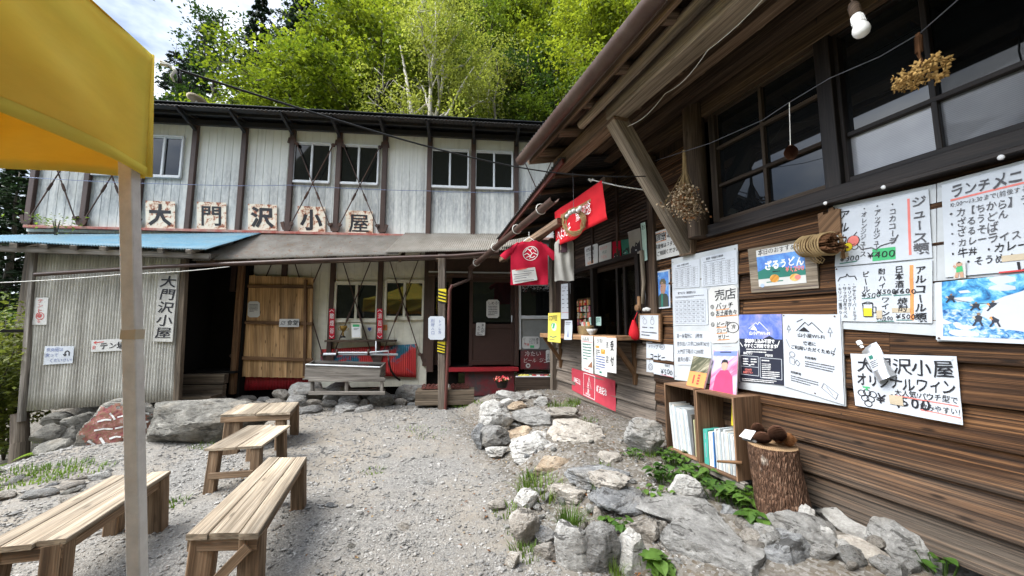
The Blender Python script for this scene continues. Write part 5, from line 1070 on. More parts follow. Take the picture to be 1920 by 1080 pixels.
def hyd():
    c = W(1725, 135, .6); t = W(1722, 66, .6); R = thing('dried_hydrangea', 'dried golden hydrangea head hanging from the wire below the bulb', 'dried flower', c); r = random.Random(2)
    b = MB()
    for i in range(5): b.tube([t + V((r.uniform(-.008, .008), r.uniform(-.008, .008), .01)), t.lerp(c, .5) + V((r.uniform(-.012, .012), r.uniform(-.012, .012), 0)), c + V((r.uniform(-.03, .03), r.uniform(-.03, .03), .02))], [.005, .004, .002], 5)
    for k in range(9): z = t.lerp(c, .05 + .05 * k); b.tube([z + V((.012 * math.cos(a), .012 * math.sin(a), 0)) for a in np.linspace(0, 2 * PI, 9)], .004, 5)
    b.build('stem', M['twig'], R)
    b = MB()
    for i in range(72):
        d = V((r.gauss(0, 1), r.gauss(0, 1), r.gauss(0, .62))).normalized(); f = c + V((d.x * .105, d.y * .105, d.z * .065 - .012)) * r.uniform(.6, 1.05); x = (d + V((r.uniform(-.5, .5), r.uniform(-.5, .5), r.uniform(-.5, .5)))).normalized(); u = x.orthogonal().normalized(); w = x.cross(u)
        for q in range(4):
            a = PI / 2 * q + i; pd = u * math.cos(a) + w * math.sin(a); sd_ = x.cross(pd); s = r.uniform(.013, .02); cu = x * s * .45
            b.poly([f, f + pd * s * .5 + sd_ * s * .45 - cu * .3, f + pd * s * 1.05 + sd_ * s * .3 + cu * .2, f + pd * s * 1.2 + cu, f + pd * s * 1.05 - sd_ * s * .3 + cu * .2, f + pd * s * .5 - sd_ * s * .45 - cu * .3])
    b.build('petals', M['petal'], R, True, .0008)
hyd()
b = MB(); p0, p1 = W(1480, 192, .6), W(1482, 273, .6); b.tube([p0, p1], .0022, 5); s_ = b
R_ = thing('hanging_pine_cone', 'pine cone hanging on a pale string in front of the left window', 'pine cone', p1); s_.build('string', M['rope_w'], R_)
shift(cone_mesh(.098, .036, 9, 12, 12, V((0, 0, -1))), p1).build('cone', M['cone'], R_)
def bouquet():
    t, c = W(1283, 285, .42), W(1287, 372, .42); R = thing('dried_bouquet', 'dried bouquet of small pale flowers hanging upside down by the lodge post', 'dried flower', c); r = random.Random(7); b = MB(); f = MB()
    for i in range(70):
        d = V((r.gauss(0, .068), r.gauss(0, .068), 0)); e = c + d + V((0, 0, r.uniform(-.17, .09))); m = t.lerp(c, .45) + d * .12; b.tube([t + V((d.x * .05, d.y * .05, .02)), m, e], [.003, .0025, .0015], 4)
        for k in range(26):
            q = e + V((r.gauss(0, .024), r.gauss(0, .024), r.gauss(0, .03))); x = V((r.gauss(0, 1), r.gauss(0, 1), r.gauss(0, 1))).normalized(); u = x.orthogonal().normalized() * r.uniform(.007, .016); w = x.cross(u); f.poly([q - u, q - w * .8, q + u, q + w * .8], 0 if r.random() < .75 else 1)
    for k in range(6): z = t.lerp(c, .1 + .03 * k); b.tube([z + V((.013 * math.cos(a), .013 * math.sin(a), 0)) for a in np.linspace(0, 2 * PI, 9)], .004, 5)
    b.build('stems', M['straw'], R); f.build('flower_heads', [M['petal_dry'], M['burr']], R)
bouquet()
def wreath():
    c = PY(1076, 412, 4.35); R = thing('straw_wreath', 'straw wreath with white buds hanging in front of the red cloth', 'wreath', c); r = random.Random(3); X_ = V((.86, -.5, 0)); Z = V((0, 0, 1)); b = MB()
    for k in range(16):
        ph = r.random() * 6; rr = [(.125 + .02 * math.sin(a * 2 + ph) + r.uniform(-.012, .012)) for a in np.linspace(0, 2 * PI, 25)]; rr[-1] = rr[0]; o = V((r.uniform(-.012, .012), r.uniform(-.02, .02), 0)); b.tube([c + o + X_ * rr[i] * math.cos(a) + Z * (rr[i] * 1.15 * math.sin(a) - .03) for i, a in enumerate(np.linspace(0, 2 * PI, 25))], .0045, 5)
    for k in range(34): a = r.uniform(0, 6.28); p = c + X_ * .125 * math.cos(a) + Z * (.14 * math.sin(a) - .03); b.tube([p, p + V((r.gauss(0, .03), r.gauss(0, .03), r.gauss(0, .035)))], .002, 4)
    b.build('straw_ring', M['straw'], R); b = MB()
    for k in range(14): p = c + X_ * -.17 + Z * (.045 + .012 * k * .2) + V((0, 0, r.uniform(-.01, .02))); b.tube([p, c + X_ * (.27 + r.uniform(-.04, .05)) + Z * (.235 + r.uniform(-.02, .02))], [.004, .002], 5)
    b.build('straw_sheaf', M['straw'], R); b = MB()
    for dx, dz in ((-.05, .085), (-.005, .10), (.05, .095), (.08, .12), (-.09, .05)): Pm, fs = rock_mesh(.055, .055, .06, int(dx * 1000) % 97, 2, 2, .1); b.add([V(p) + c + X_ * dx + Z * (dz - .03) - V((0, .03, 0)) for p in Pm], fs)
    b.build('buds', M['paper_w'], R, True); b = MB(); b.tube([c + Z * .12, c + Z * .33], .003, 5); b.tube([c + Z * .33, PY(1074, 322, 4.35)], .002, 5); b.build('hanger', M['ink_grey'], R)
wreath()
def twig_bundle():
    p0, p1 = W(1508, 463, .06), W(1568, 455, .20); R = thing('twig_bundle', 'bundle of short twigs bound with straw, hanging beside the drinks menu', 'bundle', (p0 + p1) / 2); r = random.Random(5); d = (p1 - p0).normalized(); x = d.orthogonal().normalized(); y = d.cross(x); b = MB()
    L_ = (p1 - p0).length
    for i in range(60):
        a = r.uniform(0, 6.28); q = .068 * math.sqrt(r.random()); o = x * math.cos(a) * q + y * math.sin(a) * q; b.tube([p0 + o * .85 + d * r.uniform(-.01, .02), p1 + o + d * r.uniform(-.02, .02)], r.uniform(.004, .008), 6)
    b.build('twigs', M['twig'], R); b = MB()
    for k in range(10):
        h = L_ * (.06 + .085 * k); rr = .078 if k not in (5, 6) else .074; c = p0 + d * h; b.tube([c + (x * math.cos(a) + y * math.sin(a)) * (rr + .002 * math.sin(5 * a + k)) + d * .01 * math.sin(a) for a in np.linspace(0, 2 * PI, 22)], .006, 5)
    for k in range(3): c = p0 + d * (.05 + .03 * k) - V((0, 0, .075)); b.tube([c, c + V((.0, -.01, -.03)), c + V((.03, -.02, -.06)), c + V((.05, -.02, -.03)), c + V((.03, 0, 0))], .004, 5)
    b.build('straw_binding', M['straw'], R)
twig_bundle()
def plaque():
    R = thing('wooden_plaque', 'small notched wooden plaque hanging over the drinks menu edge', 'plaque', W(1556, 440, .06)); b = MB(4); P = lambda u, v, e=.07: W(u, v, e)
    q = [(1533, 401), (1543, 397), (1544, 403), (1553, 399), (1553, 392), (1562, 388), (1563, 394), (1574, 391), (1576, 434), (1536, 440)]; f = [P(*a) for a in q]; k = [p - LN * .016 for p in f]; b.poly(f[::-1]); b.poly(k)
    for i in range(len(q)): j = (i + 1) % len(q); b.poly([f[i], f[j], k[j], k[i]])
    b.build('face_board', M['shelf'], R); b = MB(5); b.beam(P(1568, 392, .05), P(1583, 485, .05), .022, .02, LN); b.build('hanging_stick', M['shelf'], R)
    b = MB(); b.tube([P(1553, 396, .06), P(1552, 360, .05), P(1546, 200, .06), P(1530, 30, .1)], .004, 6); b.build('hanging_cord', M['rope_b'], R)
plaque()
# pouch pinned on the wine poster
def pouch():
    c = [W(1608, 655, .03), W(1643, 641, .035), W(1682, 703, .055), W(1650, 719, .06)]; R = thing('drink_pouch', 'silver spouted wine pouch pinned over the corner of the wine poster', 'pouch', (c[0] + c[2]) / 2); b = MB(); n = LN
    def fn(u, v, s=1):
        p = c[0].lerp(c[1], u).lerp(c[3].lerp(c[2], u), v); bul = (math.sin(PI * u) ** .6) * (.012 + .045 * smooth(0, 1, v) ) * smooth(0, .12, v); return p + n * bul * s + n * .002 * N3(u * 5, v * 7)
    b.grid(lambda u, v: fn(u, v), 12, 16); b.grid(lambda u, v: fn(u, v, -.15), 12, 16, 0, (1, 1), True); b.poly([fn(u, 1) for u in np.linspace(0, 1, 13)] + [fn(u, 1, -.15) for u in np.linspace(1, 0, 13)]); bag = b.build('bag', M['foil'], R, 40)
    b = MB(); b.grid(lambda u, v: fn(.2 + .6 * u, .22 + .5 * v) + n * .003, 8, 8); b.build('front_label', M['paper'], bag, True)
    b = MB(); 
    b.grid(lambda u, v: fn(.38 + .2 * u, .30 + .1 * v) + n * .005, 3, 3, 0); [b.grid(lambda u, v, k=k: fn(.3 + (.4 - .05 * (k % 2)) * u, .46 + .05 * k + .018 * v) + n * .005, 3, 1, 1) for k in range(4)]; b.build('label_print', [M['teal'], M['ink_grey']], bag)
    d = (c[0] - c[3]).normalized(); m = c[0].lerp(c[1], .28); b = MB(); b.lathe(m - d * .005, [(.012, 0), (.012, .018), (.009, .02)], 12, 0, d); b.lathe(m + d * .018, [(.017, 0), (.017, .026), (.015, .029)], 16, 0, d); b.build('spout_cap', M['white'], R, 40)
pouch()
# ------------------------------------------------------------------ lettering
GL = {}
def glyphs(chars, bold):
    todo = [c for c in dict.fromkeys(chars) if (c, bold) not in GL and c not in ' \u3000']
    if not todo: return
    tmp = []
    for c in todo:
        cu = bpy.data.curves.new('type', 'FONT'); cu.body = c; cu.size = 1; cu.offset = bold; cu.resolution_u = 2
        o = bpy.data.objects.new('type', cu); COL.objects.link(o); tmp.append((c, o, cu))
    dg = bpy.context.evaluated_depsgraph_get(); dg.update()
    for c, o, cu in tmp:
        me = bpy.data.meshes.new_from_object(o.evaluated_get(dg)); P = [(v.co.x, v.co.y) for v in me.vertices]; F = [tuple(p.vertices) for p in me.polygons]; bpy.data.meshes.remove(me)
        GL[c, bold] = (P, F, max((p[0] for p in P), default=.3) if ord(c) < 0x2000 else 1.0)
    for c, o, cu in tmp: bpy.data.objects.remove(o); bpy.data.curves.remove(cu)
    # an outline grown too far closes up on dense characters: thicken those by stamping the plain glyph a few times
    if bold > 0:
        area = lambda g: sum(abs(sum(g[0][f[i]][0] * g[0][f[(i + 1) % len(f)]][1] - g[0][f[(i + 1) % len(f)]][0] * g[0][f[i]][1] for i in range(len(f)))) / 2 for f in g[1])
        glyphs(''.join(todo), 0)
        for c in todo:
            g0, g1 = GL[c, 0], GL[c, bold]
            if area(g1) < area(g0) * 1.06:
                P = []; F = []
                for k, (dx, dy) in enumerate(((-1, -.7), (1, -.7), (-1, .7), (1, .7), (0, 0))):
                    n0 = len(P); P += [(p[0] + dx * bold * .8, p[1] + dy * bold * .8, k * .00012) for p in g0[0]]; F += [tuple(i + n0 for i in f) for f in g0[1]]
                GL[c, bold] = (P, F, g0[2])
class Sign:
    def __init__(s, name, label, cat, quad, mat, thick=.004, n=None, group=None, warp=.0025, seed=1, cut=0, proud=.0):
        q = [V(p) for p in quad]; s.q = q; s.r = random.Random(seed * 77 + len(label or '')); s.seed = seed
        nn = (q[1] - q[0]).cross(q[3] - q[0]).normalized(); nn = nn if nn.dot(CP - q[0]) > 0 else -nn; s.n = nn; s.W = ((q[1] - q[0]).length + (q[2] - q[3]).length) / 2; s.H = ((q[3] - q[0]).length + (q[2] - q[1]).length) / 2
        s.warp = warp; s.proud = proud; s.name = name; s.label = label; s.cat = cat; s.group = group; s.mats = []; s.tx = MB(seed); s.px = MB(seed + 1); s.tm = []; s.pm = []; s.lay = 1
        b = MB(seed)
        if cut:
            c = cut; o = [(c * s.H / s.W, 0), (1 - c * s.H / s.W, 0), (1, c), (1, 1 - c), (1 - c * s.H / s.W, 1), (c * s.H / s.W, 1), (0, 1 - c), (0, c)]; s.warp = 0; f = [s.at(*p) for p in o]; k = [p - nn * thick for p in f]; b.poly(f[::-1]); b.poly(k)
            for i in range(8): j = (i + 1) % 8; b.poly([f[i], f[j], k[j], k[i]])
        else:
            N = 8; b.grid(lambda u, v: s.at(u, v), N, N, 0, (s.W, s.H), True)
            rim = [(i / N, 0) for i in range(N)] + [(1, i / N) for i in range(N)] + [(1 - i / N, 1) for i in range(N)] + [(0, 1 - i / N) for i in range(N)]
            for i in range(len(rim)): p, q2 = s.at(*rim[i]), s.at(*rim[(i + 1) % len(rim)]); b.poly([p, q2, q2 - nn * thick, p - nn * thick])
            b.poly([s.at(*r) - nn * thick for r in rim])
        s.o = b.build(name, mat, None, 30); rehome(s.o); tag(s.o, label, cat, group)
    def at(s, u, v, k=0):
        q = s.q; p = q[0].lerp(q[1], u).lerp(q[3].lerp(q[2], u), v); w = s.warp * N3(u * 2.6 + s.seed, v * 2.6, s.seed * 3.1) * 2 + s.proud
        return p + s.n * (w + k)
    def _m(s, lst, mat):
        if mat not in lst: lst.append(mat)
        return lst.index(mat)
    def text(s, t, x, y, h, mat=None, vert=False, bold=.012, gap=1.0, jit=.075, asp=1.0, slope=0):
        "x, y: top left of the first character as fractions; h: character height as a fraction of the sign height"
        m = s._m(s.tm, mat or M['ink']); bold = round(bold * (.62 if jit > 0 and bold > 0 else 1), 3); glyphs(t, bold); hh = h; ww = h * s.H / s.W * asp; r = s.r
        tot = sum((.5 if c in ' \u3000' else 1.0 if ord(c) > 0x2000 else GL[c, bold][2] + .08) for c in t) * gap
        if vert: hh = min(hh, (1.0 - y) / tot * .985)
        else: ww = min(ww, (1.0 - x) / tot * .975)
        for c in t:
            if c in ' \u3000':
                if vert: y += hh * .5
                else: x += ww * .5
                continue
            P, F, adv = GL[c, bold]; rot = r.gauss(0, jit * .7); sc = 1 + r.gauss(0, jit * .7); cx, cy = (.5 if adv == 1 else adv / 2), .38; co, si = math.cos(rot), math.sin(rot); dx, dy = r.gauss(0, jit * .25), r.gauss(0, jit * .35)
            sd1 = r.uniform(0, 50); tate = vert and c in 'ー―…〜-'
            b = len(s.tx.v)
            for px, py, *pz in P:
                wx, wy = jit * .9 * N3(px * 2.6 + sd1, py * 2.6), jit * .9 * N3(px * 2.6, py * 2.6 + sd1); a, e = (px - cx + wx) * sc, (py - cy + wy) * sc; a += e * .9 * jit
                if tate: a, e = e, -a
                a, e = a * co - e * si, a * si + e * co
                e += a * slope; s.tx.v.append(tuple(s.at(x + ww * (cx + a + dx), y + hh * (.5 - e + dy), .0035 + (pz[0] if pz else 0))))
            for f in F: s.tx.face([b + i for i in f], m, [(0, 0)] * len(f))
            if vert: y += hh * gap * (1 if adv == 1 else .8)
            else: x += ww * gap * (adv + (.08 if adv != 1 else 0)); y -= hh * slope * adv * gap
    def poly(s, pts, mat, k=None): s.lay += .02; s.px.poly([s.at(u, v, k or .001 + .0009 * min(s.lay, 2)) for u, v in pts][::-1], s._m(s.pm, mat))
    def rect(s, u0, v0, u1, v1, mat, k=None):
        kk = k or .0012; n = 4
        for i in range(n):
            for j in range(n): s.px.poly([s.at(u0 + (u1 - u0) * a / n, v0 + (v1 - v0) * c / n, kk) for a, c in ((i, j), (i, j + 1), (i + 1, j + 1), (i + 1, j))], s._m(s.pm, mat), [((u0 + (u1 - u0) * a / n) * s.W * 3, (v0 + (v1 - v0) * c / n) * s.H * 3) for a, c in ((i, j), (i, j + 1), (i + 1, j + 1), (i + 1, j))])
    def line(s, pts, w, mat=None, k=.0028):
        m = s._m(s.pm, mat or M['ink']); w /= 2
        for (x0, y0), (x1, y1) in zip(pts, pts[1:]):
            dx, dy = (x1 - x0) * s.W, (y1 - y0) * s.H; l = math.hypot(dx, dy) or 1; nx, ny = -dy / l * w * s.H / s.W, dx / l * w; s.px.poly([s.at(x0 + nx, y0 + ny, k), s.at(x1 + nx, y1 + ny, k), s.at(x1 - nx, y1 - ny, k), s.at(x0 - nx, y0 - ny, k)], m)
    def disc(s, x, y, r, mat, k=.002, ry=None, n=20): ry = ry or r; s.px.poly([s.at(x + r * s.H / s.W * math.cos(a), y + ry * math.sin(a), k) for a in np.linspace(0, 2 * PI, n)[:-1]], s._m(s.pm, mat))
    def ring(s, x, y, r, w, mat=None, k=.0028, ry=None): ry = ry or r; s.line([(x + r * s.H / s.W * math.cos(a), y + ry * math.sin(a)) for a in np.linspace(0, 2 * PI, 17)], w, mat, k)
    def small(s, x, y, w, n, h, mat=None, gap=1.7, seed=0):
        "lines of print too small to read in the photograph: rows of short dashes"
        r = random.Random(seed + int(x * 97 + y * 53))
        for i in range(n):
            c = x; yy = y + i * h * gap; e = x + w * (1 if i < n - 1 else r.uniform(.5, .95))
            while c < e: d = h * s.H / s.W * r.uniform(.5, 1.0); s.line([(c, yy), (min(c + d, e), yy)], h * r.uniform(.55, .95), mat or M['ink_grey']); c += d * 1.25
    def pins(s, pts, mat=None):
        for u, v in pts: s.disc(u, v, .010 / s.H * .6, mat or M['rust'], .004, None, 9)
    def done(s):
        if s.px.f: s.px.build('picture', s.pm, s.o)
        if s.tx.f: s.tx.build('lettering', s.tm, s.o)
        return s.o
M['board_grey'] = grimy('weathered_white_board', (.55, .54, .50), (.30, .29, .26), .8, .6); M['card_green'] = flat((.45, .62, .55)); M['sign_yellow'] = flat((.72, .60, .10))
q4 = lambda f, pts, d: [f(u, v, d) for u, v in pts]
PREW = '大門沢小屋ジュース類アルコールランチメニュー'
glyphs(PREW, .012)
I, G_, RD, OR, GN, WH = M['ink'], M['ink_grey'], M['ink_red'], M['orange'], M['green'], M['white']
# -- name plates on the white hut
for ch, (u0, v0, u1, v1), lb in (('大', (273, 376, 328, 428), 'rusty white plate reading 大, first of the five roof line plates'), ('門', (369, 378, 424, 429), 'rusty white plate reading 門 on the upper siding'), ('沢', (465, 382, 519, 431), 'rusty white plate reading 沢 on the upper siding'), ('小', (558, 386, 610, 437), 'rusty white plate reading 小 behind the crossed rods'), ('屋', (648, 394, 699, 441), 'heavily rusted plate reading 屋, last of the five')):
    s = Sign('name_plate', lb, 'sign', q4(BK, ((u0, v0), (u1, v0 + 2), (u1, v1 + 1), (u0, v1)), .035), M['sign_rust'], .006, group='name plates on the white hut', warp=.001, seed=u0); s.text(ch, .10, .10, .80, M['ink'], bold=.016 if ch in '門屋' else .035, jit=0, asp=.98 * s.W / s.H); s.done()
# -- signs on the shed
D1 = 1.03
s = Sign('name_board', 'tall weathered board with the hut name brushed downwards beside the dark doorway', 'sign', q4(BK, ((299, 514), (333, 514), (323, 641), (286, 640)), 1.05), M['board_grey'], .02, warp=.001, seed=2)
s.text('大門沢小屋', .10, .03, .175, I, True, .025, 1.08, .05, 1.25); s.done()
s = Sign('paper_sign', 'narrow white sign with pink writing at the left of the shed wall', 'sign', q4(BK, ((66, 558), (91, 558), (87, 609), (60, 609)), D1), M['paper_w'], .003, seed=3); s.text('テント泊', .2, .04, .16, M['ink_red'], True, .0, 1.1, .08, 1.3); s.ring(.5, .68, .13, .02, M['ink_red']); s.text('受', .3, .60, .16, M['ink_red'], True, 0); s.text('も', .3, .82, .13, M['ink_red'], True, 0); s.done()
s = Sign('paper_sign', 'handwritten white card with a bent arrow below the pink sign', 'sign', q4(BK, ((84, 649), (139, 649), (136, 681), (81, 684)), D1), M['paper'], .003, seed=4); s.text('奈良田は', .06, .08, .22, M['ink_blue'], bold=-.004); s.text('戻って', .06, .38, .22, M['ink_blue'], bold=-.004); s.text('くだいさい!', .2, .68, .22, M['ink_blue'], bold=-.004); s.line([(.72, .52), (.72, .36), (.76, .28), (.82, .28), (.86, .36), (.86, .55)], .06); s.line([(.66, .45), (.72, .56), (.77, .46)], .05); s.done()
s = Sign('direction_sign', 'white tent site sign with an arrow beside the pole', 'sign', q4(BK, ((171, 638), (237, 634), (236, 657), (171, 660)), D1), M['paper_w'], .004, seed=5); s.text('テン場', .25, .24, .62, M['ink'], bold=.03, asp=1.15); s.line([(.1, .22), (.36, .19)], .06, M['ink_red']); s.line([(.15, .12), (.08, .22), (.15, .34)], .05, M['ink_red']); s.text('星', .03, .48, .3, M['ink_red'], bold=0); s.done()
# -- papers and boards at the hut front
s = Sign('notice_paper', 'small typed notice on the plank door', 'notice', q4(BK, ((465, 565), (487, 565), (487, 595), (464, 595)), .15), M['paper_w'], .003, cut=.12, seed=6); s.small(.15, .2, .7, 6, .05); s.done()
s = Sign('door_sign', 'wooden framed sign reading 食堂 on the plank door', 'sign', q4(BK, ((524, 598), (561, 598), (560, 613), (523, 613)), .20), M['paper_w'], .01, warp=0, seed=7); s.text('食堂', .38, .12, .72, I, bold=.02, asp=1.1); s.ring(.2, .5, .22, .06, G_); s.line([(.05, .75), (.33, .3)], .05, G_); s.done()
for u, t1, lb in ((617, '敵煙谷', 'red upright marker sign left of the lower window'), (707, '消百所', 'red upright marker sign between the two lower windows')):
    s = Sign('marker_sign', lb, 'sign', q4(BK, ((u, 579), (u + 10, 579), (u + 10, 635), (u, 635)), .10), M['red'], .012, warp=0, seed=u, group='red marker signs under the window'); s.text(t1, .12, .14, .2, WH, True, .01, 1.22, .02, .72); s.line([(.1, .10), (.5, .03), (.9, .10)], .018, WH); s.line([(.1, .9), (.5, .97), (.9, .9)], .018, WH); s.done()
def cup():
    c = BK(643, 633, .14); R = thing('trophy_cup', 'small gilt cup standing on the wall shelf', 'cup', c); b = MB(); b.lathe(c, [(.045, 0), (.05, .01), (.04, .03)], 12); b.build('base', M['frame_black'], R, 40); b = MB(); b.lathe(c + V((0, 0, .03)), [(.02, 0), (.012, .05), (.015, .09), (.05, .12), (.072, .19), (.07, .2), (.06, .19), (.02, .12)], 16); 
    for q in (-1, 1): b.tube([c + V((q * .06, 0, .19)), c + V((q * .10, 0, .185)), c + V((q * .095, 0, .15)), c + V((q * .05, 0, .14))], .007, 6)
    b.build('bowl', M['gold'], R, True)
cup()
def postbox():
    R = thing('paper_box', 'white hanging box with green top print on the wall shelf', 'box', BK(668, 633, .14)); P = lambda u, v, d: BK(u, v, d); b = MB(); q = q4(BK, ((658, 606), (677, 606), (678, 634), (659, 634)), .20); k = q4(BK, ((658, 606), (677, 606), (678, 634), (659, 634)), .08); b.poly(q[::-1]); b.poly(k)
    for i in range(4): j = (i + 1) % 4; b.poly([q[i], q[j], k[j], k[i]])
    b.build('body', M['cream'], R); o = Sign('front_card', None, None, [x + HN * .004 for x in q4(BK, ((660, 612), (675.5, 612), (676, 632), (660, 632)), .20)], M['white'], .002, warp=0); o.rect(.1, -.18, .9, .04, M['green']); o.small(.2, .2, .6, 2, .05); oo = o.done(); 
    w = oo.location.copy(); oo.parent = R; oo.location = w - R.location
postbox()
s = Sign('wall_sticker', 'small square sticker with a dark emblem on the lower siding', 'sticker', q4(BK, ((688, 612), (698, 612), (698, 622), (688, 622)), .02), M['paper_w'], .002, warp=0); s.poly([(.15, .2), (.85, .2), (.8, .6), (.5, .9), (.2, .6)], M['ink_blue']); s.done()
s = Sign('wall_sticker', 'small tan sticker beside the red marker sign', 'sticker', q4(BK, ((718, 609), (726, 609), (726, 619), (718, 619)), .02), M['orange'], .002, warp=0); s.small(.15, .3, .7, 3, .1); s.done()
s = Sign('hanging_card', 'white rounded card hanging on the porch post', 'notice', [PY(u, v, 6.50) for u, v in ((803, 593), (834, 593), (834, 637), (803, 637))], M['paper'], .004, cut=.09); s.text('別館入口', .16, .10, .16, M['ink_blue'], True, -.006, 1.1); s.text('トイレ外', .6, .14, .15, M['ink_blue'], True, -.006, 1.05); s.done()
s = Sign('door_notice', 'white notice on the glass of the brown sliding door', 'notice', q4(BK, ((912, 562), (936, 562), (936, 596), (912, 596)), .06), M['paper_w'], .003, cut=.1); s.text('しめる!', .12, .08, .2, I, bold=.01); s.small(.15, .36, .7, 6, .055, I); s.done()
s = Sign('door_notice', 'handwritten note low on the brown sliding door', 'notice', q4(BK, ((893, 605), (910, 605), (909, 629), (892, 629)), .06), M['paper_w'], .003, cut=.05); s.text('まんが', .55, .08, .22, I, True, .02, 1.1, .1, 1.2); s.text('ろうか', .12, .25, .2, I, True, .02, 1.1, .1, 1.1); s.small(.1, .92, .8, 1, .06); s.done()
s = Sign('drink_list', 'white handwritten list on the grey panel beside the entrance', 'notice', q4(BK, ((979, 631), (1012, 631), (1012, 654), (979, 654)), .04), M['paper_w'], .003, cut=.14); [s.text(t, x, .12, .17, c, True, .012, .95) for t, x, c in (('御食堂', .80, I), ('おやつ', .62, G_), ('うどん', .5, G_), ('カレー', .38, G_), ('ビール', .08, G_))]; s.text('冷', .1, .5, .2, RD, True); s.text('酒', .26, .55, .2, RD, True); s.rect(.45, .72, .68, .92, M['green']); s.done()
s = Sign('drinks_board', 'red painted board with worn white lettering over the drinks trough', 'sign', q4(BK, ((976, 656), (1046, 655), (1046, 693), (976, 692)), .05), M['teal_red'], .02, warp=0); s.text('冷たい', .10, .06, .30, M['paper_w'], bold=.0, jit=.08); s.text('ビール ジュース', .07, .42, .26, M['paper_w'], bold=0, jit=.08, asp=1.15); s.ring(.2, .82, .09, .07, M['paper_w']); s.done()
s = Sign('small_notice', 'small white note pinned over the red painted board', 'notice', q4(BK, ((1023.5, 656), (1040, 656), (1040, 679), (1023.5, 679)), .085), M['paper_w'], .003, cut=.1); s.text('きけん', .55, .1, .2, I, True, .02); s.text('ぬれる', .15, .3, .18, I, True, .02); s.small(.1, .84, .8, 1, .07, I); s.done()
for i, u in enumerate((975, 996.5, 1018)):
    s = Sign('chalk_board', ('first', 'middle', 'last')[i] + ' small black chalk drawing tile above the little window', 'board', q4(BK, ((u, 533), (u + 20, 532), (u + 20, 547), (u, 547)), .06), M['black'], .008, warp=0, group='chalk tiles over the little window'); r = random.Random(i)
    for k in range(26): x, y = .5 + r.gauss(0, .2), .5 + r.gauss(0, .2); s.line([(x, y), (x + r.gauss(0, .12), y + r.gauss(0, .16))], .04, M['paper'] if k % 3 or i else M['pink'])
    s.done()
# -- trough, pipe, pallet before the hut
def wash_trough():
    R = thing('wash_trough', 'grey wooden wash trough standing on a slatted pallet below the tap', 'trough', BK(648, 735, .75)); A0, A1, B1, B0 = BK(574, 684, 1.0), BK(713, 689, 1.0), BK(722, 679, .45), BK(588, 676, .45); dn = V((0, 0, -.24))
    for i, (p, q) in enumerate(((A0, A1), (A1, B1), (B0, B1), (A0, B0))): b = MB(i); b.beam(p + dn * .5, q + dn * .5, .03, .24); b.build('side_board', M['trough'], R)
    b = MB(8); b.beam(A0 + V((0, 0, .006)) + HN * .008, A1 + V((0, 0, .006)) + HN * .008, .05, .02); b.build('rim', M['alu'], R); b = MB(9); c = (A0 + A1 + B0 + B1) / 4; b.box(c + dn * .95, 1.25, .5, .02, HT); b.build('bottom_board', M['trough'], R)
    w = MB(10); w.poly([p + dn * .12 for p in (A0, A1, B1, B0)]); w.build('water', M['glass'], R)
wash_trough()
def pallet():
    R = thing('wooden_pallet', 'slatted grey pallet carrying the wash trough', 'pallet', BK(650, 738, .95)); k = 0
    for v, d in ((712, 1.04), (737, 1.04), (709, .4), (732, .4)): b = MB(k); b.beam(BK(579, v, d), BK(722, v, d), .03, .06); b.build('rail', M['trough'], R); k += 1
    for u in (586, 650, 716): b = MB(k); b.beam(BK(u, 738, 1.0), BK(u, 710, 1.0), .05, .05, HN); b.build('block', M['trough'], R); k += 1; b = MB(k); b.beam(BK(u, 709, 1.02), BK(u, 706, .42), .06, .03); b.build('cross_slat', M['trough'], R); k += 1
pallet()
def tap():
    R = thing('water_pipe', 'grey water pipe with a tap running above the wash trough', 'pipe', BK(670, 664, .5)); b = MB(); b.tube([BK(607, 664, .52), BK(640, 664, .52), BK(746, 665, .52)], .022, 8); b.tube([BK(630, 661, .55), BK(690, 661, .55), BK(728, 658, .55), BK(728, 668, .55)], .013, 7); b.tube([BK(705, 663, .5), BK(705, 640, .4)], .014, 7); b.build('pipe_run', M['alu'], R, True); b = MB(); 
    for u in (691, 632): b.tube([BK(u, 666, .55), BK(u, 655, .55)], .022, 8)
    b.build('valve', M['rust'], R, True); b = MB(); b.tube([BK(728, 668, .55), BK(729, 680, .6), BK(733, 695, .5), BK(741, 706, .4), BK(750, 713, .35)], .018, 8); b.build('hose', M['hose'], R, True)
tap()
# -- footwear step before the entrance
b = MB(2); 
for k in range(3): b.box(HB(ht(BK(836, 720, .75)), .75 - .0, .20 + .085 * k), 1.02, .34, .08, HT)
single(b, 'boot_step', 'stacked grey timber step before the sliding doors', 'step', M['step'])
for i, u in enumerate((796, 805, 813, 821, 850, 859, 868, 876)):
    b = MB(i); c = HB(ht(BK(u, 702, .75)), .74, .425); x, y = HT, HN; sec = [(-.035, 0), (.035, 0), (.035, .018), (-.035, .018)]; b.prism(c - y * .10, c + y * .10, sec, x, V((0, 0, 1))); o = len(b.f)
    b.tube([c + x * .036 + V((0, 0, .01)), c + x * .032 + V((0, 0, .055)), c + V((0, 0, .072)), c - x * .032 + V((0, 0, .055)), c - x * .036 + V((0, 0, .01))], .010, 6); b.tube([c + y * .05 + x * .036 + V((0, 0, .01)), c + y * .05 + V((0, 0, .06)), c + y * .05 - x * .036 + V((0, 0, .01))], .010, 6)
    single(b, 'sandal', 'brown strapped sandal in the row on the timber step', 'sandal', M['pipe_red'], 'sandals on the entrance step')
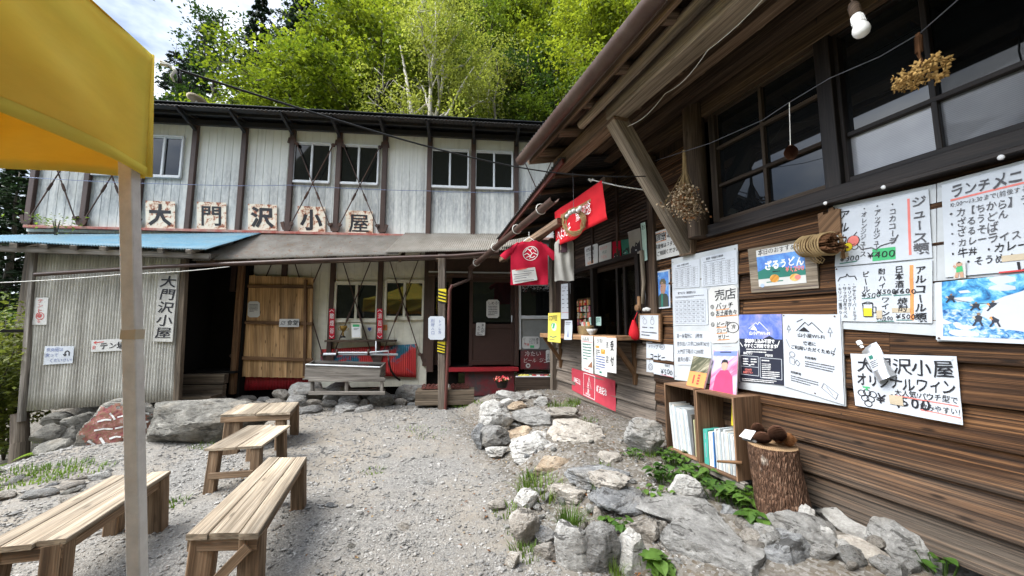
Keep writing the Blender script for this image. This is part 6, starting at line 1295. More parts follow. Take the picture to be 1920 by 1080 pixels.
# -- drinks trough with cans
def drinks():
    R = thing('drinks_trough', 'dark water trough full of drinks under the red painted board', 'trough', BK(1005, 728, .6)); A0, A1, B1, B0 = BK(967, 706, .72), BK(1048, 706, .72), BK(1048, 700, .25), BK(972, 700, .25); dn = V((0, 0, -.28))
    for i, (p, q) in enumerate(((A0, A1), (A1, B1), (B0, B1), (A0, B0))): b = MB(i); b.beam(p + dn * .5, q + dn * .5, .03, .28); b.build('side_board', M['frame_wood'], R)
    b = MB(5); b.beam(A0 + HN * .01, A1 + HN * .01, .03, .018); b.build('rim', M['alu'], R); b = MB(6); b.poly([p + dn * .25 for p in (A0, A1, B1, B0)]); b.build('water', M['glass'], R)
    cols = [flat(c, .3, .5) for c in ((.70, .62, .12), (.62, .64, .60), (.55, .06, .05), (.10, .35, .12), (.72, .70, .66), (.30, .05, .08))]; r = random.Random(3)
    for i in range(26):
        p = A0.lerp(A1, .06 + .9 * (i % 13) / 13).lerp(B0.lerp(B1, .06 + .9 * (i % 13) / 13), .22 + .45 * (i // 13)); a = V((r.gauss(0, 1), r.gauss(0, .5), .15)).normalized(); c = cols[0] if i % 13 < 4 else cols[1 + r.randrange(5)]; b = MB(i); z = V((0, 0, -.035)); b.lathe(p + z - a * .05, [(.024, 0), (.030, .008), (.030, .095), (.024, .105)], 10, 0, a); single(b, 'drink_can', 'drink can lying in the dark water trough', 'can', c, 'cans in the drinks trough', smooth=40)
drinks()
def flowers():
    c = BK(941, 727, .95); R = thing('flower_pot', 'little pot of pink flowers on the ground before the entrance', 'plant', c); b = MB(); b.lathe(c, [(.08, 0), (.11, .10), (.115, .11), (.10, .105), (.0, .1)], 14); b.build('pot', M['frame_black'], R, 40); r = random.Random(1); b = MB(); g = MB()
    for i in range(70): d = V((r.gauss(0, .06), r.gauss(0, .05), .12 + r.random() * .07)); x = V((r.gauss(0, 1), r.gauss(0, 1), r.gauss(0, 1))).normalized() * .02; y = x.orthogonal().normalized() * .018; b.poly([c + d - x, c + d - y, c + d + x, c + d + y], 0 if r.random() < .6 else 1); d = d * .9; g.poly([c + d - x, c + d - y, c + d + x, c + d + y])
    b.build('blossoms', [M['pink'], M['red']], R); g.build('leaves', M['herb'], R)
flowers()
def sat():
    p = HB(ht(BK(369, 190, -.6)), -.6, 5.9); t = BK(369, 188, -.6); R = thing('satellite_dish', 'flat pale dish on a short mast above the hut roof', 'dish', p); b = MB(); b.tube([p - V((0, 0, .1)), t], .02, 7); b.build('mast', M['alu'], R); b = MB(); b.lathe(t, [(.0, -.02), (.15, -.01), (.19, .02), (.17, .025), (0, .0)], 20, 0, V((.1, .25, 1))); b.build('reflector', M['tape'], R, True)
sat()
# -- clothes and cloths hanging at the kiosk
def tee(name, lb, c, w, h, mat, print_fn, seed, ang, sleeves=True):
    R = thing(name, lb, 'shirt', c - V((0, 0, h))); x = V((math.cos(ang), math.sin(ang), 0)); n = V((math.sin(ang), -math.cos(ang), 0)); Z = V((0, 0, 1)); b = MB(seed)
    half = [(.13, 0), (.30, -.035), (.52, -.18), (.62, -.36), (.50, -.44), (.385, -.33), (.37, -.6), (.385, -1.0)] if sleeves else [(.13, 0), (.34, -.04), (.40, -.2), (.40, -.6), (.40, -1.0)]
    def col(v):   # v 0..1 down the outline
        k = v * (len(half) - 1); i = min(int(k), len(half) - 2); f = k - i; return half[i][0] + (half[i + 1][0] - half[i][0]) * f, half[i][1] + (half[i + 1][1] - half[i][1]) * f
    out = [(-a, z) for a, z in half] ; rim = [(a, z) for a, z in half]
    P = lambda a, z, k=0: c + x * (a * w) + Z * (z * h + .02 * N3(a * 3, seed)) + n * (.02 * N3(a * 4, z * 3, seed) + .012 * math.sin(a * 18 + z * 5) + k)
    # front and back skins as strips: body plus sleeves
    for sgn in (1, -1):
        k = .018 * sgn
        body = lambda u, v: P((-1 + 2 * u) * (.13 + (.40 - .13) * smooth(0, .12, v) if v < .12 else .39), -v - (.03 * (1 - abs(2 * u - 1) ** 2) if v < .05 else 0), k * (1 - (2 * u - 1) ** 2))
        b.grid(body, 16, 22, 0, (1, 1), sgn > 0)
        if sleeves:
            for q in (1, -1):
                A, B, C_, D_ = (.22, -.02), (.62, -.34), (.50, -.45), (.37, -.30)
                def sl(u, v): a = (A[0] + (B[0] - A[0]) * u) * (1 - v) + (D_[0] + (C_[0] - D_[0]) * u) * v; z = (A[1] + (B[1] - A[1]) * u ** 1.15) * (1 - v) + (D_[1] + (C_[1] - D_[1]) * u) * v; return P(q * a, z, k * (1 - (2 * v - 1) ** 2) * (1 - .3 * u) + .001)
                b.grid(sl, 8, 8, 0, (1, 1), (sgn > 0) == (q > 0))
    b.build('shirt_cloth', mat, R, True); pr = MB(seed + 5); mats = print_fn(pr, P); pr.build('printed_motif', mats, R)
    b = MB(); b.tube([c + x * -.12 * w - Z * .01, c + Z * .05, c + x * .12 * w - Z * .01], .006, 5); b.tube([c + Z * .05, c + Z * .13], .004, 5); b.build('hanger', M['white'], R)
    return R
def pr1(b, P):
    def ln(pts, w, m=0):
        for (a, z), (e, f) in zip(pts, pts[1:]): l = math.hypot(e - a, f - z) or 1; nx, nz = -(f - z) / l * w, (e - a) / l * w; kk = .024 if m == 0 else .06; b.poly([P(a + nx, z + nz, kk), P(e + nx, f + nz, kk), P(e - nx, f - nz, kk), P(a - nx, z - nz, kk)], m)
    ln([(.03 + .155 * math.cos(t), -.30 + .155 * math.sin(t)) for t in np.linspace(0, 2 * PI, 30)], .008)
    ln([(-.10, -.27), (-.03, -.18), (.02, -.24), (.07, -.17), (.15, -.27)], .008); ln([(-.11, -.33), (-.04, -.29), (.02, -.35), (.09, -.29), (.17, -.34)], .008); ln([(-.06, -.39), (.0, -.36), (.06, -.40), (.12, -.37)], .008); ln([(.0, -.2), (.06, -.3), (.01, -.42)], .006)
    q = [(-.36, -.68), (.12, -.62), (.17, -.90), (-.33, -.99)]; b.poly([P(a, z, .055) for a, z in q], 1)
    for i in range(6): t = .15 + .14 * i; y = -.66 - .05 * i; ln([(-.32 + .02 * (i % 2), y - .02), (-.05 + .05 * ((i * 3) % 4), y + .02)], .012 if i == 0 else .006, 3 if i == 0 else 2) if i < 6 else None
    return [M['paper_w'], M['paper_w'], M['ink_grey'], M['ink_red']]
tee('red_shirt', 'red shirt with a white mountain print hanging under the kiosk gutter', PY(992, 451, 5.35), .70, .66, M['tee_red'], pr1, 3, -.08)
def pr2(b, P): b.poly([P(a, z, .022) for a, z in ((-.20, -.16), (.14, -.13), (.14, -.34), (-.20, -.37))], 0); [b.poly([P(-.14 + .08 * i, -.32, .026), P(-.10 + .08 * i, -.31, .026), P(-.10 + .08 * i, -.20 - .03 * (i % 2), .026), P(-.14 + .08 * i, -.21, .026)], 1) for i in range(3)]; return [flat((.05, .02, .03)), M['tape']]
tee('grey_shirt', 'folded grey shirt in a clear bag hanging beside the red shirt', PY(1057, 446, 5.0), .34, .60, M['tee_grey'], pr2, 8, -.25, False)
def cloth():
    q = q4(W, ((1040, 398), (1128, 338), (1136, 411), (1043, 466)), .80); R = thing('red_cloth', 'red cloth with white brushed writing hung under the kiosk eave', 'cloth', (q[2] + q[3]) / 2); b = MB()
    fn = lambda u, v: q[0].lerp(q[1], u).lerp(q[3].lerp(q[2], u), v + (.05 * N3(u * 4, 2) if v > .9 else 0)) + LN * (.02 * math.sin(u * 11) * v + .015 * N3(u * 3, v * 3)); b.grid(fn, 24, 10); b.build('cloth_sheet', M['red_cloth'], R, True, .003)
    sg = Sign('lettering', None, None, [p + LN * .03 for p in q], M['red'], .002, warp=0); o = sg.o; sg.text('屋山荘記念', .52, .34, .34, WH, False, .0, .72, .1, .55); sg.text('へようこそ', .10, .55, .34, WH, False, 0, .85, .1, .5); bpy.data.objects.remove(o)
    # lettering follows the cloth
    w = MB()
    for f, m in zip(sg.tx.f, sg.tx.m): w.poly([V(sg.tx.v[i]) for i in f], 0)
    w.build('lettering', WH, R)
M['red_cloth'] = flat((.52, .012, .02), .75, .2)
cloth()
# -- kiosk counter goods
def basket():
    c = W(1098, 612, .22); c.z = 1.41; R = thing('wicker_basket', 'brown basket of goods on the serving counter', 'basket', c); b = MB()
    for k in range(7): z = .018 * k; rx = .135 + .004 * k; b.tube([c + LD * rx * math.cos(a) + LN * .09 * math.sin(a) + V((0, 0, z + .01 + .003 * (1 if (j + k) % 2 else -1))) for j, a in enumerate(np.linspace(0, 2 * PI, 33))], .010, 6)
    b.build('woven_side', M['straw'], R, True); r = random.Random(3); cols = [M['orange'], M['paper_w'], M['green'], M['pink'], M['paper_w']]
    for i in range(7): b = MB(i); p = c + LD * (-.1 + .033 * i) + V((0, 0, .11)); b.beam(p, p + V((r.uniform(-.02, .02), r.uniform(-.02, .02), .075)), .055, .02, LN); single(b, 'snack_packet', 'small wrapped packet standing in the wicker basket', 'packet', cols[i % 5], 'packets in the wicker basket')
basket()
b = MB(); c = W(1110, 622, .30); c.z = 1.41; b.lathe(c, [(.035, 0), (.035, .012), (.065, .045), (.078, .085), (.073, .085), (.055, .04), (0, .02)], 20); single(b, 'bowl', 'small pale bowl on the serving counter edge', 'bowl', M['paper_w'], smooth=True)
s = Sign('price_card', 'greenish price card behind the kiosk pane', 'card', q4(W, ((1104, 595), (1127, 594), (1127, 611), (1105, 609)), .02), M['card_green'], .003); s.small(.12, .2, .8, 4, .09, M['teal']); s.done()
s = Sign('paper_slip', 'white paper slip hanging over the counter edge', 'paper', q4(W, ((1059, 601), (1073, 601), (1072, 637), (1058, 637)), .43), M['paper'], .002, warp=.004); s.small(.15, .1, .7, 2, .05); s.poly([(.5, .5), (.58, .85), (.42, .85)], M['ink_blue']); s.done()
s = Sign('coffee_sign', 'yellow coffee sign hanging at the end of the counter', 'sign', [PY(u, v, y) for u, v, y in ((1028, 587, 6.1), (1051, 586, 5.9), (1051, 643, 5.9), (1027, 640, 6.1))], M['sign_yellow'], .006, warp=0); s.text('COFFEE', .08, .05, .24, I, bold=.02, asp=.42, jit=.01); s.disc(.5, .48, .12, M['paper_w'], ry=.14); s.disc(.42, .44, .1, GN); s.line([(.15, .8), (.4, .84), (.7, .80)], .03, M['teal']); s.small(.15, .92, .6, 1, .03); s.done()
s = Sign('price_list', 'tall narrow price list on the frame left of the kiosk pane', 'notice', q4(W, ((1052, 533), (1069, 531), (1069, 598), (1052, 598)), .06), M['paper'], .003); s.text('メニュー', .12, .04, .10, I, bold=.0, asp=.8); [s.small(.12, .2 + .12 * i, .35, 1, .03) or s.small(.65, .2 + .12 * i, .25, 1, .03) for i in range(5)]; s.line([(.1, .82), (.9, .82)], .01, RD); s.done()
def goods():
    r = random.Random(5); cs = [M['red'], M['pink'], M['paper_w'], M['green'], M['orange'], M['straw'], flat((.45, .12, .2)), flat((.6, .5, .4))]
    k = 0
    for row in range(5):
        for i in range(9):
            p = LW(5.56 - .062 * i, -.05 - .012 * (i % 2), 1.50 + .105 * row); b = MB(k); h = r.uniform(.07, .10); b.beam(p - V((0, 0, h / 2)), p + V((r.uniform(-.01, .01), 0, h / 2)), .05, .016, LN, 0, .004); b.poly([p + LD * .015 + LN * .01, p - LD * .015 + LN * .01, p - LD * .015 + LN * .01 + V((0, 0, .03)), p + LD * .015 + LN * .01 + V((0, 0, .03))], 1); single(b, 'souvenir_badge', 'small bright souvenir hung on the rack behind the kiosk pane', 'souvenir', [cs[r.randrange(8)], cs[r.randrange(8)]], 'souvenirs behind the kiosk pane'); k += 1
    b = MB(); 
    for row in range(6): b.beam(LW(5.62, -.085, 1.46 + .105 * row), LW(5.02, -.085, 1.46 + .105 * row), .012, .012)
    for s_ in (5.6, 5.32, 5.04): b.beam(LW(s_, -.095, 1.2), LW(s_, -.095, 2.0), .014, .014, LN)
    single(b, 'souvenir_rack', 'thin wooden rack behind the kiosk pane', 'rack', M['shelf'])
    b = MB(); c = LW(5.06, -.06, 1.98); b.lathe(c, [(.03, 0), (.042, .10), (.046, .105), (.046, .115), (.0, .118)], 16); single(b, 'paper_cup', 'white lidded paper cup above the souvenirs behind the kiosk pane', 'cup', M['white'], smooth=40)
goods()
def redbag():
    R = thing('red_bag', 'red cloth pouch hanging at the right end of the counter', 'bag', W(1188, 636, .12)); b = MB(); c = W(1189, 618, .12)
    b.lathe(c - V((0, 0, .13)), [(.02, 0), (.06, .02), (.07, .08), (.055, .15), (.025, .23), (.02, .25)], 14); b.v = [tuple(V(p) + LN * .01 * N3(p[2] * 14, p[0] * 20) + LD * .008 * N3(p[2] * 22, p[1] * 16)) for p in b.v]; b.build('pouch', M['red_cloth'], R, True); b = MB(); b.tube([c + V((0, 0, .11)), c + V((0, 0, .26)) - LN * .08], .005, 5); b.build('string', M['red_cloth'], R)
redbag()
b = MB(); p = W(1204, 520, .06); b.tube([W(1203, 470, .08), W(1207, 530, .08), W(1205, 570, .08)], [.028, .025, .022], 8); single(b, 'wall_branch', 'bare grey branch fixed upright beside the kiosk window', 'branch', M['beam_grey'], smooth=True)
b = MB(); 
b.tube([W(1198, 556, .10), W(1199, 582, .10)], .022, 10); b.lathe(W(1195, 577, .15), [(.036, 0), (.04, .012), (.03, .02)], 16, 0, LN); single(b, 'wooden_knocker', 'small wooden rattle with a pale disc hanging beside the framed sign', 'ornament', M['shelf'], smooth=40)
b = MB(); b.tube([W(1209, 545, .08), W(1211, 558, .09), W(1209, 580, .09)], .008, 6); b.lathe(W(1209, 583, .09), [(.012, 0), (.02, .015), (.012, .03)], 8); single(b, 'cow_bell', 'small dark bell on a cord beside the portrait', 'bell', M['steel_dark'], smooth=True)
def puff():
    b = MB(); c = W(1212, 584, .10)
    for dx, r in ((-.03, .028), (.01, .032), (.045, .026)): Pm, fs = rock_mesh(2 * r, 1.6 * r, 1.6 * r, int(r * 1000), 2, 2, .1); b.add([V(p) + c + LD * -dx for p in Pm], fs)
    single(b, 'shell_ornament', 'white shells lying on top of the framed sign', 'ornament', M['paper_w'], smooth=True)
puff()
# ------------------------------------------------------------------ signs along the lodge wall
E1 = .045
def WQ(p, e=E1): return q4(W, p, e)
s = Sign('room_sign', 'white card offering private rooms, partly behind the slanted strut', 'sign', WQ(((1220, 438), (1281, 418), (1281, 476), (1224, 490)), .05), M['paper_w'], .004, cut=.10, seed=11); s.text('個室', .14, .10, .27, I, bold=.012, slope=.0); s.text('あります', .52, .12, .22, I, bold=.006); s.line([(.10, .08), (.49, .08), (.49, .38), (.10, .38), (.10, .08)], .02, OR); s.text('希望者はスタッフに', .12, .46, .17, I, bold=.006, asp=.86); s.text('ご相談ください。', .17, .70, .18, I, bold=.006, asp=.86); s.done()
s = Sign('portrait_photo', 'small portrait photo of a capped person on a blue ground', 'photo', WQ(((1222, 511), (1255, 505), (1257, 577), (1225, 580))), M['paper'], .012, seed=12, warp=.002); s.rect(.06, .04, .94, .96, M['pic_sky']); s.poly([(.30, .96), (.36, .66), (.55, .58), (.85, .64), (.92, .72), (.92, .96)], flat((.05, .06, .05))); s.poly([(.52, .62), (.62, .60), (.60, .96), (.50, .96)], M['teal'], .003); s.poly([(.50, .60), (.47, .50), (.50, .38), (.56, .30), (.74, .30), (.80, .42), (.76, .56), (.68, .63)], flat((.36, .21, .15)), .0032); s.poly([(.44, .36), (.46, .29), (.54, .22), (.72, .22), (.80, .30), (.80, .38), (.66, .35), (.54, .36)], flat((.12, .11, .07)), .0036); s.line([(.52, .42), (.58, .42)], .012, I, .004); s.line([(.53, .53), (.60, .53)], .010, RD, .004); s.poly([(.47, .46), (.50, .42), (.50, .49)], flat((.36, .21, .15)), .0036); s.done()
s = Sign('framed_sign', 'white sheet in a pale wooden frame at the end of the counter', 'sign', WQ(((1197, 588), (1238, 588), (1238, 641), (1197, 636)), .09), M['shelf'], .03, warp=0, seed=13); s.rect(.08, .06, .92, .94, M['paper']); s.ring(.32, .30, .10, .015, G_); s.ring(.66, .30, .10, .015, G_); s.line([(.2, .2), (.26, .12), (.3, .2)], .015, G_); s.line([(.6, .2), (.66, .1), (.72, .2)], .015, G_); s.small(.2, .52, .25, 1, .05, I); s.small(.55, .52, .25, 1, .05, I); s.small(.16, .70, .7, 2, .05, I, 2.2); s.done()
s = Sign('coffee_card', 'white handwritten card for drip coffee at 500 yen', 'sign', WQ(((1212, 641), (1262, 643), (1263, 708), (1212, 698)), .04), M['paper'], .003, seed=14); s.text('ドリップ', .08, .08, .13, I, bold=.0, asp=.9); s.text('コーヒー', .16, .34, .23, I, bold=.045, asp=.72); s.text('有機豆', .70, .64, .09, I, bold=0, asp=.8); s.text('¥500', .56, .76, .22, I, bold=.012, asp=1.0); s.line([(.52, .97), (.98, 1.0)], .012, RD); s.ring(.17, .80, .10, .016); s.ring(.17, .80, .05, .01); s.line([(.12, .66), (.15, .60), (.12, .55)], .01); s.ring(.62, .13, .10, .012, G_, ry=.08); s.text('¥300', .52, .10, .07, I, bold=0); s.done()
# timetable board with its sheets
s = Sign('timetable_board', 'tall white board of printed bus timetables beside the book box', 'board', WQ(((1259, 486), (1383, 458), (1387, 726), (1265, 712))), M['board_white'], .008, warp=.001, seed=15)
s.small(.05, .06, .5, 1, .010); s.text('。', .90, .03, .03); s.pins([(.03, .03), (.97, .03), (.03, .97)]); s.done()
def table(lb, q, title, nr, nc, seed, note=0):
    t = Sign('timetable', lb, 'timetable', q, M['paper'], .002, cut=.03, seed=seed, group='printed timetables on the tall board'); t.text(title, .16, .05, .075, I, bold=.012, asp=.72, jit=0); t.small(.08, .185, .84, 1 + note, .018)
    y0, y1 = .25 + .05 * note, .95
    for i in range(nr + 1): t.line([(.06, y0 + (y1 - y0) * i / nr), (.94, y0 + (y1 - y0) * i / nr)], .004, G_)
    for j in range(nc + 1): t.line([(.06 + .88 * j / nc, y0), (.06 + .88 * j / nc, y1)], .004, G_)
    r = random.Random(seed)
    for i in range(nr):
        for j in range(nc):
            x = .06 + .88 * (j + .18) / nc; y = y0 + (y1 - y0) * (i + .14) / nr
            t.text('%d:%02d' % (r.randrange(5, 19), r.randrange(0, 60, 5)), x, y, (y1 - y0) / nr * .62, G_, bold=.01, asp=min(1, .88 / nc * .55 / ((y1 - y0) / nr * .62 * t.H / t.W * 2.2)), jit=0)
    t.done()
E2 = E1 + .006
table('printed timetable at the upper left of the tall white board', WQ(((1262, 497), (1312, 485), (1312, 538), (1263, 541)), E2), '奈良田・広河原行き時刻', 8, 4, 21)
table('wider printed timetable at the upper right of the tall white board', WQ(((1314, 483), (1381, 468), (1383, 532), (1316, 538)), E2), '身延駅・奈良田行き時刻表', 9, 4, 22)
table('printed timetable in the middle left of the tall white board', WQ(((1262, 545), (1326, 540), (1328, 609), (1264, 610)), E2), '南アルプス・新宿駅行バス', 6, 7, 23, 1)
s = Sign('shop_card', 'handwritten 売店 card listing badges and drinks with orange underlines', 'sign', WQ(((1328, 540), (1382, 533), (1386, 642), (1331, 644)), E2 + .002), M['paper_w'], .002, cut=.06, seed=24)
s.text('売店', .22, .05, .20, I, bold=.0, asp=1.1); s.text('バッチ', .26, .29, .12, I, bold=.012, asp=1.0); s.text('お土産色々', .26, .42, .11, I, bold=.012, asp=.78); s.text('ビール', .26, .615, .11, I, bold=.012, asp=.8); s.text('ジュース', .26, .73, .10, I, bold=.012, asp=.65); s.text('ゼリー', .30, .84, .10, I, bold=.012, asp=.8)
for x0, x1, y in ((.26, .72, .415), (.26, .98, .535), (.26, .60, .725), (.26, .62, .83), (.28, .70, .945)): s.line([(x0, y), (x1, y - .005)], .014, OR, .002)
for y in (.35, .475, .665): s.ring(.13, y, .035, .008); s.ring(.13, y, .016, .007)
s.ring(.82, .74, .11, .010, I, ry=.09); s.text('冷', .78, .69, .08); s.line([(.62, .66), (.7, .64), (.78, .66)], .01); s.done()
s = Sign('route_note', 'handwritten sheet of walking times low on the tall white board', 'notice', WQ(((1265, 622), (1331, 620), (1335, 684), (1268, 684)), E2), M['paper'], .002, cut=.05, seed=25)
for i, (a, b_) in enumerate((('第一発電所に', '3時間'), ('奈良田バス停に', '3時間30分'), ('大門沢下降点に', '3時間'), ('農鳥小屋に', '6時間'))): s.text(a, .06, .06 + .235 * i, .15, I, bold=-.006, asp=.72); s.text(b_, .60, .08 + .235 * i, .14, I, bold=-.006, asp=.8)
s.done()
# udon board
s = Sign('udon_board', 'weathered wooden board with the udon offer of the day', 'sign', WQ(((1402, 467), (1528, 444), (1535, 540), (1409, 549)), .05), M['beam_grey'], .02, warp=0, seed=26)
s.rect(.14, .20, .85, .88, M['pic_sky']); s.poly([(.14, .07), (.80, .06), (.80, .22), (.14, .22)], M['paper_w']); s.text('本日のおすすめ', .17, .06, .13, I, bold=.008, asp=.88); s.rect(.14, .62, .85, .88, M['paper_w'], .0018)
s.poly([(.14, .55), (.34, .46), (.56, .52), (.85, .60), (.85, .72), (.14, .72)], M['teal'], .0022); s.text('ざるうどん', .26, .33, .20, WH, bold=.055, asp=.80); s.text('¥1,200', .58, .50, .13, M['pink'], bold=.04, asp=.9)
s.disc(.40, .73, .10, M['pic_food'], .003, .085); s.disc(.70, .75, .10, M['pic_food'], .003, .075); s.disc(.74, .75, .06, M['pink'], .0034, .05); s.line([(.27, .80), (.53, .79)], .02, M['teal']); s.disc(.20, .86, .045, flat((.35, .45, .70)), .0034, .04); s.small(.38, .585, .22, 1, .03, I); s.line([(.02, .94), (.99, .945)], .018, flat((.12, .09, .08))); s.done()
# wifi posters on their backing board
s = Sign('backing_board', 'white backing board carrying the two wireless posters', 'board', WQ(((1384, 592), (1578, 589), (1586, 762), (1384, 728)), .05), M['board_white'], .012, warp=0, seed=27); s.pins([(.02, .92)]); s.done()
s = Sign('wireless_poster', 'dark blue wireless service poster with a mountain drawing', 'poster', WQ(((1386, 590), (1466, 589), (1470, 722), (1388, 715)), .058), flat((.025, .028, .045), .4), .002, warp=.002, seed=28)
s.rect(0, 0, 1, .36, M['pic_violet']); s.poly([(.45, .40), (.72, .31), (.80, .34), (1, .42), (1, .46), (.4, .46)], flat((.025, .028, .045), .4), .002); s.poly([(0, .36), (.45, .38), (1, .42), (1, .47), (0, .47)], flat((.025, .028, .045), .4), .0018)
s.line([(.24, .21), (.42, .12), (.46, .15), (.50, .11), (.70, .24)], .008, WH); s.poly([(.28, .22), (.37, .16), (.42, .20), (.45, .24)], WH, .003); s.text('山小屋WI-FI', .25, .245, .06, WH, bold=.03, asp=.95, jit=0); s.text('事前申し込み不要で', .14, .36, .062, WH, bold=.045, asp=.82, jit=0); s.text('今すぐご利用できます', .12, .43, .062, WH, bold=.045, asp=.82, jit=0); s.line([(.02, .42), (.08, .48)], .01, WH); s.line([(.94, .38), (.88, .48)], .01, WH); s.small(.17, .515, .62, 2, .018, WH, 2)
s.text('料金プラン', .10, .555, .042, WH, bold=.03, asp=.7, jit=0); s.text('接続方法', .62, .575, .04, WH, bold=.03, asp=.7, jit=0)
for x0, x1, y0, y1 in ((.03, .46, .61, .90), (.50, .97, .63, .93)): s.line([(x0, y0), (x1, y0 + .01), (x1, y1), (x0, y1 - .01), (x0, y0)], .007, M['paper'])
s.small(.08, .66, .14, 3, .022, WH); s.small(.28, .66, .14, 3, .022, WH); s.line([(.03, .77), (.46, .775)], .006, M['paper']); s.poly([(.2, .74), (.3, .74), (.25, .76)], WH, .003); s.text('1日500円', .12, .80, .035, M['pink'], bold=.03, asp=.8, jit=0); s.text('無制限プラン', .08, .84, .035, M['pink'], bold=.04, asp=.75, jit=0); s.small(.54, .67, .3, 1, .022, WH); s.small(.54, .72, .2, 4, .015, WH); s.small(.54, .83, .38, 4, .016, WH); s.small(.05, .955, .8, 2, .014, WH); s.done()
s = Sign('wireless_poster', 'white wireless etiquette poster with line drawings', 'poster', WQ(((1467, 589), (1575, 590), (1583, 759), (1471, 724)), .058), M['paper'], .002, warp=.002, seed=29)
s.line([(.26, .22), (.42, .10), (.48, .14), (.54, .10), (.72, .22)], .008); s.poly([(.30, .22), (.40, .16), (.50, .22)], I, .003); s.line([(.27, .1), (.38, .06)], .008, G_); s.text('山小屋WI-FI', .28, .24, .058, I, bold=.01, asp=.98, jit=0); s.text('快適に', .38, .34, .052, I, bold=.02, asp=.95, jit=0); s.text('ご利用いただくために', .15, .41, .055, I, bold=.02, asp=.92, jit=0); s.line([(.06, .34), (.13, .45)], .006, G_); s.line([(.91, .38), (.86, .48)], .006, G_)
for x in (.12, .84): s.line([(x, .26), (x, .21), (x - .035, .21), (x, .15), (x + .035, .21), (x, .21)], .005, G_)
s.text('利用場所', .40, .53, .036, I, bold=.02, asp=.9, jit=0); s.small(.40, .60, .48, 3, .017); s.text('利用時間', .13, .76, .036, I, bold=.02, asp=.9, jit=0); s.small(.13, .83, .48, 3, .017); s.ring(.17, .54, .035, .006, G_); s.line([(.12, .58), (.22, .60), (.20, .68), (.12, .66), (.12, .58)], .005, G_); s.line([(.26, .60), (.31, .64), (.27, .68), (.22, .64), (.26, .60)], .006, G_); s.line([(.70, .82), (.92, .90), (.88, .97), (.66, .88), (.70, .82)], .005, G_); s.line([(.74, .85), (.84, .93)], .005, G_); s.pins([(.03, .02), (.92, .02), (.55, .97)]); s.done()
# drinks menu panel and sheets
s = Sign('menu_board', 'grey white panel carrying the two handwritten drinks menus', 'board', WQ(((1562, 386), (1755, 345), (1757, 630), (1574, 616)), .04), M['board_white'], .010, warp=0, seed=30); s.done()
s = Sign('menu_board', 'grey white panel carrying the lunch menu and the mountain picture', 'board', [W(1757, 344, .04), LW(.50, .04, W(1757, 344, .04).z + .01), LW(.50, .04, W(1757, 640, .04).z), W(1757, 640, .04)], M['board_white'], .010, warp=0, seed=31); s.pins([(.035, .03)]); s.done()
E3 = .050
s = Sign('juice_menu', 'white handwritten juice menu with a green price tag', 'menu', WQ(((1572, 390), (1741, 355), (1748, 483), (1566, 500)), E3), M['paper'], .002, seed=32, warp=.004)
s.text('ジュース類', .835, .07, .175, G_, True, .03, 1.0, .06, .95); s.rect(.795, .08, .82, .93, M['pink'])
s.text('・コカコーラ', .60, .06, .115, G_, True, .012, .98, .06, .9); s.text('・アップルジュース', .44, .05, .105, G_, True, .012, .90, .06, .85); s.text('・オレンジジュース', .29, .05, .100, G_, True, .012, .92, .06, .85); s.text('アルカリ', .03, .06, .17, I, True, .02, 1.15, .1, .8)
s.line([(.28, .70), (.31, .76), (.42, .75), (.47, .79), (.52, .74), (.66, .70), (.70, .60)], .016, G_); s.rect(.43, .78, .67, .97, GN); s.text('¥400', .37, .80, .14, I, bold=.0, asp=1.1); s.line([(.06, .96), (.26, .94)], .015, M['teal']); s.text('¥300', .06, .82, .12, I, bold=.01); s.disc(.21, .60, .085, M['pink'], .0028); s.disc(.14, .69, .07, M['yellow'], .003); s.ring(.21, .60, .085, .012); s.ring(.14, .69, .07, .012); s.ring(.23, .70, .045, .01); s.line([(.21, .52), (.25, .46)], .014); s.rect(.06, .78, .16, .86, M['tape'], .0036); s.done()
s = Sign('alcohol_menu', 'white handwritten alcohol menu with an orange stripe and a beer mug', 'menu', WQ(((1566, 502), (1748, 487), (1748, 606), (1571, 602)), E3), M['paper'], .002, seed=33, warp=.004)
s.text('アルコール類', .845, .07, .155, I, True, .03, 1.0, .06, .9); s.rect(.80, .06, .835, .96, OR)
s.text('日本酒', .66, .05, .125, I, True, .02, 1.0, .06, .9); s.text('¥600', .64, .42, .12, I, bold=.02, asp=1.05); s.line([(.64, .55), (.81, .54)], .014, M['teal']); s.text('焼酎', .68, .58, .125, I, True, .02, 1.0); s.text('¥500', .66, .84, .11, I, bold=.01); s.rect(.62, .76, .80, .835, M['tape'], .0028); s.line([(.66, .96), (.82, .955)], .012, M['teal'])
s.text('酎ハイ', .49, .07, .115, I, True, .02, 1.05, .06, .9); s.text('¥500', .47, .42, .115, I, bold=.015); s.line([(.47, .54), (.62, .535)], .014, M['teal']); s.text('ワイン', .51, .56, .115, I, True, .02, 1.0); s.text('¥1,000', .45, .88, .10, I, bold=.01, asp=.8); s.line([(.46, .985), (.64, .98)], .012, M['teal']); s.rect(.46, .80, .52, .94, M['tape'], .004)
s.text('ビール', .31, .10, .125, I, True, .02, 1.05, .06, .9); s.text('¥500', .30, .47, .12, I, bold=.015); s.line([(.30, .59), (.45, .585)], .014, M['teal']); s.rect(.32, .76, .41, .90, M['yellow'], .003); s.line([(.31, .68), (.32, .91), (.42, .91), (.42, .68), (.31, .68)], .014); s.line([(.42, .74), (.455, .74), (.455, .84), (.42, .84)], .012); s.line([(.30, .68), (.36, .65), (.42, .67)], .012)
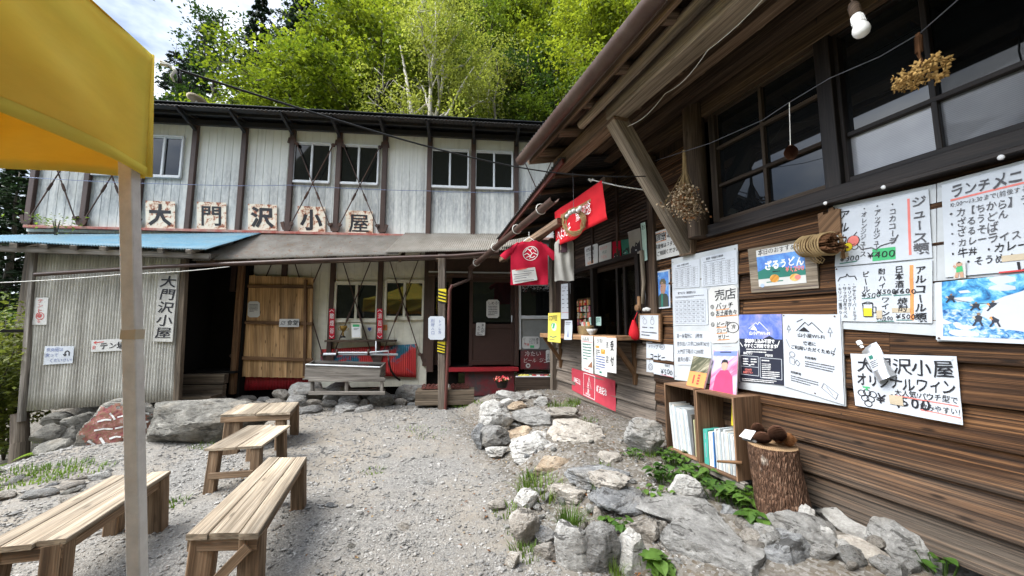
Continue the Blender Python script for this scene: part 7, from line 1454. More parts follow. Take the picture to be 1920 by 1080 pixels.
s.line([(.03, .26), (.06, .19), (.13, .18), (.14, .13), (.16, .18), (.23, .18), (.25, .25)], .014); [s.text(t, x, .29, .073, I, True, .004, 1.0, .08, .9) for t, x in (('・アサヒスーパードライ', .19), ('・キリンラガー', .135), ('・サッポロ黒ラベル', .08), ('・キリン一番搾り', .02))]; s.pins([(.02, .03)]); s.done()
z0, z1 = W(1765, 348, E3).z, W(1772, 520, E3).z
s = Sign('lunch_menu', 'white handwritten lunch menu with red underlined title and price', 'menu', [W(1765, 347, E3), LW(.56, E3, z0 + .01), LW(.58, E3, z1), W(1772, 520, E3)], M['paper'], .002, seed=34, warp=.004); k = s.W / s.H
s.text('ランチメニュー', .06, .03, .15, G_, bold=.03, asp=.64, slope=.0); s.line([(.06, .19), (.95, .17)], .02, M['pink'], .0025); s.text('10:00〜13:30まで(前後することがあります)', .05, .21, .06, G_, bold=.0, asp=.72)
for i, t in enumerate(('・力【ちから】ラーメン', '・ざるうどん', '・ざるそば', '・カレーライス', '・牛丼 ・カレーうどん', '   ・そうめん')): s.text(t, .03, .29 + .105 * i, .098, I if i > 3 else G_, bold=.012, asp=.70)
s.text('1,100', .42, .90, .11, I, bold=.03, asp=1.2); s.line([(.34, 1.0), (.95, .99)], .016, M['ink_red']); s.rect(.36, .84, .56, .90, M['tape'], .004); s.line([(.62, .42), (.95, .41), (.95, .53), (.62, .54), (.62, .42)], .012, G_); s.small(.65, .45, .26, 3, .025, I)
s.poly([(.63, .98), (.68, .86), (.80, .83), (.96, .92), (.99, .98)], flat((.10, .06, .05)), .003); s.line([(.72, .84), (.74, .72), (.80, .66)], .035, M['red'], .0034); s.line([(.80, .84), (.80, .72)], .035, M['red'], .0034); s.poly([(.72, .68), (.74, .60), (.84, .57), (.88, .66), (.82, .70)], flat((.30, .17, .08)), .0038); s.disc(.80, .55, .035, flat((.5, .32, .22)), .004)
s.done()
s = Sign('climber_cutout', 'small paper climber in a green shirt sitting on the mountain picture', 'cutout', [W(1787, 492, E3 + .012), W(1810, 489, E3 + .012), W(1811, 521, E3 + .012), W(1788, 523, E3 + .012)], M['paper_w'], .001, warp=0, seed=35)
s.poly([(.25, .30), (.75, .28), (.82, .62), (.25, .64)], M['green']); s.disc(.50, .16, .13, flat((.5, .30, .2)), .003); s.poly([(.32, .10), (.5, -.02), (.70, .10)], flat((.1, .08, .06)), .0035); s.line([(.35, .64), (.25, .95)], .14, flat((.5, .30, .2)), .003); s.line([(.66, .62), (.72, .95)], .14, flat((.5, .30, .2)), .003); s.line([(.25, .36), (.05, .20)], .1, flat((.5, .30, .2)), .003); s.done()
zA, zB = W(1755, 530, E3).z, W(1758, 638, E3).z
s = Sign('mountain_picture', 'wrinkled blue picture of roped climbers on a glacier below the lunch menu', 'picture', [W(1752, 530, E3 + .006), LW(.56, E3 + .006, zA + .02), LW(.56, E3 + .006, zB - .02), W(1756, 637, E3 + .006)], M['paper'], .002, seed=36, warp=.005)
s.rect(.045, .0, .99, .5, M['pic_glacier']); s.rect(.045, .48, .99, .93, M['pic_snow']); r = random.Random(9)
for x, y, h in ((.10, .27, .09), (.24, .42, .08), (.33, .42, .10), (.40, .43, .09), (.50, .42, .13), (.62, .50, .11), (.25, .62, .13), (.34, .63, .13), (.74, .58, .1), (.85, .62, .09)):
    c = flat((.03, .035, .05)); s.poly([(x - .018, y + h * .5), (x - .022, y - h * .1), (x, y - h * .35), (x + .024, y - h * .1), (x + .016, y + h * .5)], c, .003); s.disc(x + .004, y - h * .45, h * .16, flat((.25, .16, .10)), .0034); s.line([(x - .01, y + h * .45), (x - .03, y + h)], .02, c, .003); s.line([(x + .01, y + h * .45), (x + .022, y + h)], .02, c, .003); s.poly([(x - .034, y + .0), (x - .02, y - h * .25), (x - .012, y + h * .2)], M['orange'] if x > .3 else M['tape'], .0036)
s.line([(.10, .30), (.24, .40), (.5, .40), (.62, .48), (.85, .62)], .006, I); s.pins([(.02, .97), (.5, .98)]); s.done()
# wine poster
s = Sign('wine_poster', 'white handwritten wine poster with grapes, pinned low on the boards', 'poster', WQ(((1594, 663), (1794, 668), (1806, 797), (1603, 760)), .05), M['paper'], .003, warp=.006, seed=37)
s.text('大門沢小屋', .07, .05, .29, I, bold=.018, asp=.93); s.text('オリジナルワイン', .06, .36, .24, I, bold=.022, asp=.86); s.text('¥1,500', .26, .66, .25, I, bold=.022, asp=.95); s.rect(.38, .70, .51, .86, M['tape'], .0045); s.text('大人気!パウチ型で', .44, .59, .115, I, bold=.012, asp=.93); s.text('飲みやすい!', .66, .76, .115, I, bold=.012, asp=.93); s.line([(.44, .70), (.98, .735)], .018, M['pink'], .0025); s.line([(.66, .875), (.99, .90)], .018, M['pink'], .0025)
for x, y in ((.09, .74), (.15, .72), (.21, .74), (.12, .83), (.18, .83), (.15, .92)): s.ring(x, y, .055, .014)
s.line([(.15, .68), (.15, .62)], .03, M['green']); s.line([(.11, .62), (.19, .62)], .025, M['green']); s.pins([(.965, .04), (.975, .95)], M['paper_w']); s.done()
# counter sheets, banner, papers above the kiosk
s = Sign('counter_sheet', 'menu sheet with red lines hanging at the left under the counter', 'menu', WQ(((1090, 629), (1112, 630), (1112, 701), (1091, 694)), .425), M['paper_w'], .002, seed=38); s.text('らんち', .1, .03, .12, I, bold=.0); s.line([(.08, .16), (.95, .17)], .012, RD); s.small(.12, .24, .75, 6, .035, M['teal'], 2.3); s.poly([(.55, .85), (.9, .68), (.95, .85)], flat((.25, .12, .07))); s.small(.2, .93, .6, 1, .03, RD); s.done()
s = Sign('counter_sheet', 'middle menu sheet with food pictures hanging under the counter', 'menu', WQ(((1114, 631), (1137, 632), (1138, 707), (1115, 700)), .425), M['paper_w'], .002, seed=39); s.text('うな!', .2, .03, .14, I, bold=.0); s.rect(.1, .24, .42, .30, M['pic_food']); s.rect(.55, .32, .9, .44, M['pic_food']); s.small(.12, .36, .35, 3, .03, G_); s.small(.12, .52, .75, 6, .03, M['ink_blue'], 2.2); s.rect(.4, .90, .6, .95, M['teal']); s.done()
s = Sign('reception_sign', 'white sign in bold brush writing for reception and shop under the counter', 'sign', WQ(((1135, 633), (1156, 634), (1155, 700), (1136, 697)), .428), M['paper_w'], .002, seed=40); s.text('受付', .48, .08, .30, I, True, .03, 1.45, .04, .55); s.text('売店', .06, .10, .22, G_, True, .01, 1.9, .04, .6); s.done()
s = Sign('red_banner', 'faded red banner with white mountain lettering low on the kiosk wall', 'banner', WQ(((1072, 690), (1154, 714), (1154, 772), (1072, 731)), .04), M['banner'], .003, warp=.004, seed=41); s.text('白峰三山', .05, .36, .24, WH, bold=.02, asp=.62); s.text('縦走記念', .62, .36, .26, WH, bold=.02, asp=.68); s.line([(.32, .06), (.58, .06), (.58, .94), (.32, .94), (.32, .06)], .022, WH); s.line([(.45, .14), (.45, .36)], .016, WH); s.line([(.45, .18), (.40, .6)], .014, WH); s.line([(.45, .18), (.50, .6)], .014, WH); s.text('山小屋', .41, .36, .16, WH, True, .02, .9, .03, .9); s.text('大門沢', .37, .80, .12, WH, bold=.02, asp=1.0); s.done()
s = Sign('window_card', 'white card with black and orange writing above the kiosk window', 'card', WQ(((1096, 464), (1121, 456), (1121, 495), (1098, 501)), .06), M['paper_w'], .003, cut=.06, seed=42); s.text('大門沢小屋', .1, .08, .20, I, bold=.02, asp=.75); s.text('オリジナル', .12, .32, .18, I, bold=.01, asp=.8); s.text('ワイン', .3, .52, .2, I, bold=.02, asp=.8); s.text('¥2500', .2, .74, .2, OR, bold=.02); s.done()
s = Sign('window_card', 'cream card with faint red and green writing above the kiosk window', 'card', WQ(((1123, 461), (1146, 453), (1146, 489), (1123, 495)), .06), M['paper_w'], .003, seed=43); s.text('あたたか', .12, .1, .2, M['pink'], bold=.0, asp=.85); s.text('そば', .3, .34, .2, M['teal'], bold=0); s.text('うどん', .2, .58, .2, M['pink'], bold=0, asp=.9); s.done()
for px, mt, lb, sd in ((((1148, 454), (1163, 451), (1164, 483), (1149, 487)), M['tee_red'], 'red shirt sample sheet above the kiosk window', 44), (((1164, 450), (1179, 448), (1181, 477), (1167, 481)), M['teal'], 'green shirt sample sheet above the kiosk window', 45), (((1177, 435), (1200, 427), (1204, 474), (1182, 479)), M['tee_grey'], 'grey shirt sample sheet, the largest above the kiosk window', 46)):
    s = Sign('shirt_sample', lb, 'sample', WQ(px, .06 + .004 * (sd - 44)), mt, .004, warp=.004, seed=sd); s.poly([(.08, .92), (.1, .74), (.3, .62), (.45, .70), (.6, .52), (.75, .6), (.92, .48), (.94, .92)], I); s.small(.2, .84, .6, 1, .06, M['paper']); s.done()
s = Sign('edge_strip', 'narrow pale green strip sign beside the kiosk window', 'sign', WQ(((1201, 419), (1210, 416), (1214, 487), (1207, 490)), .06), M['card_green'], .004, seed=47, warp=.003); s.text('お', .15, .06, .13, I, bold=.0); s.done()
# round head pins and drawing pins on the sill
for i, (u, v) in enumerate(((1657, 351), (1877, 295), (1548, 381))):
    b = MB(); p = W(u, v, .115); b.lathe(p, [(.014, 0), (.012, .006), (.004, .010), (0, .010)], 14, 0, LN); single(b, 'round_pin', ('white round pin on the dark sill over the juice menu', 'white round pin on the dark sill over the lunch menu', 'white round pin on the sill near the wooden plaque')[i], 'pin', M['white'], smooth=True)
# ------------------------------------------------------------------ vegetation
def leaf_quads(C, Nn, size, rng, asp=.62):
    "C, Nn: centres and face normals; returns vertices of one folded diamond per leaf"
    n = len(C); t = rng.normal(size=(n, 3)); t -= Nn * (t * Nn).sum(1)[:, None]; t /= np.linalg.norm(t, axis=1)[:, None] + 1e-9; s = np.cross(Nn, t); L_ = size * rng.uniform(.65, 1.25, n)[:, None]
    a = C - t * L_ * .5; b = C + s * L_ * asp * .5 + Nn * L_ * .08; c = C + t * L_ * .55 - Nn * L_ * .12; d = C - s * L_ * asp * .5 + Nn * L_ * .08
    return np.stack([a, b, c, d], 1).reshape(-1, 3)
def mesh_from(name, V_, F, mats):
    me = bpy.data.meshes.new(name); me.vertices.add(len(V_)); me.vertices.foreach_set('co', np.asarray(V_, dtype=np.float32).ravel()); F = np.asarray(F, dtype=np.int32); k = F.shape[1]
    me.loops.add(F.size); me.loops.foreach_set('vertex_index', F.ravel()); me.polygons.add(len(F)); me.polygons.foreach_set('loop_start', np.arange(0, F.size, k, dtype=np.int32)); me.update(calc_edges=True); me.validate()
    for m in mats: me.materials.append(m)
    return me
def quads(n): return np.arange(n * 4, dtype=np.int32).reshape(-1, 4)
def broadleaf(seed, h, cr, lo, nl, leaf_s, nspray, per, rsp, flatz=.22, droop=.12, lean=(0, 0), trunk_r=.12, trunk_m='bark', leaf_m='leaf_maple', up=.55, multi=1, dens_in=.3):
    rng = np.random.default_rng(seed); r = random.Random(seed); b = MB(seed); ends = []
    for q in range(multi):
        la = r.uniform(0, 6.28); off = V((math.cos(la), math.sin(la), 0)) * (.25 * (multi > 1)); tip = V((lean[0] + off.x * 5, lean[1] + off.y * 5, h * r.uniform(.86, .98) if multi > 1 else h * .94)); pts = []; n = 9; wob = [V((r.gauss(0, .10), r.gauss(0, .10), 0)) for _ in range(n + 1)]
        for i in range(n + 1): a = i / n; pts.append(off * .3 + tip * a + V((0, 0, 0)) + wob[i] * (a * h * .12))
        b.tube(pts, [trunk_r * (1.15 - 1.02 * (i / n)) + .01 for i in range(n + 1)], 9)
        for k in range(nl // multi):
            a = lo / h + (1 - lo / h) * (k + .5) / (nl // multi) * .93; i = min(int(a * n), n - 1); p = pts[i].lerp(pts[i + 1], a * n - i); az = 2.4 * k + seed + r.uniform(-.4, .4); f = (a - lo / h) / (1 - lo / h); L_ = cr * (math.sin(PI * (.22 + .72 * f)) ** .8) * r.uniform(.7, 1.12); d = V((math.cos(az), math.sin(az), up * r.uniform(.4, 1.3) + .5 * f)).normalized(); lp = [p]; ns = 6
            for j in range(1, ns + 1):
                t = j / ns; lp.append(p + d * L_ * t + V((0, 0, -droop * L_ * t * t)) + V((r.gauss(0, .05), r.gauss(0, .05), r.gauss(0, .04))) * L_ * t)
            b.tube(lp, [max(.012, trunk_r * .42 * (1 - t / (ns + .5))) for t in range(ns + 1)], 5)
            for j in range(2, ns + 1):
                ends.append((lp[j], j / ns))
                for _ in range(2):
                    sd_ = V((-d.y, d.x, 0)) * r.choice((-1, 1)); e = lp[j] + (sd_ * r.uniform(.3, .8) + d * r.uniform(0, .4)) * L_ * .32 + V((0, 0, r.uniform(-.08, .15))); b.tube([lp[j], e], [.012, .005], 4); ends.append((e, j / ns))
    ends = [e for e in ends if e[1] > dens_in]; C = []; Nn = []
    for k in range(nspray):
        e = ends[r.randrange(len(ends))][0] + V((r.gauss(0, .3), r.gauss(0, .3), r.gauss(0, .22))); nrm = np.array([r.gauss(0, .22), r.gauss(0, .22), 1]); nrm /= np.linalg.norm(nrm); rad = rsp * r.uniform(.5, 1.25); m = int(per * r.uniform(.5, 1.3)); q = rng.normal(size=(m, 3)) * np.array([rad * .55, rad * .55, rad * flatz]); q -= np.outer((q[:, :2] ** 2).sum(1) * .25 / rad, np.array([0, 0, 1])); C.append(q + np.array(e)); Nn.append(nrm + rng.normal(size=(m, 3)) * .42)
    C = np.concatenate(C); Nn = np.concatenate(Nn); Nn /= np.linalg.norm(Nn, axis=1)[:, None]; Vv = leaf_quads(C, Nn, leaf_s, rng)
    return b, mesh_from('crown', Vv, quads(len(C)), [M[leaf_m]]), trunk_m
def conifer(seed, h, cr, dens=1.0):
    rng = np.random.default_rng(seed); r = random.Random(seed); b = MB(seed); b.tube([V((0, 0, h * t)) + V((r.gauss(0, .03), r.gauss(0, .03), 0)) for t in np.linspace(0, 1, 8)], [.2 * (1 - t * .95) for t in np.linspace(0, 1, 8)], 8); C = []; Nn = []; z = h * .08; T = []
    while z < h * .985:
        f = z / h; nb = r.randint(4, 6)
        for k in range(nb):
            az = r.uniform(0, 6.28); L_ = cr * (1 - f) ** .75 * r.uniform(.55, 1.1) + .12; d = np.array([math.cos(az), math.sin(az), 0]); s = np.array([-d[1], d[0], 0]); p = V((0, 0, z)); q = p + V(d) * L_ + V((0, 0, -.22 * L_ + .1)); b.tube([p, p.lerp(q, .5) + V((0, 0, .08 * L_)), q], [.03, .02, .006], 4)
            m = int(120 * L_ / cr * dens) + 14; t = rng.uniform(.12, 1, m) ** .8; w = rng.normal(size=m) * .20 * L_ * (1.1 - t * .75); pos = np.outer(t * L_, d) + np.outer(w, s) + np.array([0, 0, z])[None, :]; pos[:, 2] += .08 * L_ * np.sin(PI * t) - .22 * L_ * t ** 1.5 - np.abs(w) * .35 + rng.normal(size=m) * .05; C.append(pos); nn = np.tile(np.array([0, 0, 1.]), (m, 1)) + rng.normal(size=(m, 3)) * .5; Nn.append(nn); T.append(np.tile(d, (m, 1)))
        z += h * .026 * r.uniform(.8, 1.25)
    C = np.concatenate(C); Nn = np.concatenate(Nn); Nn /= np.linalg.norm(Nn, axis=1)[:, None]; return b, mesh_from('crown', leaf_quads(C, Nn, .21, rng, .42), quads(len(C)), [M['needle']]), 'bark'
def tree(src, name, label, loc, sc, rz, group=None, cat='tree'):
    R = thing(name, label, cat, loc, group); R.rotation_euler = (0, 0, rz); R.scale = (sc[0], sc[0], sc[1])
    for o in src: c = o.copy(); COL.objects.link(c); c.parent = R
    return R
def proto_tree(t, fol='crown'):
    b, crown, tm = t; tr = b.build('trunk', M[tm], None, True); co = bpy.data.objects.new(fol, crown); COL.objects.link(co); return [tr, co]
KIND = {}
def build_kinds():
    K = KIND
    K['maple_a'] = proto_tree(broadleaf(11, 9.5, 3.9, 1.8, 22, .135, 560, 46, .62, .16, .10, (.3, -.4), .13, leaf_m='leaf_maple'))
    K['maple_b'] = proto_tree(broadleaf(12, 8.6, 4.2, 1.2, 20, .145, 540, 46, .66, .15, .14, (-.5, -.6), .12, leaf_m='leaf_maple', multi=2))
    K['green_a'] = proto_tree(broadleaf(13, 10.5, 3.6, 1.6, 24, .14, 560, 44, .60, .2, .12, (.2, .1), .15, leaf_m='leaf_green'))
    K['green_b'] = proto_tree(broadleaf(14, 9.0, 3.3, .8, 20, .125, 520, 46, .55, .2, .16, (-.2, -.3), .11, leaf_m='leaf_green', multi=2))
    K['birch_a'] = proto_tree(broadleaf(15, 10.0, 3.0, 3.2, 20, .085, 520, 44, .50, .30, .20, (-.5, .0), .12, 'bark_birch', 'leaf_birch', .9, 2, .25))
    K['dark_a'] = proto_tree(broadleaf(17, 9.5, 3.4, .8, 20, .15, 480, 44, .62, .22, .14, (0, 0), .16, leaf_m='leaf_dark'))
    K['loose'] = proto_tree(broadleaf(18, 11, 2.6, 3.5, 18, .16, 190, 30, .45, .25, .05, (.6, 0), .14, leaf_m='leaf_dark', up=.9))
    K['conifer_a'] = proto_tree(conifer(21, 15, 2.9)); K['conifer_b'] = proto_tree(conifer(22, 12, 2.5, .9))
build_kinds()
def hz(x, y): return max(0, y - 11.5) * .85 * smooth(-46, -12, x) - .6
TREES = [  # kind, x, y, scale across, scale up, rotation
 ('maple_a', -9.3, 14.0, 1.08, 1.12, 0.3),
 ('maple_b', -6.2, 15.5, 1.13, 1.37, 1.9),
 ('maple_b', -7.9, 18.6, 1.3, 1.62, 4.0),
 ('birch_a', -3.5, 13.2, 1.03, 1.46, 0.4),
 ('birch_a', -0.6, 14.2, 0.92, 1.3, 2.6),
 ('green_b', -2.2, 16.8, 1.08, 1.37, 1.0),
 ('dark_a', 0.6, 15.2, 0.86, 1.21, 0.2),
 ('green_b', 2.1, 14.6, 0.92, 1.1, 2.2),
 ('maple_a', 3.9, 16.4, 1.08, 1.37, 5.0),
 ('maple_b', 6.4, 15.0, 1.13, 1.49, 0.9),
 ('maple_a', -11.6, 16.8, 0.86, 0.9, 2.0),
 ('green_a', -5.4, 20.5, 1.19, 1.56, 0.5),
 ('green_a', -1.4, 20.0, 1.19, 1.49, 2.5),
 ('maple_a', 1.8, 20.6, 1.24, 1.62, 3.6),
 ('maple_b', 6.2, 20.8, 1.35, 1.76, 1.2),
 ('green_a', 9.6, 19.2, 1.19, 1.56, 0.1),
 ('dark_a', -10.0, 22.0, 1.1, 1.5, 0.3),
 ('conifer_a', -14.2, 22.5, 1.15, 1.35, 0.0),
 ('conifer_b', -10.8, 25.5, 1.2, 1.3, 1.0),
 ('conifer_a', -6.8, 27, 1.1, 1.1, 2.0),
 ('green_a', -2.6, 25.5, 1.3, 1.62, 4.5),
 ('conifer_a', 0.8, 27.5, 1.1, 1.1, 0.6),
 ('green_a', 4.2, 26.0, 1.3, 1.75, 1.7),
 ('conifer_b', 8.4, 26.5, 1.2, 1.3, 3.0),
 ('maple_b', 11.4, 24.0, 1.3, 1.75, 2.8),
 ('maple_a', 13.2, 19.5, 1.2, 1.5, 2.0),
 ('conifer_b', -17.8, 20.0, 1.0, 1.1, 0.4),
 ('loose', -16.2, 18.2, 1.05, 1.3, 0.7),
 ('conifer_b', -20.6, 22.0, 1.05, 1.02, 2.2),
 ('conifer_a', -24.0, 24.5, 1.0, 0.95, 1.1),
 ('conifer_b', -13.2, 17.8, 0.95, 1.2, 3.3),
 ('dark_a', -16.0, 15.5, 1.0, 1.0, 1.4),
 ('dark_a', -19.5, 17.5, 1.0, 0.9, 0.2),
 ('conifer_b', -13.2, 9.6, 0.8, 0.52, 0.0),
 ('conifer_b', -16.2, 11.5, 1.0, 0.62, 2.0),
 ('dark_a', -14.6, 8.2, 0.7, 0.42, 0.3),
 ('maple_b', -11.6, 14.4, 0.85, 0.85, 5.2),
 ('green_a', -7.8, 23.4, 1.2, 1.45, 1.2),
 ('green_b', -4.2, 22.6, 1.2, 1.6, 3.3),
 ('maple_a', -0.2, 23.2, 1.2, 1.5, 0.2),
 ('green_b', 3.6, 22.8, 1.2, 1.6, 2.9),
 ('maple_a', 8.6, 22.0, 1.2, 1.5, 4.1),
 ('dark_a', -6.6, 16.9, 0.9, 1.1, 2.2),
 ('dark_a', 4.6, 18.6, 0.9, 1.2, 0.6),
 ('dark_a', -2.8, 18.4, 0.9, 1.2, 5.6),
 ('dark_a', 0.8, 17.8, 0.9, 1.15, 3.1),
 ('conifer_b', -12.2, 19.6, 1.0, 1.35, 0.9),
 ('conifer_a', -9.4, 21.2, 0.95, 1.2, 2.4),
 ('conifer_b', -3.2, 24.4, 1.1, 1.75, 1.5),
]
LBL = {'maple_a': ('maple_tree', 'broad yellow green maple with layered leaf sprays on the slope behind the hut'), 'maple_b': ('maple_tree', 'many stemmed yellow green maple on the slope behind the hut'), 'green_a': ('leafy_tree', 'tall mid green broadleaf tree on the slope behind the hut'), 'green_b': ('leafy_tree', 'low many stemmed green tree close behind the hut roof'), 'birch_a': ('birch_tree', 'pale leaved birch with white forked trunks behind the hut roof'), 'dark_a': ('leafy_tree', 'dark green broadleaf tree on the slope'), 'loose': ('leafy_tree', 'loose thin crowned tree standing against the sky at upper left'), 'conifer_a': ('conifer_tree', 'tall dark conifer rising above the broadleaf trees'), 'conifer_b': ('conifer_tree', 'mid sized dark conifer among the trees on the slope')}
OVR = {0: 'bright yellow green maple just right of the tent corner', 3: 'white stemmed birch above the middle of the hut roof', 4: 'slimmer birch right of the white stemmed one', 8: 'bright maple beside the lodge gutter at upper right', 17: 'tall dark conifer left of the bright maples against the sky', 33: 'dark conifer below the tent cloth beyond the shed'}
for i, (k, x, y, sx, sz, rz) in enumerate(TREES):
    nm, lb = LBL[k]; tree(KIND[k], nm, OVR.get(i, lb), (x, y, hz(x, y)), (sx, sz), rz, 'trees on the slope behind the hut')
# bare white snag stems in front of the birches
def stem(name, label, pxs, y, r0, mat='bark_birch'):
    pts = [PY(u, v, y + .15 * i) for i, (u, v) in enumerate(pxs)]; pts = [V((pts[0].x + .05, pts[0].y, hz(pts[0].x, pts[0].y)))] + pts; P = []
    for i in range(len(pts) - 1):
        for q in range(5): P.append(pts[i].lerp(pts[i + 1], q / 5) + V((.03 * N3(i * 3 + q, r0 * 99), 0, .03 * N3(q, i))))
    P.append(pts[-1]); b = MB(); b.tube(P, [r0 * (1.05 - .75 * i / len(P)) for i in range(len(P))], 8); return single(b, name, label, 'tree', M[mat], 'bare stems behind the hut', smooth=True)
stem('bare_stem', 'upright white birch stem above the hut roof', [(773, 222), (768, 190), (762, 150), (757, 118), (750, 85)], 12.4, .085)
stem('bare_stem', 'white stem curving away to the right of the upright birch stem', [(775, 215), (800, 195), (812, 160), (824, 135), (836, 112)], 12.6, .045)
stem('bare_stem', 'white stem arching alone right of the birch stems', [(828, 226), (845, 205), (858, 175), (872, 150), (889, 125)], 12.3, .05)
stem('bare_stem', 'thin white stem leaning left from the birch stem', [(765, 170), (745, 158), (738, 150), (722, 170)], 12.5, .02)
stem('bare_stem', 'grey leaning stem near the lodge gutter', [(930, 232), (926, 190), (935, 150), (930, 110)], 13.0, .06, 'bark'); stem('bare_stem', 'thin grey stem left of the lodge gutter', [(905, 232), (888, 205), (870, 190)], 12.6, .03, 'bark')
for k in KIND.values():
    for o in k: bpy.data.objects.remove(o)
# shrubs left of the shed
def shrub(name, label, c, h, w, n, leaf_s, mat, seed, cat='shrub', group=None, stems=9):
    rng = np.random.default_rng(seed); r = random.Random(seed); b = MB(seed); E_ = []
    for k in range(stems):
        az = r.uniform(0, 6.28); d = V((math.cos(az), math.sin(az), 0)) * w * r.uniform(.3, 1); p = [c, c + d * .35 + V((0, 0, h * .45)), c + d * .8 + V((0, 0, h * r.uniform(.75, 1)))]; b.tube(p, [.018, .012, .005], 5)
        for t in np.linspace(.25, 1, 9): E_.append(p[0].lerp(p[1], t * 2) if t < .5 else p[1].lerp(p[2], t * 2 - 1))
    C = []; Nn = []
    for k in range(n): e = E_[r.randrange(len(E_))]; m = 22; rad = .16; C.append(rng.normal(size=(m, 3)) * np.array([rad, rad, rad * .4]) + np.array(e) + rng.normal(size=3) * .12); q = rng.normal(size=(m, 3)) * .5 + np.array([0, -.2, 1]); Nn.append(q)
    C = np.concatenate(C); Nn = np.concatenate(Nn); Nn /= np.linalg.norm(Nn, axis=1)[:, None]; C[:, 2] = np.maximum(C[:, 2], c.z + .02)
    R = thing(name, label, cat, c, group); b.build('stems', M['bark'], R, True); Vv = leaf_quads(C, Nn, leaf_s, rng) - np.array(c); o = bpy.data.objects.new('leaves', mesh_from('leaves', Vv, quads(len(C)), [M[mat]])); COL.objects.link(o); o.parent = R; return R
for i, (u, v, y, h, w, mt, lb) in enumerate(((20, 760, 6.6, 2.7, .8, 'shrub', 'tall yellow green shrub at the left edge beside the shed'), (-40, 780, 6.0, 2.2, .9, 'shrub', 'yellow green shrub half outside the left edge'), (35, 700, 8.2, 2.6, .9, 'leaf_dark', 'dark shrub behind the corner of the shed'), (-60, 640, 8.0, 3.0, 1.0, 'leaf_green', 'green shrub far left behind the yellow ones'), (10, 560, 9.5, 3.2, 1.1, 'leaf_dark', 'dark green shrub behind the shed under the tent cloth'))):
    p = PY(u, v, y); p.z = -.75; shrub('leafy_shrub', lb, p, h, w, 150, .085, mt, 50 + i, group='shrubs beside the shed')
def fern(label, c, n, L_, seed, group='ferns by the shed'):
    b = MB(seed); r = random.Random(seed)
    for k in range(n):
        az = 6.28 * k / n + r.uniform(-.3, .3); l = L_ * r.uniform(.7, 1.1); d = V((math.cos(az), math.sin(az), 0)); s = V((-d.y, d.x, 0)); P = lambda t: c + d * l * t + V((0, 0, l * (.75 * t - .85 * t * t)))
        for j in range(2, 18):
            t = j / 18; w = l * .26 * math.sin(PI * min(1, t * .9 + .12)) ** .8; p = P(t)
            for q in (1, -1): e = p + s * q * w + d * w * .35 - V((0, 0, w * .25)); x = d * l * .026; b.poly([p - x * .6, p + x * .9, e + x * .15, e - x * .2])
    single(b, 'fern', label, 'fern', M['fern'], group)
for i, (u, v, z, L_) in enumerate(((95, 850, -.25, .34), (20, 690, -.35, .5), (45, 745, -.4, .45), (15, 840, -.55, .5), (60, 690, -.3, .4), (-10, 770, -.5, .5), (30, 880, -.6, .45), (5, 900, -.6, .4))): fern(('bright fern beside the painted boulder', 'fern on the bank at the left edge')[i > 0], GZ(u, v, z), 9, L_, i)
for i, (u, v, z, L_) in enumerate(((25, 905, -.5, .30), (70, 880, -.4, .26), (-15, 930, -.6, .32))): fern('low fern among the stones at the lower left edge', GZ(u, v, z), 8, L_, 20 + i)
def tuft(label, c, n, L_, spread, seed, name='grass_tuft', w=.006, mat='grass', group='grass tufts among the stones'):
    b = MB(seed); r = random.Random(seed)
    for k in range(n):
        az = r.uniform(0, 6.28); q = spread * math.sqrt(r.random()); b0 = c + V((math.cos(az) * q, math.sin(az) * q, 0)); d = V((math.cos(az), math.sin(az), 0)) * r.uniform(.1, .75) + V((r.gauss(0, .15), r.gauss(0, .15), 0)); l = L_ * r.uniform(.45, 1.1); s = V((-d.y, d.x, 0)).normalized() * w * r.uniform(.6, 1.2); P = lambda t: b0 + d * l * t * t * .9 + V((0, 0, l * (t - .42 * t * t * d.length)))
        for j in range(4): t0, t1 = j / 4, (j + 1) / 4; b.poly([P(t0) - s * (1 - t0), P(t0) + s * (1 - t0), P(t1) + s * (1 - t1), P(t1) - s * (1 - t1)] if j < 3 else [P(t0) - s * (1 - t0), P(t0) + s * (1 - t0), P(1)])
    return single(b, name, label, 'grass', M[mat], group)
def gp(u, v, g=.1):
    p = GZ(u, v, g); 
    for _ in range(3): g = ground(p.x, p.y); p = GZ(u, v, g)
    return p
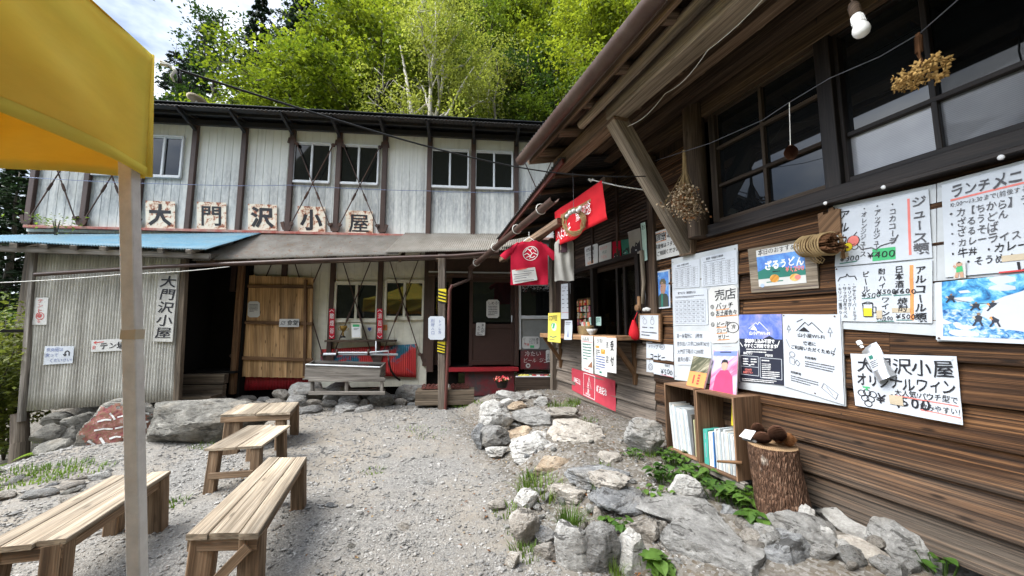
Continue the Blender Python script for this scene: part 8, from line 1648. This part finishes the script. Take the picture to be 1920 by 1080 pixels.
TUFTS = [(1068, 992, 170, .21, .10, 'big bright grass tuft between the border stones'), (1016, 925, 230, .17, .22, 'dark grass clump below the slate slab at the yard edge'), (1000, 905, 110, .13, .15, 'grass clump left of the slate slab'), (1052, 765, 150, .13, .22, 'grass patch at the foot of the kiosk'), (1075, 757, 90, .12, .12, 'small grass patch by the red banner'), (1222, 852, 80, .13, .10, 'grass tuft at the squarish block'), (1100, 790, 50, .07, .14, 'thin grass on the terrace'), (985, 1040, 60, .09, .12, 'low grass near the rounded tan stone'), (955, 960, 70, .08, .14, 'short grass at the yard edge'), (975, 1000, 60, .08, .10, 'short grass beside the small tan stones'), (870, 760, 120, .08, .25, 'short grass behind the porch post'), (905, 755, 80, .07, .18, 'short grass before the entrance'), (810, 815, 50, .05, .25, 'sparse grass in the middle of the yard'), (770, 805, 40, .05, .25, 'sparse grass left of the yard middle'), (700, 885, 40, .05, .12, 'tiny grass tuft in the gravel'), (330, 945, 40, .07, .10, 'small grass tuft by the benches'), (470, 790, 60, .10, .12, 'grass under the farthest bench'), (590, 735, 60, .12, .12, 'weeds before the plank door'), (720, 755, 40, .08, .1, 'weeds beside the pallet'), (1120, 925, 40, .12, .05, 'grass blades between two slabs'), (1200, 1060, 40, .1, .05, 'grass at the white craggy stone'), (1160, 1078, 60, .14, .06, 'yellowish grass at the bottom edge'), (390, 835, 60, .08, .2, 'grass along the flat boulder'), (1390, 935, 60, .1, .1, 'dry grass near the log'), (1130, 880, 40, .08, .1, 'grass behind the layered slab')]
for i, (u, v, n, L_, sp, lb) in enumerate(TUFTS): tuft(lb, gp(u, v), n, L_, sp, i)
for i, (u, v, n) in enumerate(((60, 900, 130), (110, 880, 170), (150, 885, 80), (30, 890, 110))): p = gp(u, v, -.2); tuft('low feathery weeds on the bank below the painted boulder', p, n, .075, .26, 70 + i, 'weed_patch', .007, 'grass', 'weeds on the bank')['kind'] = 'stuff'
def litter():
    b = MB(3); r = random.Random(31); n = 0
    while n < 420:
        y = 1.6 + 5.4 * r.random(); x = r.uniform(-.75 * y, .35 * y); e = (V((x, y, 0)) - LF).dot(LN)
        if e < .1 or (e > 2.4 and r.random() < .7): continue
        z = ground(x, y) + .012; a = r.uniform(0, 6.28); l = r.uniform(.008, .022); d = V((math.cos(a), math.sin(a), r.uniform(-.2, .3))) * l; q = V((-math.sin(a), math.cos(a), r.uniform(-.3, .3))) * l * .5; p = V((x, y, z)); b.poly([p - d, p - q + V((0, 0, l * .2)), p + d, p + q + V((0, 0, l * .2))], r.randrange(3)); n += 1
    tag(b.build('leaf_litter', [M['straw'], M['burr'], M['twig']]), kind='stuff')
litter()
def leafy(label, c, n, size, spread, h, seed, group='leafy plants on the terrace'):
    b = MB(seed); r = random.Random(seed); g = MB(seed)
    for k in range(n):
        az = r.uniform(0, 6.28); q = spread * math.sqrt(r.random()); p = c + V((math.cos(az) * q * 1.2, math.sin(az) * q * .9, h * r.uniform(.35, 1))); a2 = r.uniform(0, 6.28); d = V((math.cos(a2), math.sin(a2), r.uniform(-.35, .2))).normalized(); s = d.cross(V((0, 0, 1))).normalized(); u = s.cross(d); l = size * r.uniform(.6, 1.2); g.tube([V((c.x + (p.x - c.x) * .5, c.y + (p.y - c.y) * .5, c.z - .02)), p], .0022, 4)
        pts = [(0, 0), (.12, .30), (.38, .44), (.70, .30), (1, 0)]
        for q_ in (1, -1):
            for (x0, y0), (x1, y1) in zip(pts, pts[1:]): f = lambda x, y: p + d * l * x + s * q_ * l * y + u * (l * (.28 * y - .25 * x * x)); b.poly([f(x0, 0), f(x1, 0), f(x1, y1), f(x0, y0)] if y1 > 0 and y0 > 0 else ([f(x0, 0), f(x1, 0), f(x1, y1)] if y0 == 0 else [f(x0, 0), f(x1, 0), f(x0, y0)]))
    R = thing('leafy_plant', label, 'plant', c, group); b.build('leaves', M['herb'], R, True); g.build('stems', M['herb'], R)
for i, (u, v, n, sz, sp, h, lb) in enumerate(((1250, 905, 46, .075, .14, .13, 'leafy plant spreading below the farther book box'), (1262, 872, 40, .07, .12, .15, 'leafy plant at the left foot of the book box'), (1305, 905, 34, .08, .11, .14, 'leafy plant under the middle of the book boxes'), (1345, 935, 34, .085, .12, .13, 'leafy plant under the nearer book box'), (1380, 950, 30, .085, .10, .14, 'leafy plant beside the log'), (1415, 985, 22, .09, .08, .1, 'leafy plant before the log foot'), (1235, 935, 24, .05, .12, .08, 'small leafy plant by the triangular stone'), (1236, 1078, 26, .085, .07, .12, 'leafy plant between the slabs at the bottom'), (1137, 985, 10, .06, .04, .06, 'tiny leafy plant under the dark slate'), (1168, 1000, 14, .055, .04, .1, 'fresh green sprout beside the long slab'), (1765, 1075, 18, .07, .10, .12, 'leafy plant at the foot of the lodge wall'), (1190, 858, 24, .05, .09, .08, 'small leafy plant left of the squarish block'), (585, 730, 26, .08, .14, .16, 'leafy weed before the red base sheet'), (500, 735, 16, .06, .12, .1, 'leafy weed among the footing stones'))): leafy(lb, gp(u, v), n, sz, sp, h, 80 + i)
p = BK(105, 437, .35); shrub('roof_weed', 'small leafy weed growing behind the blue roof', V((p.x, p.y, 3.12)), .36, .10, 5, .055, 'leaf_green', 90, 'weed', stems=4)
